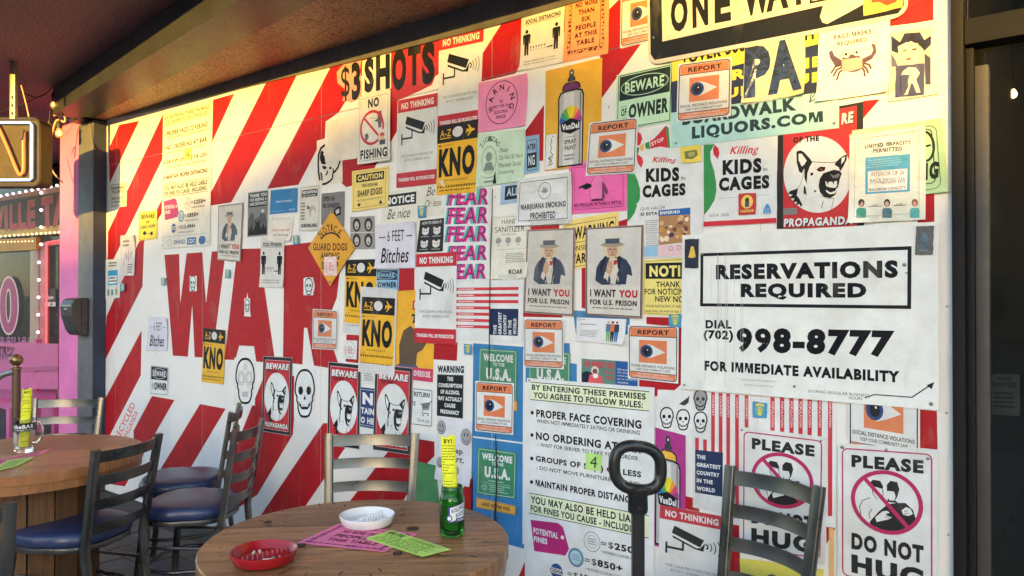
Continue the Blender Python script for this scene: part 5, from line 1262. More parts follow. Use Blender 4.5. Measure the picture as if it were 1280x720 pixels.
s = sticker('candle_sticker', [(923.3,242),(945,241),(944.4,267.8),(923,269)], 'small red and yellow label on the right cages poster', (184,50,50), 4); s.ell(.5,.4,.34,.32,(236,196,90)).ell(.5,.34,.12,.14,(60,44,44),12).rect(.38,.42,.62,.64,(70,80,110)).text('LAZARUS',.12,.76,.88,.88,(240,206,110),.03); s.done()
s = sticker('capitol_sticker', [(953.5,254.4),(964.5,254),(964.5,267),(953.5,267.5)], 'tiny blue domed building sticker on the right cages poster', (206,216,226), 4); s.poly([(.05,.95),(.1,.6),(.25,.3),(.45,.05),(.6,.05),(.78,.3),(.9,.6),(.95,.95)],(70,130,196)).line([(.3,.4),(.3,.9)],.001,W_).line([(.5,.4),(.5,.9)],.001,W_).line([(.7,.4),(.7,.9)],.001,W_); s.done()
s = Sheet('health_flyer', [(797,254),(880,246.5),(877,322),(803,322)], 'white Spanish QUE HACER SI ESTA ENFERMO flyer', 'flyer', (212,216,222), 2.6, curl={'tl':.008})
s.text('QUE HACER',0,0,0,0,(70,72,76),-.004,quad=[(801,259.5),(832,257),(832,262),(801,264)]).text('SI ESTA',0,0,0,0,K,.02,quad=[(801,266),(822,264.5),(822,268.5),(801,270)])
s.poly([(823,263),(863,259.5),(863,268),(823,270)],(40,96,166),P=True).text('ENFERMO',0,0,0,0,W_,.03,quad=[(825,264.5),(850,262.5),(850,266.5),(825,268.5)])
s.poly([(823.5,270),(863,268),(863,302),(823.5,306.7)],(168,128,90),P=True)
s.k += 1
for i in range(34):
    x = random.uniform(825,861); y = random.uniform(271,302); r = random.uniform(1.2,4)
    s.poly([(x+r*math.cos(a*1.05)*random.uniform(.7,1.2),y+r*math.sin(a*1.05)*random.uniform(.6,1.2)) for a in range(6)],random.choice([(200,170,130),(226,206,190),(110,70,60),(60,56,90),(200,140,70),(150,110,80)]),P=True,k=s.k)
    s.k += .4
s.k = int(s.k)+1
s.scrib(.09,.32,.31,.80,13,(120,122,126),.35).poly([(804,308),(822.6,307),(822.6,320),(804,320)],(140,186,216),P=True).poly([(822.6,307),(856,305),(856,319),(822.6,320)],(222,190,200),P=True).ring(.5,.84,.03,.035,.0015,(60,70,100),14).ring(.63,.83,.03,.035,.0015,(60,70,100),14); s.done()
# ---- welcome signs and neighbours
report('eye_sign', [(654.5,398),(704.7,399),(704.7,461.7),(654.5,459)], 'orange eye sign under the left large prison poster', 4)
report('eye_sign', [(784.8,406),(848.4,407.5),(847.7,479.7),(784.8,473)], 'orange eye sign just left of the reservations board', 4)
report('eye_sign', [(594.4,476),(642.5,479),(641.4,543.8),(593.7,538.7)], 'orange eye sign over the upper green WELCOME sign on the blue field', 4)
welcome('welcome_sign', [(599,435),(646.5,438),(645.5,502),(598,497)], 'green WELCOME TO THE U.S.A. sign partly covered by an eye sign', 2)
welcome('welcome_sign', [(661,437),(713,441),(712,500),(661,496)], 'green WELCOME TO THE U.S.A. sign mostly hidden behind the large rules poster', 2)
welcome('welcome_sign', [(597.3,559),(645.7,565.8),(644,624),(596,617)], 'whole green WELCOME TO THE U.S.A. sign above the orange strip', 2)
for q, lb, in (([(595.5,621.7),(645,632.6),(644,644),(595,634)],'orange LAND OF THE FREE strip under the lowest green sign'),([(597,492),(646,501.5),(646,514),(597,505)],'orange strip peeking out behind the eye sign on the blue field')):
    s = Sheet('orange_strip', q, lb, 'sign', (222,168,82), 2.6, kind='vinyl', rad=.004); s.frame(.02,.08,.98,.92,.0014,(60,50,30),r=.005).text('LAND OF THE FREE',.14,.3,.86,.7,(50,44,30),.015); s.done()
s = Sheet('people_flyer', [(721,396.7),(783,399),(780,431),(720,426)], 'white flyer with three drawn people under the right large prison poster', 'flyer', (216,220,226), 3, curl={'br':.016})
s.ring(.05,.08,.02,.04,.0015,(60,66,80),12).scrib(.09,.05,.2,.1,1,(110,120,140)).scrib(.08,.24,.46,.3,1,(70,74,80)).scrib(.08,.5,.46,.8,5,(130,134,140),.35)
for x, c1, c2, c3 in ((.66,(60,120,150),(110,170,110),(214,180,150)),(.745,(206,110,90),(44,46,52),(90,60,50)),(.83,(60,64,74),(60,120,180),(150,104,80))):
    s.poly([(x-.045,.22),(x+.045,.22),(x+.05,.52),(x-.05,.52)],c1).poly([(x-.04,.52),(x+.04,.52),(x+.03,.92),(x+.008,.92),(x,.6),(x-.008,.92),(x-.03,.92)],c2).ell(x,.15,.025,.055,c3,12)
s.done()
s = Sheet('need_you_poster', [(727,448),(797,453),(797,484),(727,478)], 'teal and blue WE NEED YOU poster with a bearded man', 'poster', (92,132,124), 2.4)
s.rect(.62,.0,1,1,(38,88,156)).text('WE NEED YOU',.04,.08,.60,.34,(190,60,70),.03).poly([(.0,.6),(.1,.5),(.24,.62),(.3,.98),(.0,.98)],(30,40,60)).poly([(.12,.98),(.15,.66),(.22,.58),(.30,.58),(.37,.68),(.40,.98)],(206,90,96)).ell(.25,.46,.07,.18,(206,200,196),16).ell(.25,.5,.045,.12,(120,76,66),12).ell(.26,.68,.05,.1,(226,226,226),12)
s.text('TO FIGHT THE',.4,.44,.6,.56,(190,60,70),.02).text('IN NEVADA',.42,.66,.6,.78,(190,60,70),.02)
for i, t in enumerate(('CDC recommends','that all people 6','months and up','get an annual flu','vaccine')): s.text(t,.65,.30+i*.13,(.93,.96,.9,.98,.84)[i],.38+i*.13,W_,.01)
s.done()
# ---- top right
s = Sheet('one_way_sign', [(808,-52),(1136,-118),(1134.5,20),(810.5,82)], 'big black and white ONE WAY road sign at the top of the wall', 'sign', (196,196,190), 6, th=.0028, kind='metal', rad=.045, depth=.014)
s.frame(.008,.018,.992,.982,.004,(196,196,190),r=.04)
s.poly([(.012,.10),(.03,.04),(.97,.04),(.988,.10),(.988,.90),(.97,.96),(.03,.96),(.012,.90)],(26,29,34))
s.poly([(828,52),(1029,7),(1025,21),(1028,28),(1034,30),(1200,-60),(1034,-140),(1028,-60),(827,-12)],(204,200,188),P=True)
for t, q in (('O',[(838,-4),(859.5,-9),(860,37),(839,42)]),('N',[(865,-10),(885,-14.5),(885.5,31),(866,35.5)]),('E',[(893,-16),(913,-21),(914,25.5),(893.5,29.5)]),('W',[(928,-24),(963,-32),(964,14),(929,22)]),('A',[(957,-31),(985,-38),(986,9.5),(958,15.5)]),('Y',[(983,-37),(1011,-43),(1012,3.5),(985,9)])):
    s.text(t,0,0,0,0,K,.03,quad=q,k=6)
s.poly([(1012,5),(1040,-1),(1040,-9),(1012,-3)],K,P=True,k=8).text('PROPAGANDA',0,0,0,0,W_,.02,quad=[(1015,-2),(1038,-7),(1038,-3),(1015,2)],k=9)
s.screw(1120,5,.006).screw(817,47,.005); s.done()
s = sticker('hand_sticker', [(1080,-16),(1129,-25),(1128,9),(1079.5,20)], 'yellow and red sticker at the lower right corner of the road sign', (222,180,96), 8.2)
s.poly([(.25,.2),(.9,.1),(.85,.75),(.6,.82),(.4,.62),(.2,.6)],(176,72,50)).poly([(.4,.3),(.8,.25),(.7,.6),(.5,.56)],(110,44,36)); s.done()
s = Sheet('liquor_banner', [(840,60),(1050,18),(1048.6,160),(839,185)], 'blue and navy liquor shop banner with yellow letters', 'banner', (168,212,212), 3, kind='vinyl', th=.0018)
s.rect(0,0,1,.34,(240,214,84)).poly([(0,.34),(1,.21),(1,.62),(0,.60)],NAVY)
s.poly([(839,104),(1050,63),(1049,128),(839,141)],(46,56,82),P=True).poly([(839,141),(1049,112),(1048.6,160),(839,185)],(168,212,212),P=True)
s.text('+OVER 500',0,0,0,0,(30,34,40),.03,quad=[(852,66),(932,48),(932,64),(852,81)]).text('HARD LINE',0,0,0,0,(240,214,84),.03,quad=[(876,94),(1030,69),(1030,82),(876,107)]).text('UP TRUE',0,0,0,0,(240,214,84),.03,quad=[(905,112),(1030,88),(1030,101),(905,124)]).text('UNITS',0,0,0,0,(30,34,40),.03,quad=[(980,45),(1030,36),(1030,47),(980,56)])
s.text('BOARDWALK',0,0,0,0,(40,62,66),.045,quad=[(853,141),(995,121.5),(996,138),(853,157)]).text('LIQUORS.COM',0,0,0,0,(40,62,66),.05,quad=[(865,158.5),(1028.5,138.5),(1029,154.5),(865,176.5)])
s.line([(1012,128),(1015,113),(1021,112),(1012,128),(1022,122)],.003,(60,64,66),P=True)
s.screw(845,179,.005).screw(1043,154,.005); s.done()
report('eye_sign', [(847.5,80),(915,71),(913.5,145),(845.5,153)], 'orange eye sign on the left part of the liquor banner', 5)
s = Sheet('shiny_letters', [(931,50),(1006,32),(1007,118),(928.5,130)], 'glossy sheet with big dark letters PA', 'poster', (228,216,160), 6, kind='plastic', curl={'bl':.016,'br':.02})
s.text('P',0,0,0,0,(40,50,68),.05,quad=[(931,60),(962,54),(966,118),(931,124)]).text('A',0,0,0,0,(40,50,68),.05,quad=[(958,54),(999,46),(1004,112),(960,119)]); s.tape(.0,.98,.5,.97,.02); s.done()
s = Sheet('crab_poster', [(1023.6,36),(1112.5,23.6),(1111,114.4),(1021,127.8)], 'laminated FACE MASKS REQUIRED sheet with a masked crab', 'poster', (224,220,218), 5, kind='plastic', curl={'bl':.016,'br':.012})
c36 = lambda L: [(1000+x/3.6, y/3.6) for x, y in L]
CB = (92,66,64)
s.poly(c36([(150,138),(330,92),(335,215),(165,250)]),(226,222,220),P=True).line(c36([(150,138),(330,92),(335,215),(165,250)]),.0018,(150,146,144),closed=True,P=True)
s.text('FACE MASKS',0,0,0,0,(70,52,50),.02,quad=c36([(155,158),(322,128),(322,152),(155,180)])).text('REQUIRED',0,0,0,0,(70,52,50),.02,quad=c36([(168,190),(305,166),(305,188),(168,212)]))
for x, y, r in ((358,130,22),(360,178,17),(358,255,15),(125,155,16),(130,203,12),(122,238,10),(300,215,12)): s.ring(1000+x/3.6,y/3.6,r/3.6,r/3.6,.0014,(206,180,178),16,P=True)
for sx, L in ((0,[(185,290),(160,300),(135,260),(130,235),(145,225),(155,250),(185,270)]),(0,[(280,265),(320,245),(330,225),(320,195),(340,200),(345,235),(325,265),(290,285)])): s.poly(c36(L),CB,P=True)
for L in ([(195,290),(160,300),(140,330)],[(195,300),(165,315),(150,345)],[(200,310),(178,325),(165,362)],[(285,285),(310,290),(322,310)],[(285,295),(300,310),(308,330)],[(280,305),(290,320),(292,345)]): s.line(c36(L),.006,CB,P=True)
s.ell(1000+236/3.6,285/3.6,15,11,CB,P=True).poly(c36([(188,268),(240,262),(280,258),(282,305),(240,318),(190,322)]),(196,164,148),P=True)
for x, y in ((208,245),(255,236)): s.ell(1000+x/3.6,y/3.6,5,5,(220,214,210),P=True).ring(1000+x/3.6,y/3.6,5,5,.0015,CB,14,P=True).ell(1000+x/3.6,y/3.6,1.8,1.8,K,10,P=True)
s.done()
s = Sheet('face_poster', [(1111,33),(1175,25),(1174,117),(1111,127)], 'pale laminated sheet with a woman portrait in the sunlit corner', 'poster', (214,222,204), 4, kind='plastic')
s.poly([(1113,40),(1164,34.7),(1164,107),(1113,115)],(196,184,166),P=True)
s.poly(c36([(410,160),(450,190),(470,150),(540,145),(560,180),(590,160),(590,200),(560,230),(545,210),(500,185),(455,210),(440,240),(412,230)]),(40,38,44),P=True)
s.poly(c36([(440,210),(480,190),(530,195),(548,230),(535,265),(505,290),(480,290),(450,260)]),(222,206,180),P=True).poly(c36([(460,228),(478,224),(478,231),(460,233)]),K,P=True).poly(c36([(505,220),(525,216),(525,224),(505,227)]),K,P=True).poly(c36([(476,264),(500,258),(500,268),(482,274)]),(150,80,80),P=True)
s.poly(c36([(410,240),(430,270),(440,300),(412,300)]),(90,88,110),P=True).poly(c36([(560,240),(588,260),(588,380),(565,380)]),(60,60,78),P=True); s.done()
s = sticker('figure_sticker', [(1120,82),(1155.6,79),(1155,118),(1119,121.7)], 'dark blue sticker with a bending figure over the woman portrait', (70,72,106), 6)
s.poly([(.25,.2),(.45,.08),(.7,.12),(.85,.3),(.72,.5),(.8,.7),(.88,.92),(.74,.92),(.62,.62),(.55,.6),(.5,.75),(.44,.95),(.32,.95),(.45,.72),(.44,.5),(.5,.34),(.3,.3),(.2,.32)],(212,206,190)).line([(.18,.35),(.2,.95)],.002,(30,30,50)); s.done()
dg = Sheet('big_dog_poster', [(972,146),(1079,127),(1080,284),(971,286)], 'largest red dog poster with black edge, above the reservations board', 'poster', (38,40,42), 2.2, group='BEWARE OF THE PROPAGANDA dog posters')
s = dg
s.poly([(979,150),(1071,132),(1071,284),(979,285.5)],(190,50,58),P=True).ell(1022,218,42.5,48,W_,44,P=True)
s.poly([(1048,137),(1070,133),(1070,157),(1048,160)],(190,50,58),P=True)
s.text('OF THE',0,0,0,0,K,.04,quad=c45([(592,98),(738,85),(738,118),(592,130)]))
def dq(L): return c45(L)
s.poly(dq([(610,178),(632,170),(652,180),(690,222),(700,238),(685,262),(672,300),(668,360),(655,325),(655,268),(640,300),(625,290),(612,240)]),K,P=True)
s.poly(dq([(622,190),(640,190),(668,228),(655,250),(640,262),(622,225)]),W_,P=True)
s.line(dq([(700,235),(740,238),(800,240),(835,236)]),.002,K,P=True)
s.poly(dq([(830,240),(855,215),(880,198),(895,195),(892,225),(875,260),(855,292),(850,268),(825,252)]),K,P=True).poly(dq([(865,215),(885,205),(880,228),(862,250)]),W_,P=True)
s.poly(dq([(762,300),(790,290),(820,280),(850,285),(866,300),(855,330),(846,372),(830,420),(800,440),(765,432),(742,405),(735,370),(742,330)]),K,P=True)
s.poly(dq([(800,305),(822,312),(848,300),(856,308),(845,325),(815,328)]),(110,112,116),P=True)
s.poly(dq([(772,345),(782,348),(786,366),(792,348),(812,346),(818,362),(824,345),(838,342),(840,368),(830,382),(800,380),(778,372)]),W_,P=True).poly(dq([(776,392),(800,408),(828,400),(840,378),(842,392),(826,414),(798,418),(778,404)]),W_,P=True)
s.poly(dq([(722,280),(745,262),(775,265),(768,285),(740,292)]),K,P=True).ell(860+750/4.5,150+278/4.5,1.4,1,(190,60,60),8,P=True).poly(dq([(688,300),(706,294),(704,310),(690,314)]),K,P=True)
s.poly(dq([(652,368),(662,380),(668,425),(655,412),(650,420)]),K,P=True).poly(dq([(710,392),(724,400),(710,410)]),K,P=True)
s.poly(dq([(620,385),(575,400),(563,415),(590,420),(568,440),(600,440),(590,462),(615,460),(608,480),(630,472),(632,490),(645,478),(625,440),(612,425)]),K,P=True)
s.line(dq([(655,268),(645,330),(628,372),(600,400)]),.0012,K,P=True).line(dq([(745,425),(790,442),(822,440),(815,470),(808,500),(798,528)]),.0012,K,P=True).line(dq([(762,455),(752,495)]),.002,K,P=True)
s.poly(dq([(538,498),(615,495),(615,530),(538,535)]),(120,120,120),P=True)
for dx, c, k in ((3,K,30),(0,W_,34)):
    s.text('PROPAGANDA',0,0,0,0,c,.06 if c == K else .03,.08,quad=[(980+dx*.3,273.5+dx*.3),(1066+dx*.3,270+dx*.3),(1066+dx*.3,280.5+dx*.3),(980+dx*.3,284+dx*.3)],k=k)
    s.text('RE',0,0,0,0,c,.06 if c == K else .03,.08,quad=[(1052+dx*.3,142+dx*.3),(1067+dx*.3,139+dx*.3),(1067+dx*.3,153+dx*.3),(1052+dx*.3,156+dx*.3)],k=k)
s.done()
s = Sheet('mint_sign', [(1065,163),(1178,148),(1186,240),(1065,252)], 'mint green sign sticking out behind the LIMITED CAPACITY notice', 'sign', (166,204,164), 3, kind='vinyl', th=.0015, curl={'tr':.012,'br':.01})
s.frame(.3,.08,.93,.94,.0018,(40,50,44),r=.02).frame(.3,.12,.88,.86,.003,(40,50,44),r=.014).text('NG',0,0,0,0,(30,36,34),.05,quad=[(1148,205),(1174,201),(1173,223),(1148,227)])
s.ring(.80,.35,.09,.20,.007,(34,40,38),24).line([(.74,.36),(.86,.34)],.006,(34,40,38)); s.done()
s = Sheet('capacity_notice', [(1062,170),(1157.8,156.7),(1156.7,274.4),(1061,279)], 'laminated LIMITED CAPACITY PERMITTED notice with three drawn people', 'notice', (220,224,214), 5, kind='plastic', curl={'bl':.014,'tr':.016})
c4 = lambda L: [(1040+x/4.5,130+y/4.5) for x, y in L]
s.frame(.08,.05,.92,.93,.0012,(150,152,150)).text('LIMITED CAPACITY',0,0,0,0,(84,88,90),.025,quad=c4([(185,230),(446,203),(446,224),(185,252)])).text('PERMITTED',0,0,0,0,(84,88,90),.025,quad=c4([(232,252),(395,238),(395,262),(232,275)]))
s.ring(.42,.145,.025,.022,.002,(90,94,98),14).poly([(.50,.13),(.53,.12),(.56,.13),(.54,.155),(.53,.17),(.51,.155)],(150,154,156)).scrib(.58,.125,.66,.15,2,(150,154,156))
s.poly(c4([(188,302),(440,280),(438,492),(188,508)]),(84,160,196),P=True).scrib(.24,.30,.7,.40,4,(150,200,220),.3)
s.poly(c4([(202,380),(425,362),(422,482),(202,496)]),(222,226,224),P=True).text('INTERIOR OF 26',0,0,0,0,(110,96,96),.0,quad=c4([(220,384),(405,372),(405,396),(220,408)])).text('BACK PATIO 236',0,0,0,0,(110,96,96),.0,quad=c4([(215,422),(410,412),(410,430),(215,440)])).text('COMBINED 103',0,0,0,0,(110,96,96),.0,quad=c4([(215,440),(410,430),(410,442),(215,452)])).text('MAXIMUM CAPACITY',0,0,0,0,(90,94,98),.01,quad=c4([(208,475),(415,462),(415,478),(208,492)]))
for x, c, h in ((166,(60,150,130),(60,50,50)),(310,(70,120,140),(50,46,50)),(466,(90,170,170),(140,90,70))):
    s.poly(c4([(x-26,640),(x-28,600),(x-20,585),(x+20,585),(x+28,600),(x+26,640)]),c,P=True).ell(1040+x/4.5,130+556/4.5,18/4.5,22/4.5,h,14,P=True).ell(1040+x/4.5,130+562/4.5,11/4.5,14/4.5,(200,160,140),12,P=True)
s.line(c4([(205,578),(280,574)]),.0016,K,P=True).line(c4([(345,572),(420,568)]),.0016,K,P=True).text('6 FEET',0,0,0,0,K,0,quad=c4([(225,566),(262,564),(262,572),(225,574)])).text('6 FEET',0,0,0,0,K,0,quad=c4([(362,560),(400,558),(400,566),(362,568)])); s.tape(.1,.97,.4,.97,.02).tape(.0,.02,.3,.0,.02); s.done()
# ---- the reservations board
s = Sheet('reservations_board', [(852.8,294),(1173,277),(1173.6,513),(851,486)], 'big white RESERVATIONS REQUIRED board', 'sign', (220,226,232), 5, kind='vinyl', th=.004, depth=.012)
s.line([(877.5,318.5),(1137,310),(1136.5,384),(877,381)],.011,K,closed=True,P=True)
for t, q, b in (('RESERVATIONS',[(895,330.8),(1122.6,325),(1122.6,347.5),(895,349.5)],.055),('REQUIRED',[(925.7,354.4),(1083,353.3),(1083,375.5),(925.7,374.5)],.055),('DIAL',[(882,400),(914.5,400),(914.5,411),(882,410.5)],.03),('(702)',[(879.5,412.5),(916.7,413),(916.4,428.5),(879.5,426)],.03),('998-8777',[(920.5,409),(1118.5,413),(1114.5,447),(921,440.5)],.05),('FOR IMMEDIATE AVAILABILITY',[(880.6,450.6),(1124.5,463.8),(1124.5,478.5),(880.6,463.2)],.035),('(DURING REGULAR BUSINESS)',[(1010,487),(1088,492.5),(1088,498),(1010,491)],-.006),('HOURS',[(1061,495.5),(1078,496.5),(1078,500),(1061,499)],-.002)):
    s.text(t,0,0,0,0,(16,20,26),b,quad=q)
s.line([(1081,497.4),(1093,493.2),(1140,496.6),(1165,480)],.0035,(30,34,44),P=True).poly([(1158,481.5),(1168,477.5),(1164.5,486.5)],(30,34,44),P=True)
s.text('HELP MAKE YOUR STAY AND PLAY SAFE AND FUN',0,0,0,0,(120,122,124),-.004,quad=[(927,473.5),(970,476),(970,477.8),(927,475)]).text('SANITIZE SURFACES BEFORE USE',0,0,0,0,(120,122,124),-.004,quad=[(930,480),(967,482.5),(967,484.2),(930,481.6)])
s.k += 1
for x, y0, y1, c in ((881,384,478,(176,182,188)),(889.5,330,372,(186,190,194)),(897,318,470,(172,178,184)),(901,350,420,(190,194,198)),(906.5,318,485,(166,172,178)),(909,352,432,(180,184,188)),(918,340,452,(186,190,194)),(926,352,440,(170,174,180)),(928.5,375,450,(184,188,192))):
    s.line([(x,y0),(x+.3,(y0+y1)/2),(x,y1)],.0012,c,P=True,k=s.k)
s.line([(897.5,319),(899,384)],.0018,(150,154,160),P=True)
for x, y, r in ((993,483,.005),(1164,505,.006),(878,317.5,.004),(1130.5,330.8,.006),(1133,341,.003),(855.5,481,.004)): s.screw(x,y,r)
s.done()
s = sticker('yellow_dress_sticker', [(856,299.5),(873.6,298.5),(873,335),(856,335)], 'navy sticker with a yellow shape at the left edge of the reservations board', (40,46,66), 8.4)
s.poly([(.3,.55),(.45,.25),(.65,.25),(.8,.62),(.5,.66),(.22,.62)],(222,190,80)); s.done()
s = sticker('grey_sticker', [(1145,283),(1167.7,282),(1166,318),(1144,318.6)], 'grey sticker at the top right corner of the reservations board', (92,98,100), 8.4)
s.ell(.5,.42,.2,.18,(84,110,130),16).rect(.3,.55,.72,.72,(80,104,124)).scrib(.2,.82,.8,.88,1,(120,150,170)); s.done()
# ---- bottom right
s = Sheet('skull_sheet', [(822,487),(889,491),(887,548),(820,540)], 'white sheet with five printed skulls under the reservations board', 'poster', (216,220,224), 1.4)
for x, y, f in ((833.5,522,None),(854,524.6,None),(875.8,527.5,None),(875.8,500,(150,152,154))): skull(s,x,y,8,12.5,w=.005,fill=f)
s.poly([(849,505),(853,502),(860,497),(862,494),(861,503),(856,507)],(60,62,66),P=True); s.done()
s = Sheet('flag_poster', [(866,489),(946,496),(944,650),(866,634)], 'red striped GREATEST COUNTRY flag poster with navy box, behind the chair', 'poster', W_, 1.8, group='flag posters')
for x, y0, y1 in ((869,547,563),(879,549,565),(889,490,566),(898.5,491,567),(908,492,640),(919,493,640),(931,494,640)):
    s.poly([(x,y0),(x+4.6,y0+.4),(x+4.6,y1),(x,y1)],(190,56,68),P=True)
    if y0 < 500: s.text('COUNTRY',0,0,0,0,(240,220,224),.01,quad=[(x+3.6,y0+4),(x+3.6,y0+30),(x+1.2,y0+30),(x+1.2,y0+4)])
s.poly([(869,562),(903.8,565.6),(903,621),(869,615.7)],NAVY,P=True)
for i, (t, x1) in enumerate((('THE',882),('GREATEST',901),('COUNTRY',899.5),('IN THE',891),('WORLD',894))):
    y = 568+i*9.9; s.text(t,0,0,0,0,W_,.03,quad=[(871,y),(x1,y+(x1-871)*.13),(x1,y+(x1-871)*.13+5.2),(871,y+5)])
s.done()
s = Sheet('flag_poster', [(948,496),(1046,505),(1045,660),(948,648)], 'red and white bars poster behind the left hug sign', 'poster', W_, 1.8, group='flag posters')
for i, x in enumerate((963,975,986.7,998,1009.4,1022,1035)):
    s.poly([(x,496),(x+5.4,497),(x+5.4,(540,541,542,543,544,645,645)[i]),(x,(540,541,542,543,544,645,645)[i])],(190,56,68),P=True).text('POPULATION',0,0,0,0,(240,220,224),.01,quad=[(x+4.2,502),(x+4.2,534),(x+1.4,534),(x+1.4,502)])
s.done()
s = Sheet('spray_can_poster', [(819,534),(857,544.5),(857,692),(818,682)], 'magenta spray can poster partly behind the black handle', 'poster', (166,58,136), 2)
spray(s,.02,.84,(222,176,70)); s.done()
nothinking('camera_poster', [(825,631),(906,646),(905,762),(822,742)], 'NO THINKING camera poster at the lower edge beside the slatted chair', 3)
s = hug('hug_sign', [(924.6,533.4),(1033.7,546.6),(1031,706),(924,690)], 'PLEASE DO NOT HUG sign behind the slatted chair back', 4)
s.screw(927.5,537.5,.004).screw(1026.5,551,.004); s.done()
s = hug('hug_sign', [(1046.7,554),(1172,562),(1172,756),(1047,724)], 'PLEASE DO NOT HUG sign at the right end of the wall, fully visible', 4)
s.screw(1053,559,.006).screw(1108,562,.004).screw(1160,573,.005); s.done()
s = report('eye_sign', [(1060,452),(1150,466),(1150,584),(1060,568)], 'largest orange eye sign, top hidden by the reservations board', 3)
s = Sheet('yellow_paper', [(925.5,697),(1030,712),(1030,790),(925,770)], 'yellow paper at the foot of the wall behind the slatted chair', 'paper', (214,206,96), 2, curl={'tl':.01}); s.ell(.4,.3,.08,.1,(90,96,90),14).done()
s = Sheet('tan_board', [(1036,660),(1043,661),(1042,790),(1036,786)], 'narrow tan strip between the two hug signs', 'board', (214,176,120), 1.5); s.done()
tube('wall_cable', [wallpt(x,y,.0135) for x,y in ((615.4,236),(615,268),(613,320),(612,380),(611.5,430),(611.2,476))], .0022, plain('black_cable', (.015,.015,.016), .5), None, 6)
tag(bpy.context.scene.objects['wall_cable'], 'thin black cable hanging down over the flag poster and the upper WELCOME sign', 'cable')
o = tube('wall_cable', [wallpt(x,y,.0135) for x,y in ((619.5,544),(620.5,575),(620.5,612),(619,640),(619.5,655),(618.5,672))], [.0022,.003,.003,.005,.006,.003], MATS['black_cable'], None, 6)
tag(o, 'black cable end hanging over the lower green sign and the orange strip', 'cable')
# ================================================================ FURNITURE AND SMALL THINGS
def steel():
    m, n, b = nodes('brushed_steel'); p = pos(n, (1,1,1)); a = noise(n, 6, 3, .5, p); f = noise(n, 200, 3, .6, pos(n, (.3,.3,3)))
    n.links.new(mixc(n, mapr(n, a.outputs[0], .35, .65, 0, 1), (.10,.10,.096), (.16,.158,.15)), b.inputs['Base Color'])
    b.inputs['Metallic'].default_value = .85
    n.links.new(mapr(n, a.outputs[0], .3, .7, .22, .42), b.inputs['Roughness']); bump(n, b, f.outputs[0], .12, .002); return m
M_STEEL = steel()
def vinyl():
    m, n, b = nodes('blue_vinyl'); p = pos(n); a = noise(n, 5, 5, .6, p); f = noise(n, 150, 3, .6, p)
    n.links.new(mixc(n, mapr(n, a.outputs[0], .35, .65, 0, 1), (.016,.028,.085), (.03,.045,.12)), b.inputs['Base Color'])
    b.inputs['Roughness'].default_value = .33; b.inputs['Specular IOR Level'].default_value = .6; bump(n, b, f.outputs[0], .18, .002); return m
M_VINYL = vinyl()
RECT = [(-.5,-1),(.5,-1),(.5,1),(-.5,1)]
def rprof(a, b_, r=.25):
    out = []
    for cx_, cy_, a0 in ((1,-1,-90),(1,1,0),(-1,1,90),(-1,-1,180)):
        for t in (0, 45, 90):
            an = R(a0+t); out.append((cx_*(a-r*min(a,b_))+r*min(a,b_)*math.cos(an), cy_*(b_-r*min(a,b_))+r*min(a,b_)*math.sin(an)))
    return out
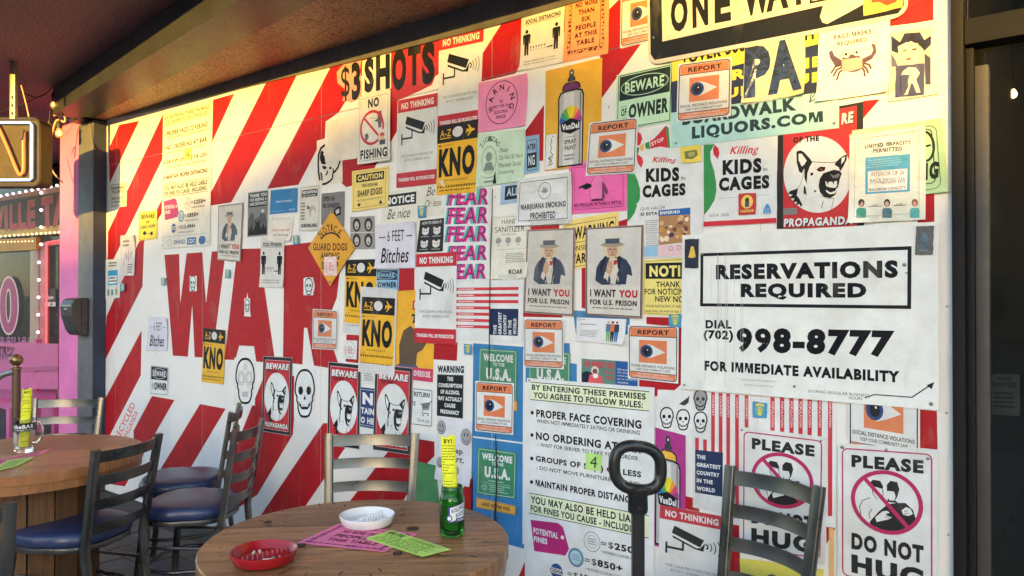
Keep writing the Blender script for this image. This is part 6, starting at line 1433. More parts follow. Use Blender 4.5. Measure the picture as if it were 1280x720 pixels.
def chair(cx_, cz_, fx, fz, label, h=.85, w=.40):
    """cx_,cz_ : camera-plane position of the seat centre; fx,fz facing"""
    v = (cr*fx+cf*fz).normalized(); rz = math.atan2(v.y, v.x)+R(90)
    e = empty('metal_chair', cw(cx_, cz_), label, 'chair', 'ladder back metal chairs with blue seats', rz)
    hw = w/2; k = h/.85
    def ypost(z): return .195+max(0, (z-.42))*.16-max(0,.42-z)*-.10*(0) + (max(0,.42-z))*.12
    def xpost(z, s): return s*(hw-.018-.022*(1-min(1,max(0,(z-.30)/.55))))
    sq = rprof(1.0, .62, .35)
    for s in (-1, 1):
        pts = [Vector((xpost(z*1.0, s), ypost(z), z*k)) for z in (0,.15,.3,.42,.55,.7,.85)]
        tube('rear_leg', pts, .0185, M_STEEL, e, prof=[(a, b_) for a, b_ in sq], loc=(0,0,0))
        tube('front_leg', [Vector((s*(hw-.035),-.15,.44*k)), Vector((s*(hw-.01),-.195,0))], .0145, M_STEEL, e, prof=rprof(1,1,.4), loc=(0,0,0))
    for i, z in enumerate((.815,.715,.615,.515)):
        y0 = ypost(z); x0 = xpost(z, 1)-.012; pts = []
        for t in range(13):
            f = -1+t/6; pts.append(Vector((f*x0, y0+.038*(1-f*f), z*k)))
        # slat: flat strip, thin in y, tall in z
        V, Fc = [], []
        hh = .0215 if i else .0235
        for p in pts:
            for dy, dz in ((-.003,-hh),(.003,-hh*1.02),(.005,0),(.003,hh*1.02),(-.003,hh),(-.0015,0)): V.append(p+Vector((0,dy+dz*.16,dz)))
        n = len(pts)
        for a in range(n-1):
            for q in range(6): r_ = (q+1) % 6; Fc.append((a*6+q, (a+1)*6+q, (a+1)*6+r_, a*6+r_))
        Fc += [tuple(range(6)), tuple((n-1)*6+q for q in range(5,-1,-1))]
        o = link('slat', V, Fc, M_STEEL, e, (0,0,0), smooth=True)
        try: o.data.set_sharp_from_angle(angle=R(50))
        except Exception: pass
    V, Fc = [], []
    for z in (.815,.715,.615,.515):
        for sd in (-1, 1):
            c0 = Vector((xpost(z, sd)-sd*.016, ypost(z)-.004, z*k)); b0_ = len(V)
            for q in range(6): a = q*math.pi/3; V.append(c0+Vector((0, .007*math.cos(a), .024*math.sin(a))))
            V.append(c0-Vector((sd*.006,0,0)))
            Fc += [(b0_+q, b0_+(q+1) % 6, b0_+6) for q in range(6)]
    o = link('weld', V, Fc, M_STEEL, e, (0,0,0), smooth=True); o['kind'] = 'stuff'
    # seat cushion: rounded outline, domed
    N, V, Fc = 40, [], []
    def outl(f, s=1.0):
        a = 2*math.pi*f; x, y = math.cos(a), math.sin(a); p = 2.8
        r = (abs(x)**p+abs(y)**p)**(-1/p)
        yy = y*r*.205*s; xx = x*r*(.215+(-.012 if yy > 0 else .004))*s
        return xx, yy-.01
    rings = [(.93,.435),(.985,.442),(1.0,.455),(.995,.47),(.97,.484),(.90,.494),(.75,.501),(.5,.505),(.25,.506)]
    for s, z in rings:
        for i in range(N):
            x, y = outl(i/N, s); V.append((x, y, z*k))
    V.append((0,-.01,.506*k)); c = len(V)-1; L = len(rings)
    for l in range(L-1):
        for i in range(N): j = (i+1) % N; Fc.append((l*N+i, l*N+j, (l+1)*N+j, (l+1)*N+i))
    for i in range(N): Fc.append(((L-1)*N+i, (L-1)*N+(i+1) % N, c))
    Fc.append(tuple(range(N-1,-1,-1)))
    link('seat', V, Fc, M_VINYL, e, (0,0,0), smooth=True)
    ring = [Vector((*outl(i/28, .93), .424*k)) for i in range(28)]
    tube('seat_frame', ring, .011, M_STEEL, e, closed=True, prof=rprof(.7,1.1,.4), loc=(0,0,0))
    ring = [Vector((*outl(i/28, .90), .20)) for i in range(28)]
    tube('foot_ring', ring, .009, M_STEEL, e, 8, closed=True, loc=(0,0,0))
    for s in (-1,1):
        tube('brace', [Vector((s*(hw-.03),-.15,.30*k)), Vector((s*(hw-.028),.20,.30*k))], .007, M_STEEL, e, 6, loc=(0,0,0))
        for yy in (-.2, .2):
            o = box('foot_cap', (s*(hw-.012), yy if yy < 0 else .243, .008), (.034,.034,.02), plain('black_rubber', (.02,.02,.02), .7), e, bevel=.004)
    return e
chair(-.625, 3.20, 0.02, -1, 'chair behind the nearer table, facing it with its back to the dog posters', w=.425)
chair(.80-.19, 2.42-.12, -.83, -.56, 'chair at lower right in front of the hug signs', h=.90, w=.37)
chair(-1.885, 3.34, -.96, .25, 'chair drawn up to the far table, its back turned to the nearer table', w=.40)
chair(-1.53, 3.72, -1, .04, 'chair between the two tables with its seat toward the wall stripes, nearer of that pair', w=.38)
chair(-1.79, 4.20, -.96, -.22, 'chair against the striped wall, farther of the pair between the tables', w=.40)
chair(-2.66, 4.38, .08, -1, 'pale shining chair behind the far table by the pink bench', w=.42)
chair(-1.80, 2.45, -.5, .85, 'chair cut by the lower left corner of the picture', w=.40)

# ---- spool tables
def wood(name, c0, c1, dark, rough, grain=(1,14,1), ang=0.0):
    m, n, b = nodes(name)
    tc = n.nodes.new('ShaderNodeTexCoord'); mp = n.nodes.new('ShaderNodeMapping'); mp.inputs['Scale'].default_value = grain
    n.links.new(tc.outputs['Object'], mp.inputs[0])
    oi = n.nodes.new('ShaderNodeObjectInfo')
    ad = n.nodes.new('ShaderNodeVectorMath'); ad.operation = 'ADD'; n.links.new(mp.outputs[0], ad.inputs[0])
    cb_ = n.nodes.new('ShaderNodeCombineXYZ'); ml = n.nodes.new('ShaderNodeMath'); ml.operation = 'MULTIPLY'; ml.inputs[1].default_value = 30
    n.links.new(oi.outputs['Random'], ml.inputs[0]); n.links.new(ml.outputs[0], cb_.inputs[0]); n.links.new(ml.outputs[0], cb_.inputs[1]); n.links.new(cb_.outputs[0], ad.inputs[1])
    g = noise(n, 3.2, 8, .68, ad.outputs[0], .8); f = noise(n, 16, 6, .7, ad.outputs[0]); k = noise(n, 1.1, 3, .5, ad.outputs[0])
    mp2 = n.nodes.new('ShaderNodeMapping'); mp2.inputs['Scale'].default_value = (1,2.6,1); n.links.new(tc.outputs['Object'], mp2.inputs[0])
    ks = noise(n, 7, 4, .6, mp2.outputs[0])
    c = mixc(n, mapr(n, g.outputs[0], .38, .62, 0, 1), c0, c1)
    c = mixc(n, mapr(n, f.outputs[0], .55, .72, 0, .55), c, dark)
    c = mixc(n, mapr(n, ks.outputs[0], .63, .70, 0, .65), c, dark)
    hs = n.nodes.new('ShaderNodeHueSaturation'); n.links.new(c, hs.inputs['Color']); n.links.new(mapr(n, oi.outputs['Random'], 0, 1, .70, 1.2), hs.inputs['Value'])
    n.links.new(hs.outputs[0], b.inputs['Base Color'])
    n.links.new(mapr(n, f.outputs[0], .3, .7, rough, rough+.2), b.inputs['Roughness'])
    bump(n, b, f.outputs[0], .35, .004); return m
M_WOODN = wood('weathered_wood', (.14,.062,.026), (.38,.185,.078), (.03,.016,.010), .24)
M_WOODF = wood('varnished_wood', (.36,.145,.055), (.50,.22,.085), (.11,.045,.02), .22)
M_CORE = wood('spool_core_wood', (.09,.042,.015), (.15,.07,.027), (.08,.045,.02), .6, (14,14,.8))
def spool(cx_, cz_, r, label, mat, ang, core_r=.25, h=.755, widths=None):
    rz = YAW+R(ang)
    e = empty('spool_table', cw(cx_, cz_), label, 'table', 'round wooden cable spool tables', rz)
    T = .042
    ws = widths or [.15,.14,.16,.13,.15,.14]
    tot = sum(ws); y = -r
    sc_ = 2*r/tot; first = True
    for i, w_ in enumerate(ws):
        y0 = y+.0016; y1 = y+w_*sc_-.0016; y += w_*sc_
        xs = []
        n = 12; pts = []
        f = lambda yy: math.sqrt(max(0, r*r-yy*yy))
        for k in range(n+1): yy = y0+(y1-y0)*k/n; pts.append((f(yy), yy))
        for k in range(n, -1, -1): yy = y0+(y1-y0)*k/n; pts.append((-f(yy), yy))
        P = []
        for p in pts:
            if not P or (Vector(p)-Vector(P[-1])).length > 1e-4: P.append(p)
        if (Vector(P[0])-Vector(P[-1])).length < 1e-4: P.pop()
        zt = h+random.uniform(-.0006, .0006); yc = (y0+y1)/2
        m = len(P); V = []
        for zz, s in ((h-T, 1.0),(zt-.004, 1.0),(zt, .992)):
            V += [(x*s, (yy*s if abs(yy) > .9*r else yy)-yc, zz) for x, yy in P]
        Fc = [tuple(range(m-1,-1,-1)), tuple(2*m+k for k in range(m))]
        for l in range(2): Fc += [(l*m+k, l*m+(k+1) % m, (l+1)*m+(k+1) % m, (l+1)*m+k) for k in range(m)]
        link('plank', V, Fc, mat, e, (0, yc, 0))
    # second layer of boards crossing underneath
    lathe('under_boards', [(0,h-2*T+.004),(r*.985,h-2*T+.004),(r*.985,h-T-.002),(0,h-T-.002)], mat, e, seg=64)
    lathe('bottom_disc', [(0,.0),(r*.78,.0),(r*.78,T),(0,T)], M_CORE, e, seg=48)
    nst = 18
    for i in range(nst):
        a0, a1 = 2*math.pi*i/nst+.012, 2*math.pi*(i+1)/nst-.012; V = []
        for zz in (T+.001, h-2*T+.002):
            for rr in (core_r-.02, core_r):
                for a in (a0, a1): V.append((rr*math.cos(a), rr*math.sin(a), zz))
        link('stave', V, [(0,1,3,2),(4,6,7,5),(2,3,7,6),(0,4,5,1),(0,2,6,4),(1,5,7,3)], M_CORE, e, (0,0,0))
    lathe('core', [(core_r-.022,T),(core_r-.022,h-2*T)], plain('dark_gap', (.02,.02,.02), .9), e, seg=30)
    return e, h
TN = (-.452, 2.262)
table, HT = spool(*TN, .442, 'nearer round spool table of brown planks with ashtrays on it', M_WOODN, 6)
tablef, _ = spool(-2.20, 3.475, .485, 'farther orange varnished round spool table at the left edge', M_WOODF, 24, .30)
# marks of old nails round the rim, washers of the spool rods
V, Fc = [], []
for i in range(64):
    a = 2*math.pi*i/64+random.uniform(-.03,.03); r_ = random.choice((.41,.36,.30))+random.uniform(-.035,.02)
    l, wd = random.uniform(.005,.018), random.uniform(.0012,.003); b0_ = len(V); a2 = a+random.uniform(-.3,.3)
    for k in range(8):
        t = k*math.pi/4; x, y = l*math.cos(t), wd*math.sin(t)
        V.append((r_*math.cos(a)+x*math.cos(a2)-y*math.sin(a2), r_*math.sin(a)+x*math.sin(a2)+y*math.cos(a2), HT+.0012))
    Fc.append(tuple(b0_+k for k in range(8)))
o = link('nail_mark', V, Fc, plain('nail_rust', (.03,.018,.012), .8), table, (0,0,0)); o['kind'] = 'stuff'
Mt = table.rotation_euler.to_matrix().inverted() if False else Matrix.Rotation(-table.rotation_euler.z, 3, 'Z')
for (px, py, rr) in ((516,661,.019),(335,653,.012),(377,682,.014),(497,692,.013)):
    p = floorpt(px, py, HT)-table.location; p.z = 0; p = Mt @ p
    lathe('washer', [(0,-.002),(rr,-.002),(rr,.0012),(rr*.55,.0016),(rr*.5,.003),(0,.003)], plain('rusty_washer', (.045,.034,.03), .6, .5), table, (p.x, p.y, HT+.0012), 24)

# ---- things on the tables
AX = (cr, cf, Vector((0,0,1)))
def tsheet(name, quad, label, cat, col, z=None, d=.001, kind='paper'):
    return Sheet(name, quad, label, cat, col, p0=(0,0,HT), axes=AX, depth=d, kind=kind, th=.0005)
s = tsheet('menu_sheet', [(422,654.7),(523,667),(481,690),(371,678.6)], 'pink printed sheet under the white ashtray', 'paper', (238,120,160), d=.0018)
BR2 = (96,34,60)
s.frame(.1,.1,.9,.9,.002,BR2); s.k += 1
for i in range(44):
    t = i/44*4; e_ = int(t); f = t-e_
    x, y = [(.08+.84*f,.1),(.92,.1+.8*f),(.92-.84*f,.9),(.08,.9-.8*f)][e_]
    r = random.uniform(.025,.05)
    s.poly([(x+r*math.cos(a)*(1 if k % 2 else .4), y+r*math.sin(a)*(1 if k % 2 else .4)) for k, a in enumerate([j*math.pi/4 for j in range(8)])],BR2,k=s.k)
for i, t in enumerate(('NO MORE THAN SIX','PEOPLE AT','THIS TABLE')): s.text(t,.22,.24+i*.2,.8,.37+i*.2,BR2,.02)
s.done()
s = tsheet('menu_sheet', [(490,662.6),(564,686.8),(528,696),(456,672.7)], 'lime green printed menu lying over the pink sheet', 'paper', (186,222,110), d=.0034)
s.text('MENU ITEMS',.04,.06,.3,.3,(60,90,40),.02).scrib(.06,.34,.94,.92,7,(90,120,60),.4).scrib(.4,.08,.9,.3,3,(80,110,50)); s.done()
s = Sheet('menu_sheet', [(-12,577),(66,560),(56,566),(-14,590)], 'pink printed sheet under the beer mug on the far table', 'paper', (238,130,150), p0=(0,0,HT), axes=AX, depth=.0014, th=.0005); s.scrib(.1,.1,.9,.9,6,(150,60,80)); s.done()
s = Sheet('menu_sheet', [(10,575),(44,571),(20,583),(-14,591)], 'lime green sheet at the left edge of the far table', 'paper', (190,220,120), p0=(0,0,HT), axes=AX, depth=.003, th=.0005); s.scrib(.1,.1,.9,.9,6,(100,130,70)); s.done()
def ashtray(px, py, r, label, matn, c, ang, ash):
    p = floorpt(px, py, HT)
    e = empty('ashtray', (p.x, p.y, HT+.003), label, 'ashtray', None, YAW+R(ang))
    m = plain(matn, c, .22, 0, .6, .12, 60, .06)
    lathe('dish', [(0,.0),(r*.86,.0),(r*.9,.003),(r*1.0,.026),(r*1.0,.029),(r*.975,.030),(r*.95,.028),(r*.86,.009),(r*.82,.007),(0,.006)], m, e, seg=56, auto=60)
    # ribbed ridge across the middle that holds cigarettes
    V, Fc = [], []; n = 40
    for i in range(n+1):
        x = -r*.78+2*r*.78*i/n; hh = .020+.004*(1 if (i//2) % 2 else -1)
        for dy, z in ((-.010,.006),(-.0045,hh),(.0045,hh),(.010,.006)): V.append((x,dy,z))
    for i in range(n):
        for q in range(3): Fc.append((i*4+q,(i+1)*4+q,(i+1)*4+q+1,i*4+q+1))
    Fc += [(3,2,1,0),(n*4,n*4+1,n*4+2,n*4+3)]
    link('ridge', V, Fc, m, e, (0,0,0))
    ma = plain('cigarette_ash', (.32,.31,.31), .9, bs=.8, bscale=200); V, Fc = [], []
    for i in range(ash):
        a = random.uniform(0, 6.28); rr = r*.7*math.sqrt(random.random()); x, y = rr*math.cos(a), rr*math.sin(a); s_ = random.uniform(.002,.005); b0_ = len(V)
        V += [(x-s_,y-s_,.006),(x+s_,y-s_*.6,.006),(x+s_*.8,y+s_,.006),(x-s_*.7,y+s_*.8,.006),(x,y,.006+s_*1.1)]
        Fc += [(b0_,b0_+1,b0_+4),(b0_+1,b0_+2,b0_+4),(b0_+2,b0_+3,b0_+4),(b0_+3,b0_,b0_+4)]
    o = link('ash', V, Fc, ma, e, (0,0,0)); o['kind'] = 'stuff'
    for k in range(3 if ash > 20 else 1):
        a = random.uniform(0, 3.1); x, y = random.uniform(-.4,.4)*r, random.choice((-1,1))*random.uniform(.25,.5)*r; d = Vector((math.cos(a), math.sin(a), .05))*.013
        tube('cigarette_butt', [Vector((x,y,.012))-d, Vector((x,y,.012)), Vector((x,y,.012))+d], .0038, plain('butt_paper', (.75,.70,.62), .8), e, 8, loc=(0,0,0))
ashtray(459,655.5,.086,'white round ashtray with a ribbed bar on the pink sheet','white_melamine',(.72,.73,.74),62,16)
ashtray(330,702,.088,'red round ashtray with ash and butts near the table edge','red_melamine',(.34,.010,.016),38,46)
def gmat(name, c, rough=.03, tr=1.0):
    m, n, b = nodes(name); b.inputs['Base Color'].default_value = (*c, 1); b.inputs['Transmission Weight'].default_value = tr
    b.inputs['Roughness'].default_value = rough; b.inputs['IOR'].default_value = 1.45; return m
def label_on(name, parent, rad, z0, z1, a_mid, half, mat, n=14, off=.0006, slant=0.0):
    V, Fc = [], []
    for i in range(n+1):
        a = a_mid-half+2*half*i/n; sl = slant*(i/n-.5)
        for z in (z0, z1): V.append(((rad+off)*math.cos(a), (rad+off)*math.sin(a), z+sl))
    for i in range(n): Fc.append((2*i, 2*i+2, 2*i+3, 2*i+1))
    return link(name, V, Fc, mat, parent, (0,0,0))
def text_on(name, parent, t, rad, z0, z1, a_mid, half, mat, bold=.03, off=.0012, slant=0.0, shear=0.0):
    vs, fs, asp = text_geo(t, bold, shear)
    V = []
    for x, y in vs:
        a = a_mid-half+2*half*x; V.append(((rad+off)*math.cos(a), (rad+off)*math.sin(a), z0+(z1-z0)*y+slant*(x-.5)))
    return link(name, V, fs, mat, parent, (0,0,0))
# green jar
pj = floorpt(565, 669, HT); JL = Vector((pj.x, pj.y, HT+.001))
jar = empty('glass_jar', JL, 'green glass jar with a blue and white label on the nearer table', 'jar')
M_JAR = gmat('green_glass', (.05,.42,.08), .05, .97)
r = .0375
lathe('body', [(0,.002),(r*.8,.0),(r*.97,.006),(r,.014),(r,.105),(r*.97,.114),(r*.86,.122),(r*.82,.126),(r*.87,.128),(r*.87,.131),(r*.82,.133),(r*.87,.136),(r*.87,.139),(r*.82,.141),(r*.84,.146),(r*.80,.148),(r*.76,.146),(r*.76,.124),(r*.92,.110),(r*.94,.02),(r*.7,.009),(0,.009)], M_JAR, jar, seg=40, auto=60)
av = math.atan2((CAMP-JL).y, (CAMP-JL).x)
A0 = av+.42
label_on('label', jar, r, .052, .098, A0, .75, ink((34,52,116),'gloss'), slant=.012)
label_on('label_panel', jar, r, .056, .096, A0+.05, .62, ink((216,222,230),'gloss'), off=.0009, slant=.012)
text_on('lettering', jar, 'ROLLING', r, .080, .093, A0+.05, .52, ink((34,52,116),'gloss'), .035, slant=.012)
text_on('lettering', jar, 'ROCK', r, .064, .077, A0+.22, .34, ink((34,52,116),'gloss'), .035, slant=.008)
label_on('label_band', jar, r, .049, .060, A0+.30, .42, ink((34,52,116),'gloss'), off=.0013)
text_on('lettering', jar, 'Town Beer', r, .0515, .058, A0+.30, .3, ink(W_,'gloss'), .01, off=.0018)
V = []
for k in range(20):
    t = 2*math.pi*k/20; a = A0-.62+.24*math.cos(t)/1.0; V.append(((r+.0017)*math.cos(a), (r+.0017)*math.sin(a), .060+.0095*math.sin(t)))
link('label_badge', V, [tuple(range(20))], ink((34,52,116),'gloss'), jar, (0,0,0))
V = []
for k in range(20):
    t = 2*math.pi*k/20; a = A0-.62+.15*math.cos(t); V.append(((r+.0020)*math.cos(a), (r+.0020)*math.sin(a), .060+.0062*math.sin(t)))
link('label_badge', V, [tuple(range(20))], ink(W_,'gloss'), jar, (0,0,0))
def rolled_menu(loc, z0, z1, wid, label, lean, turn, title='BY?'):
    e = empty('rolled_menu', loc, label, 'menu')
    m = ink((222,230,58)); n = 14; V, Fc = [], []; M = []
    up = Vector((lean[0], lean[1], 1)).normalized()
    va = turn; ax = Vector((math.cos(va), math.sin(va), 0)); ay = Vector((-math.sin(va), math.cos(va), 0))
    def P(f, z, o=0.0):     # f 0..1 across a C-shaped curl
        a = math.pi*1.25*(f-.5); c = wid*.5
        r_ = c/.95
        return ax*(r_+o)*math.sin(a)*.95 - ay*(r_*.45+o)*math.cos(a) + up*z
    for i in range(n+1):
        for k in range(9): V.append(P(i/n, z0+(z1-z0)*k/8+(.004*math.sin(i*.8) if k == 8 else 0)))
    for i in range(n):
        for k in range(8): Fc.append((i*9+k,(i+1)*9+k,(i+1)*9+k+1,i*9+k+1))
    nv = len(V); V += [v + ay*.0006 for v in V]; Fc += [tuple(nv+q for q in reversed(f)) for f in Fc]
    link('sheet', V, Fc, m, e, (0,0,0), smooth=True)
    V, Fc = [], []
    rows = 30
    for rr in range(rows):
        z = z1-.030-(z1-z0-.04)*rr/rows; f = .26
        while f < .74:
            l = random.uniform(.04,.12); f1 = min(.76, f+l); b0_ = len(V)
            V += [P(f,z,.0006),P((f+f1)/2,z,.0006),P(f1,z,.0006),P(f1,z+.0022,.0006),P((f+f1)/2,z+.0022,.0006),P(f,z+.0022,.0006)]; Fc.append(tuple(range(b0_,b0_+6))); f = f1+.025
            if random.random() < .18: break
    link('small_print', V, Fc, ink((70,84,30)), e, (0,0,0))
    vs, fs, asp = text_geo(title, .03)
    link('lettering', [P(.36+.3*x, z1-.022+.013*y, .0007) for x, y in vs], fs, ink(K), e, (0,0,0))
    return e
tv = Vector((-cr.y, cr.x, 0))
rolled_menu(JL+Vector((0,0,.012)), .0, .285, .044, 'yellow rolled menu standing in the green jar', (-.045*cr.x,-.045*cr.y), YAW)
# glass mug
pm_ = floorpt(30, 565, HT); ML = Vector((pm_.x, pm_.y, HT+.002))
mug = empty('glass_mug', ML, 'clear glass beer mug with a black band on the far table', 'mug')
M_CLEAR = gmat('clear_glass', (.96,.97,.96), .02)
r = .043
lathe('body', [(0,.0),(r*.86,.0),(r*.92,.004),(r*.9,.02),(r*.98,.06),(r,.145),(r*.98,.150),(r*.93,.148),(r*.92,.06),(r*.8,.02),(0,.018)], M_CLEAR, mug, seg=24, auto=25)
label_on('band', mug, r, .098, .134, math.atan2((CAMP-ML).y,(CAMP-ML).x), 2.6, ink((22,22,24),'gloss'), 40, .001)
am = math.atan2((CAMP-ML).y,(CAMP-ML).x)
text_on('lettering', mug, 'theBAR', r, .110, .128, am-.05, 1.0, ink(W_,'gloss'), .04, .0018)
text_on('lettering', mug, 'BURGERS DRINKS', r, .101, .106, am, .9, ink(W_,'gloss'), .02, .0018)
hd = cr*1.0
tube('handle', catrom([hd*.040+Vector((0,0,.132)), hd*.066+Vector((0,0,.136)), hd*.082+Vector((0,0,.11)), hd*.080+Vector((0,0,.07)), hd*.062+Vector((0,0,.042)), hd*.040+Vector((0,0,.04))],5), .0065, M_CLEAR, mug, 10, loc=(0,0,0))
rolled_menu(ML+Vector((0,0,.022)), .0, .265, .042, 'yellow rolled menu standing in the glass mug', (.05*cr.x,.05*cr.y), YAW+.3, 'WHY?')

# ---- black handle on a pole
HP = cw((797-640)/960*1.98, 1.98)
hs_ = empty('pole_handle_stand', HP, 'black loop handle on a tall black pole in front of the large rules poster', 'stand')
M_BLK = plain('black_plastic', (.013,.014,.016), .34, 0, .5, .06, 120, .12, 9)
def hz(py): return EYE+ (368-py)/960*1.98
zc = (hz(549)+hz(620))/2; hw_, hh_ = .063, .056
path = []
tl = R(12)                                      # handle slightly turned and tipped
ax = (cr*.985+cf*.17).normalized()
for k in range(44):
    t = 2*math.pi*k/44; ex = 2.6
    c_, s_ = math.cos(t), math.sin(t); rr = (abs(c_)**ex+abs(s_)**ex)**(-1/ex)
    x, z = c_*rr*hw_, s_*rr*hh_
    path.append(ax*x+Vector((0,0,zc+z-x*.13)))
tube('loop', path, .0148, M_BLK, hs_, 14, closed=True, loc=(0,0,0), prof=rprof(1.0,.95,.8))
V = []
nk = empty('t', (0,0,0)); bpy.data.objects.remove(nk)
zb = zc-hh_
lathe('collar', [(0,zb-.058),(.024,zb-.058),(.026,zb-.05),(.025,zb-.015),(.034,zb-.002),(.034,zb+.006),(0,zb+.01)], M_BLK, hs_, seg=20, auto=40)
for dz in (-.042,): lathe('bolt', [(0,0),(.005,0),(.005,.004),(0,.005)], plain('bolt_black', (.05,.05,.05), .35, .5), hs_, tuple(-cf*.027+Vector((0,0,zb+dz))), 10)
for k in (5, 17, 27, 38):
    p = path[k]; lathe('bolt', [(0,-.003),(.004,-.002),(.005,0),(.004,.002),(0,.003)], MATS['bolt_black'], hs_, tuple(p-cf*.0165), 10)
V, Fc = tube_data([Vector((0,0,.05)), Vector((0,0,zb-.055))], .0155, prof=rprof(1,1,.25))
Vr = [Matrix.Rotation(YAW,3,'Z') @ v for v in V]
link('pole', Vr, Fc, M_BLK, hs_, (0,0,0))
lathe('base', [(0,0),(.17,0),(.17,.012),(.15,.022),(.04,.035),(.022,.06),(0,.06)], M_BLK, hs_, seg=40)

# ---- dispenser on the column
dsp = empty('wall_dispenser', (-6.19,-.10,0), 'dark grey sloping dispenser box mounted on the grey column', 'dispenser')
M_DSP = plain('dispenser_plastic', (.055,.05,.046), .3, 0, .5, .1, 70, .2)
zt_, zb_ = wallpt(95,372,.16).z, wallpt(95,420,.16).z
prof_ = [(0,zb_),(-.055,zb_+.005),(-.085,zb_+.04),(-.118,zb_+.15),(-.125,zt_-.06),(-.10,zt_-.012),(-.05,zt_),(0,zt_)]
V = [(x,y,z) for x in (-.10,.10) for y, z in prof_]; n = len(prof_)
o = link('housing', V, [tuple(range(n)), tuple(range(2*n-1,n-1,-1))]+[(i,i+n,(i+1) % n+n,(i+1) % n) for i in range(n)], M_DSP, dsp, (0,0,0))
bv = o.modifiers.new('b','BEVEL'); bv.width = .008; bv.segments = 3
box('logo_strip', (0,-.122,zt_-.085), (.05,.004,.008), ink((190,190,190),'gloss'), dsp)
box('side_seam', (.1005,-.05,(zt_+zb_)/2), (.002,.004,(zt_-zb_)*.86), M_FRAME, dsp)

# ---- brass stanchion
q = cw((21-640)/960*5.3, 5.3); zq = lambda py: EYE+(368-py)/960*5.3
st = empty('brass_post', q, 'brass post with a ball finial at the left edge in front of the pink bench', 'post')
M_BRASS = plain('aged_brass', (.30,.19,.09), .35, .9, .5, .15, 40, .25); M_BRW = plain('brown_post_paint', (.13,.075,.045), .45, .3, var=.25)
zt2 = zq(450)
lathe('ball', [(0,zt2-.042),(.02,zt2-.037),(.038,zt2-.018),(.042,zt2),(.038,zt2+.018),(.02,zt2+.037),(0,zt2+.042)], M_BRASS, st, seg=28, auto=80)
lathe('collar', [(0,zt2-.062),(.034,zt2-.06),(.034,zt2-.052),(.016,zt2-.046),(.014,zt2-.036),(0,zt2-.036)], M_BRASS, st, seg=24)
lathe('post', [(0,0),(.15,0),(.15,.012),(.03,.03),(.026,.06),(.026,zt2-.06),(0,zt2-.06)], M_BRW, st, seg=24)
tube('arm', [Vector((0,0,zt2-.075)), -cr*.09+Vector((0,0,zt2-.10)), -cr*.15+Vector((0,0,zt2-.14))], .02, plain('arm_steel', (.3,.3,.3), .4, .8), st, 10, loc=(0,0,0))

# ---- neon sign hung from the ceiling
ZN = 5.0; NL = cw((24-640)/960*ZN, ZN); nz = lambda py: EYE+(368-py)/960*ZN
neon = empty('neon_sign', (NL.x, NL.y, nz(190)), 'hanging neon sign with glowing orange N and pale blue border tube', 'sign')
def nc(px, py, d=0.0): return cr*((px-24)/960*ZN)+Vector((0,0,(190-py)/960*ZN))-cf*d
M_NBOX = plain('olive_sign_box', (.042,.031,.012), .5, 0, .25, .1, 30, .25)
M_NEDGE = plain('sign_edge_metal', (.13,.11,.08), .35, .6)
out = []
L_, R_, T_, B_ = -70, 48.5, 148, 232; rc = 7
for cx0, cy0, a0 in ((R_-rc,T_+rc,-90),(R_-rc,B_-rc,0),(L_+rc,B_-rc,90),(L_+rc,T_+rc,180)):
    for t in range(5): a = R(a0+t*22.5); out.append((cx0+rc*math.cos(a), cy0+rc*math.sin(a)))
n = len(out)
V = [nc(x,y,.0) for x,y in out]+[nc(x,y,.0)+cf*.14 for x,y in out]
link('box', V, [tuple(range(n-1,-1,-1)), tuple(range(n,2*n))]+[(i,(i+1) % n,(i+1) % n+n,i+n) for i in range(n)], M_NBOX, neon, (0,0,0))
tube('rim', [nc(x,y,.004) for x,y in out], .011, M_NEDGE, neon, 8, closed=True, loc=(0,0,0))
brd = [nc(L_+6,T_+6,.03), nc(R_-9,T_+6,.03), nc(R_-6.5,T_+8.5,.03), nc(R_-6.5,B_-9,.03), nc(R_-8.5,B_-6.5,.03), nc(L_+6,B_-6,.03)]
tube('border_tube', [v for v in brd], .0085, M_NEONB, neon, 10, loc=(0,0,0))
tube('letter_tube', catrom([nc(-6,150,.028), nc(2,163,.03), nc(14,190,.03), nc(24,214,.03), nc(28,219,.03), nc(31.5,214,.03), nc(32,200,.03), nc(31.6,180,.03), nc(31.4,166,.03)],4), .0085, M_NEONO, neon, 10, loc=(0,0,0))
tube('letter_tube', [nc(-6,160,.028), nc(-6.5,190,.03), nc(-7,216,.03)], .0085, M_NEONO, neon, 10, loc=(0,0,0))
tube('dark_tube', [nc(31.6,163,.03), nc(31.6,176,.045)], .0095, M_DEADN, neon, 8, loc=(0,0,0))
sp_ = nc(16,149); 
box('hanger', (sp_.x, sp_.y, (2.99-neon.location.z+sp_.z)/2), (.035,.035,2.99-neon.location.z-sp_.z), plain('galvanised_strut', (.33,.30,.25), .4, .5, var=.3), neon, Matrix.Rotation(YAW,3,'Z'), bevel=.003)
for py in (122,132,142):
    p = nc(16.5,py,.0185); box('hanger_slot', tuple(p), (.010,.004,.024), M_FRAME, neon, Matrix.Rotation(YAW,3,'Z'))

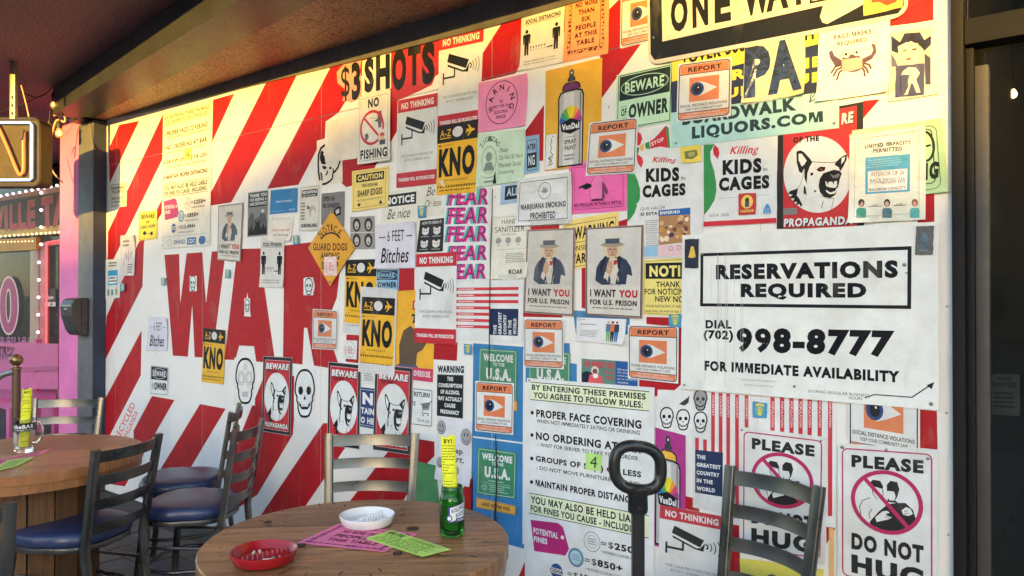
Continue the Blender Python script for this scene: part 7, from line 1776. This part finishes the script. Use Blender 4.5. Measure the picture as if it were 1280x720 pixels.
# ---- string lights, wires in the left corner
ZL = 5.6
def lc(px, py, z=ZL): return cw((px-640)/960*z, z, EYE+(368-py)/960*z)
M_FIL = plain('filament_glow', (1,.8,.45), .3, emit=(1,.50,.14), es=1.0)
M_SOCK = plain('black_socket', (.03,.028,.028), .5)
ws_ = [lc(28,101), lc(50,103), lc(66,105), lc(86,112), lc(94,117), lc(90,126), lc(82,134), lc(76,146)]
o = tube('string_wire', catrom(ws_,5), .007, M_SOCK, None, 6)
tag(o, 'black wire of the string lights looping under the ceiling corner', 'wire')
def sbulb(px, py, z, lb, s=1.0):
    p = lc(px, py, z); e = empty('string_bulb', p, lb, 'light bulb')
    lathe('glass', [(0,-.045*s),(.016*s,-.04*s),(.026*s,-.022*s),(.026*s,-.008*s),(.014*s,.016*s),(.012*s,.026*s),(0,.026*s)], gmat('bulb_glass_%d' % px, (1,.78,.42), .05, .8), e, seg=20, auto=80)
    lathe('filament', [(0,-.028*s),(.011*s,-.02*s),(.012*s,-.006*s),(0,.008*s)], M_FIL, e, seg=10)
    lathe('socket', [(0,.02*s),(.017*s,.02*s),(.019*s,.05*s),(.012*s,.066*s),(0,.068*s)], M_SOCK, e, seg=16)
    tube('cord', [Vector((0,0,.066*s)), Vector((.002,0,.15*s))], .004, M_SOCK, e, 6, loc=(0,0,0))
sbulb(67,128,5.6,'lit amber bulb hanging highest under the ceiling corner',1.15)
sbulb(73,164,5.7,'lit amber bulb hanging lowest by the pink pilaster',1.1)
sbulb(61,158,5.7,'dimmer amber bulb in the tangle beside the lowest bulb',.8)
o = tube('loose_wire', catrom([lc(26,115), lc(45,121), lc(58,115), lc(64,108)],5), .004, M_SOCK, None, 5); tag(o, 'thin dark wire sagging left of the bulbs', 'wire')
o = tube('loose_wire', catrom([lc(0,139), lc(22,132), lc(44,122), lc(56,116)],5), .0035, M_SOCK, None, 5); tag(o, 'long thin dark wire running to the left edge above the neon sign', 'wire')
M_WW = plain('pale_wire', (.62,.40,.30), .6)
o = tube('pale_wire', catrom([lc(51,186,5.9), lc(56,196,5.9), lc(62,208,5.9), lc(68,218,5.9), lc(78,228,5.9)],5), .0055, M_WW, None, 5); tag(o, 'pale twisted wire dropping to the foot of the dark pink header', 'wire')
o = tube('pale_wire', catrom([lc(50,180,5.8), lc(58,172,5.8), lc(62,178,5.8), lc(58,186,5.8), lc(64,168,5.8), lc(70,150,5.8), lc(80,152,5.8), lc(78,142,5.8), lc(66,144,5.8)],5), .008, M_WW, None, 5); tag(o, 'tangled pale cord round the lowest bulbs', 'wire')
o = tube('pale_wire', catrom([lc(25,106,5.2), lc(31,128,5.2), lc(36,150,5.2), lc(40,160,5.2)],4), .0055, M_WW, None, 5); tag(o, 'pale cord running down behind the neon sign hanger', 'wire')
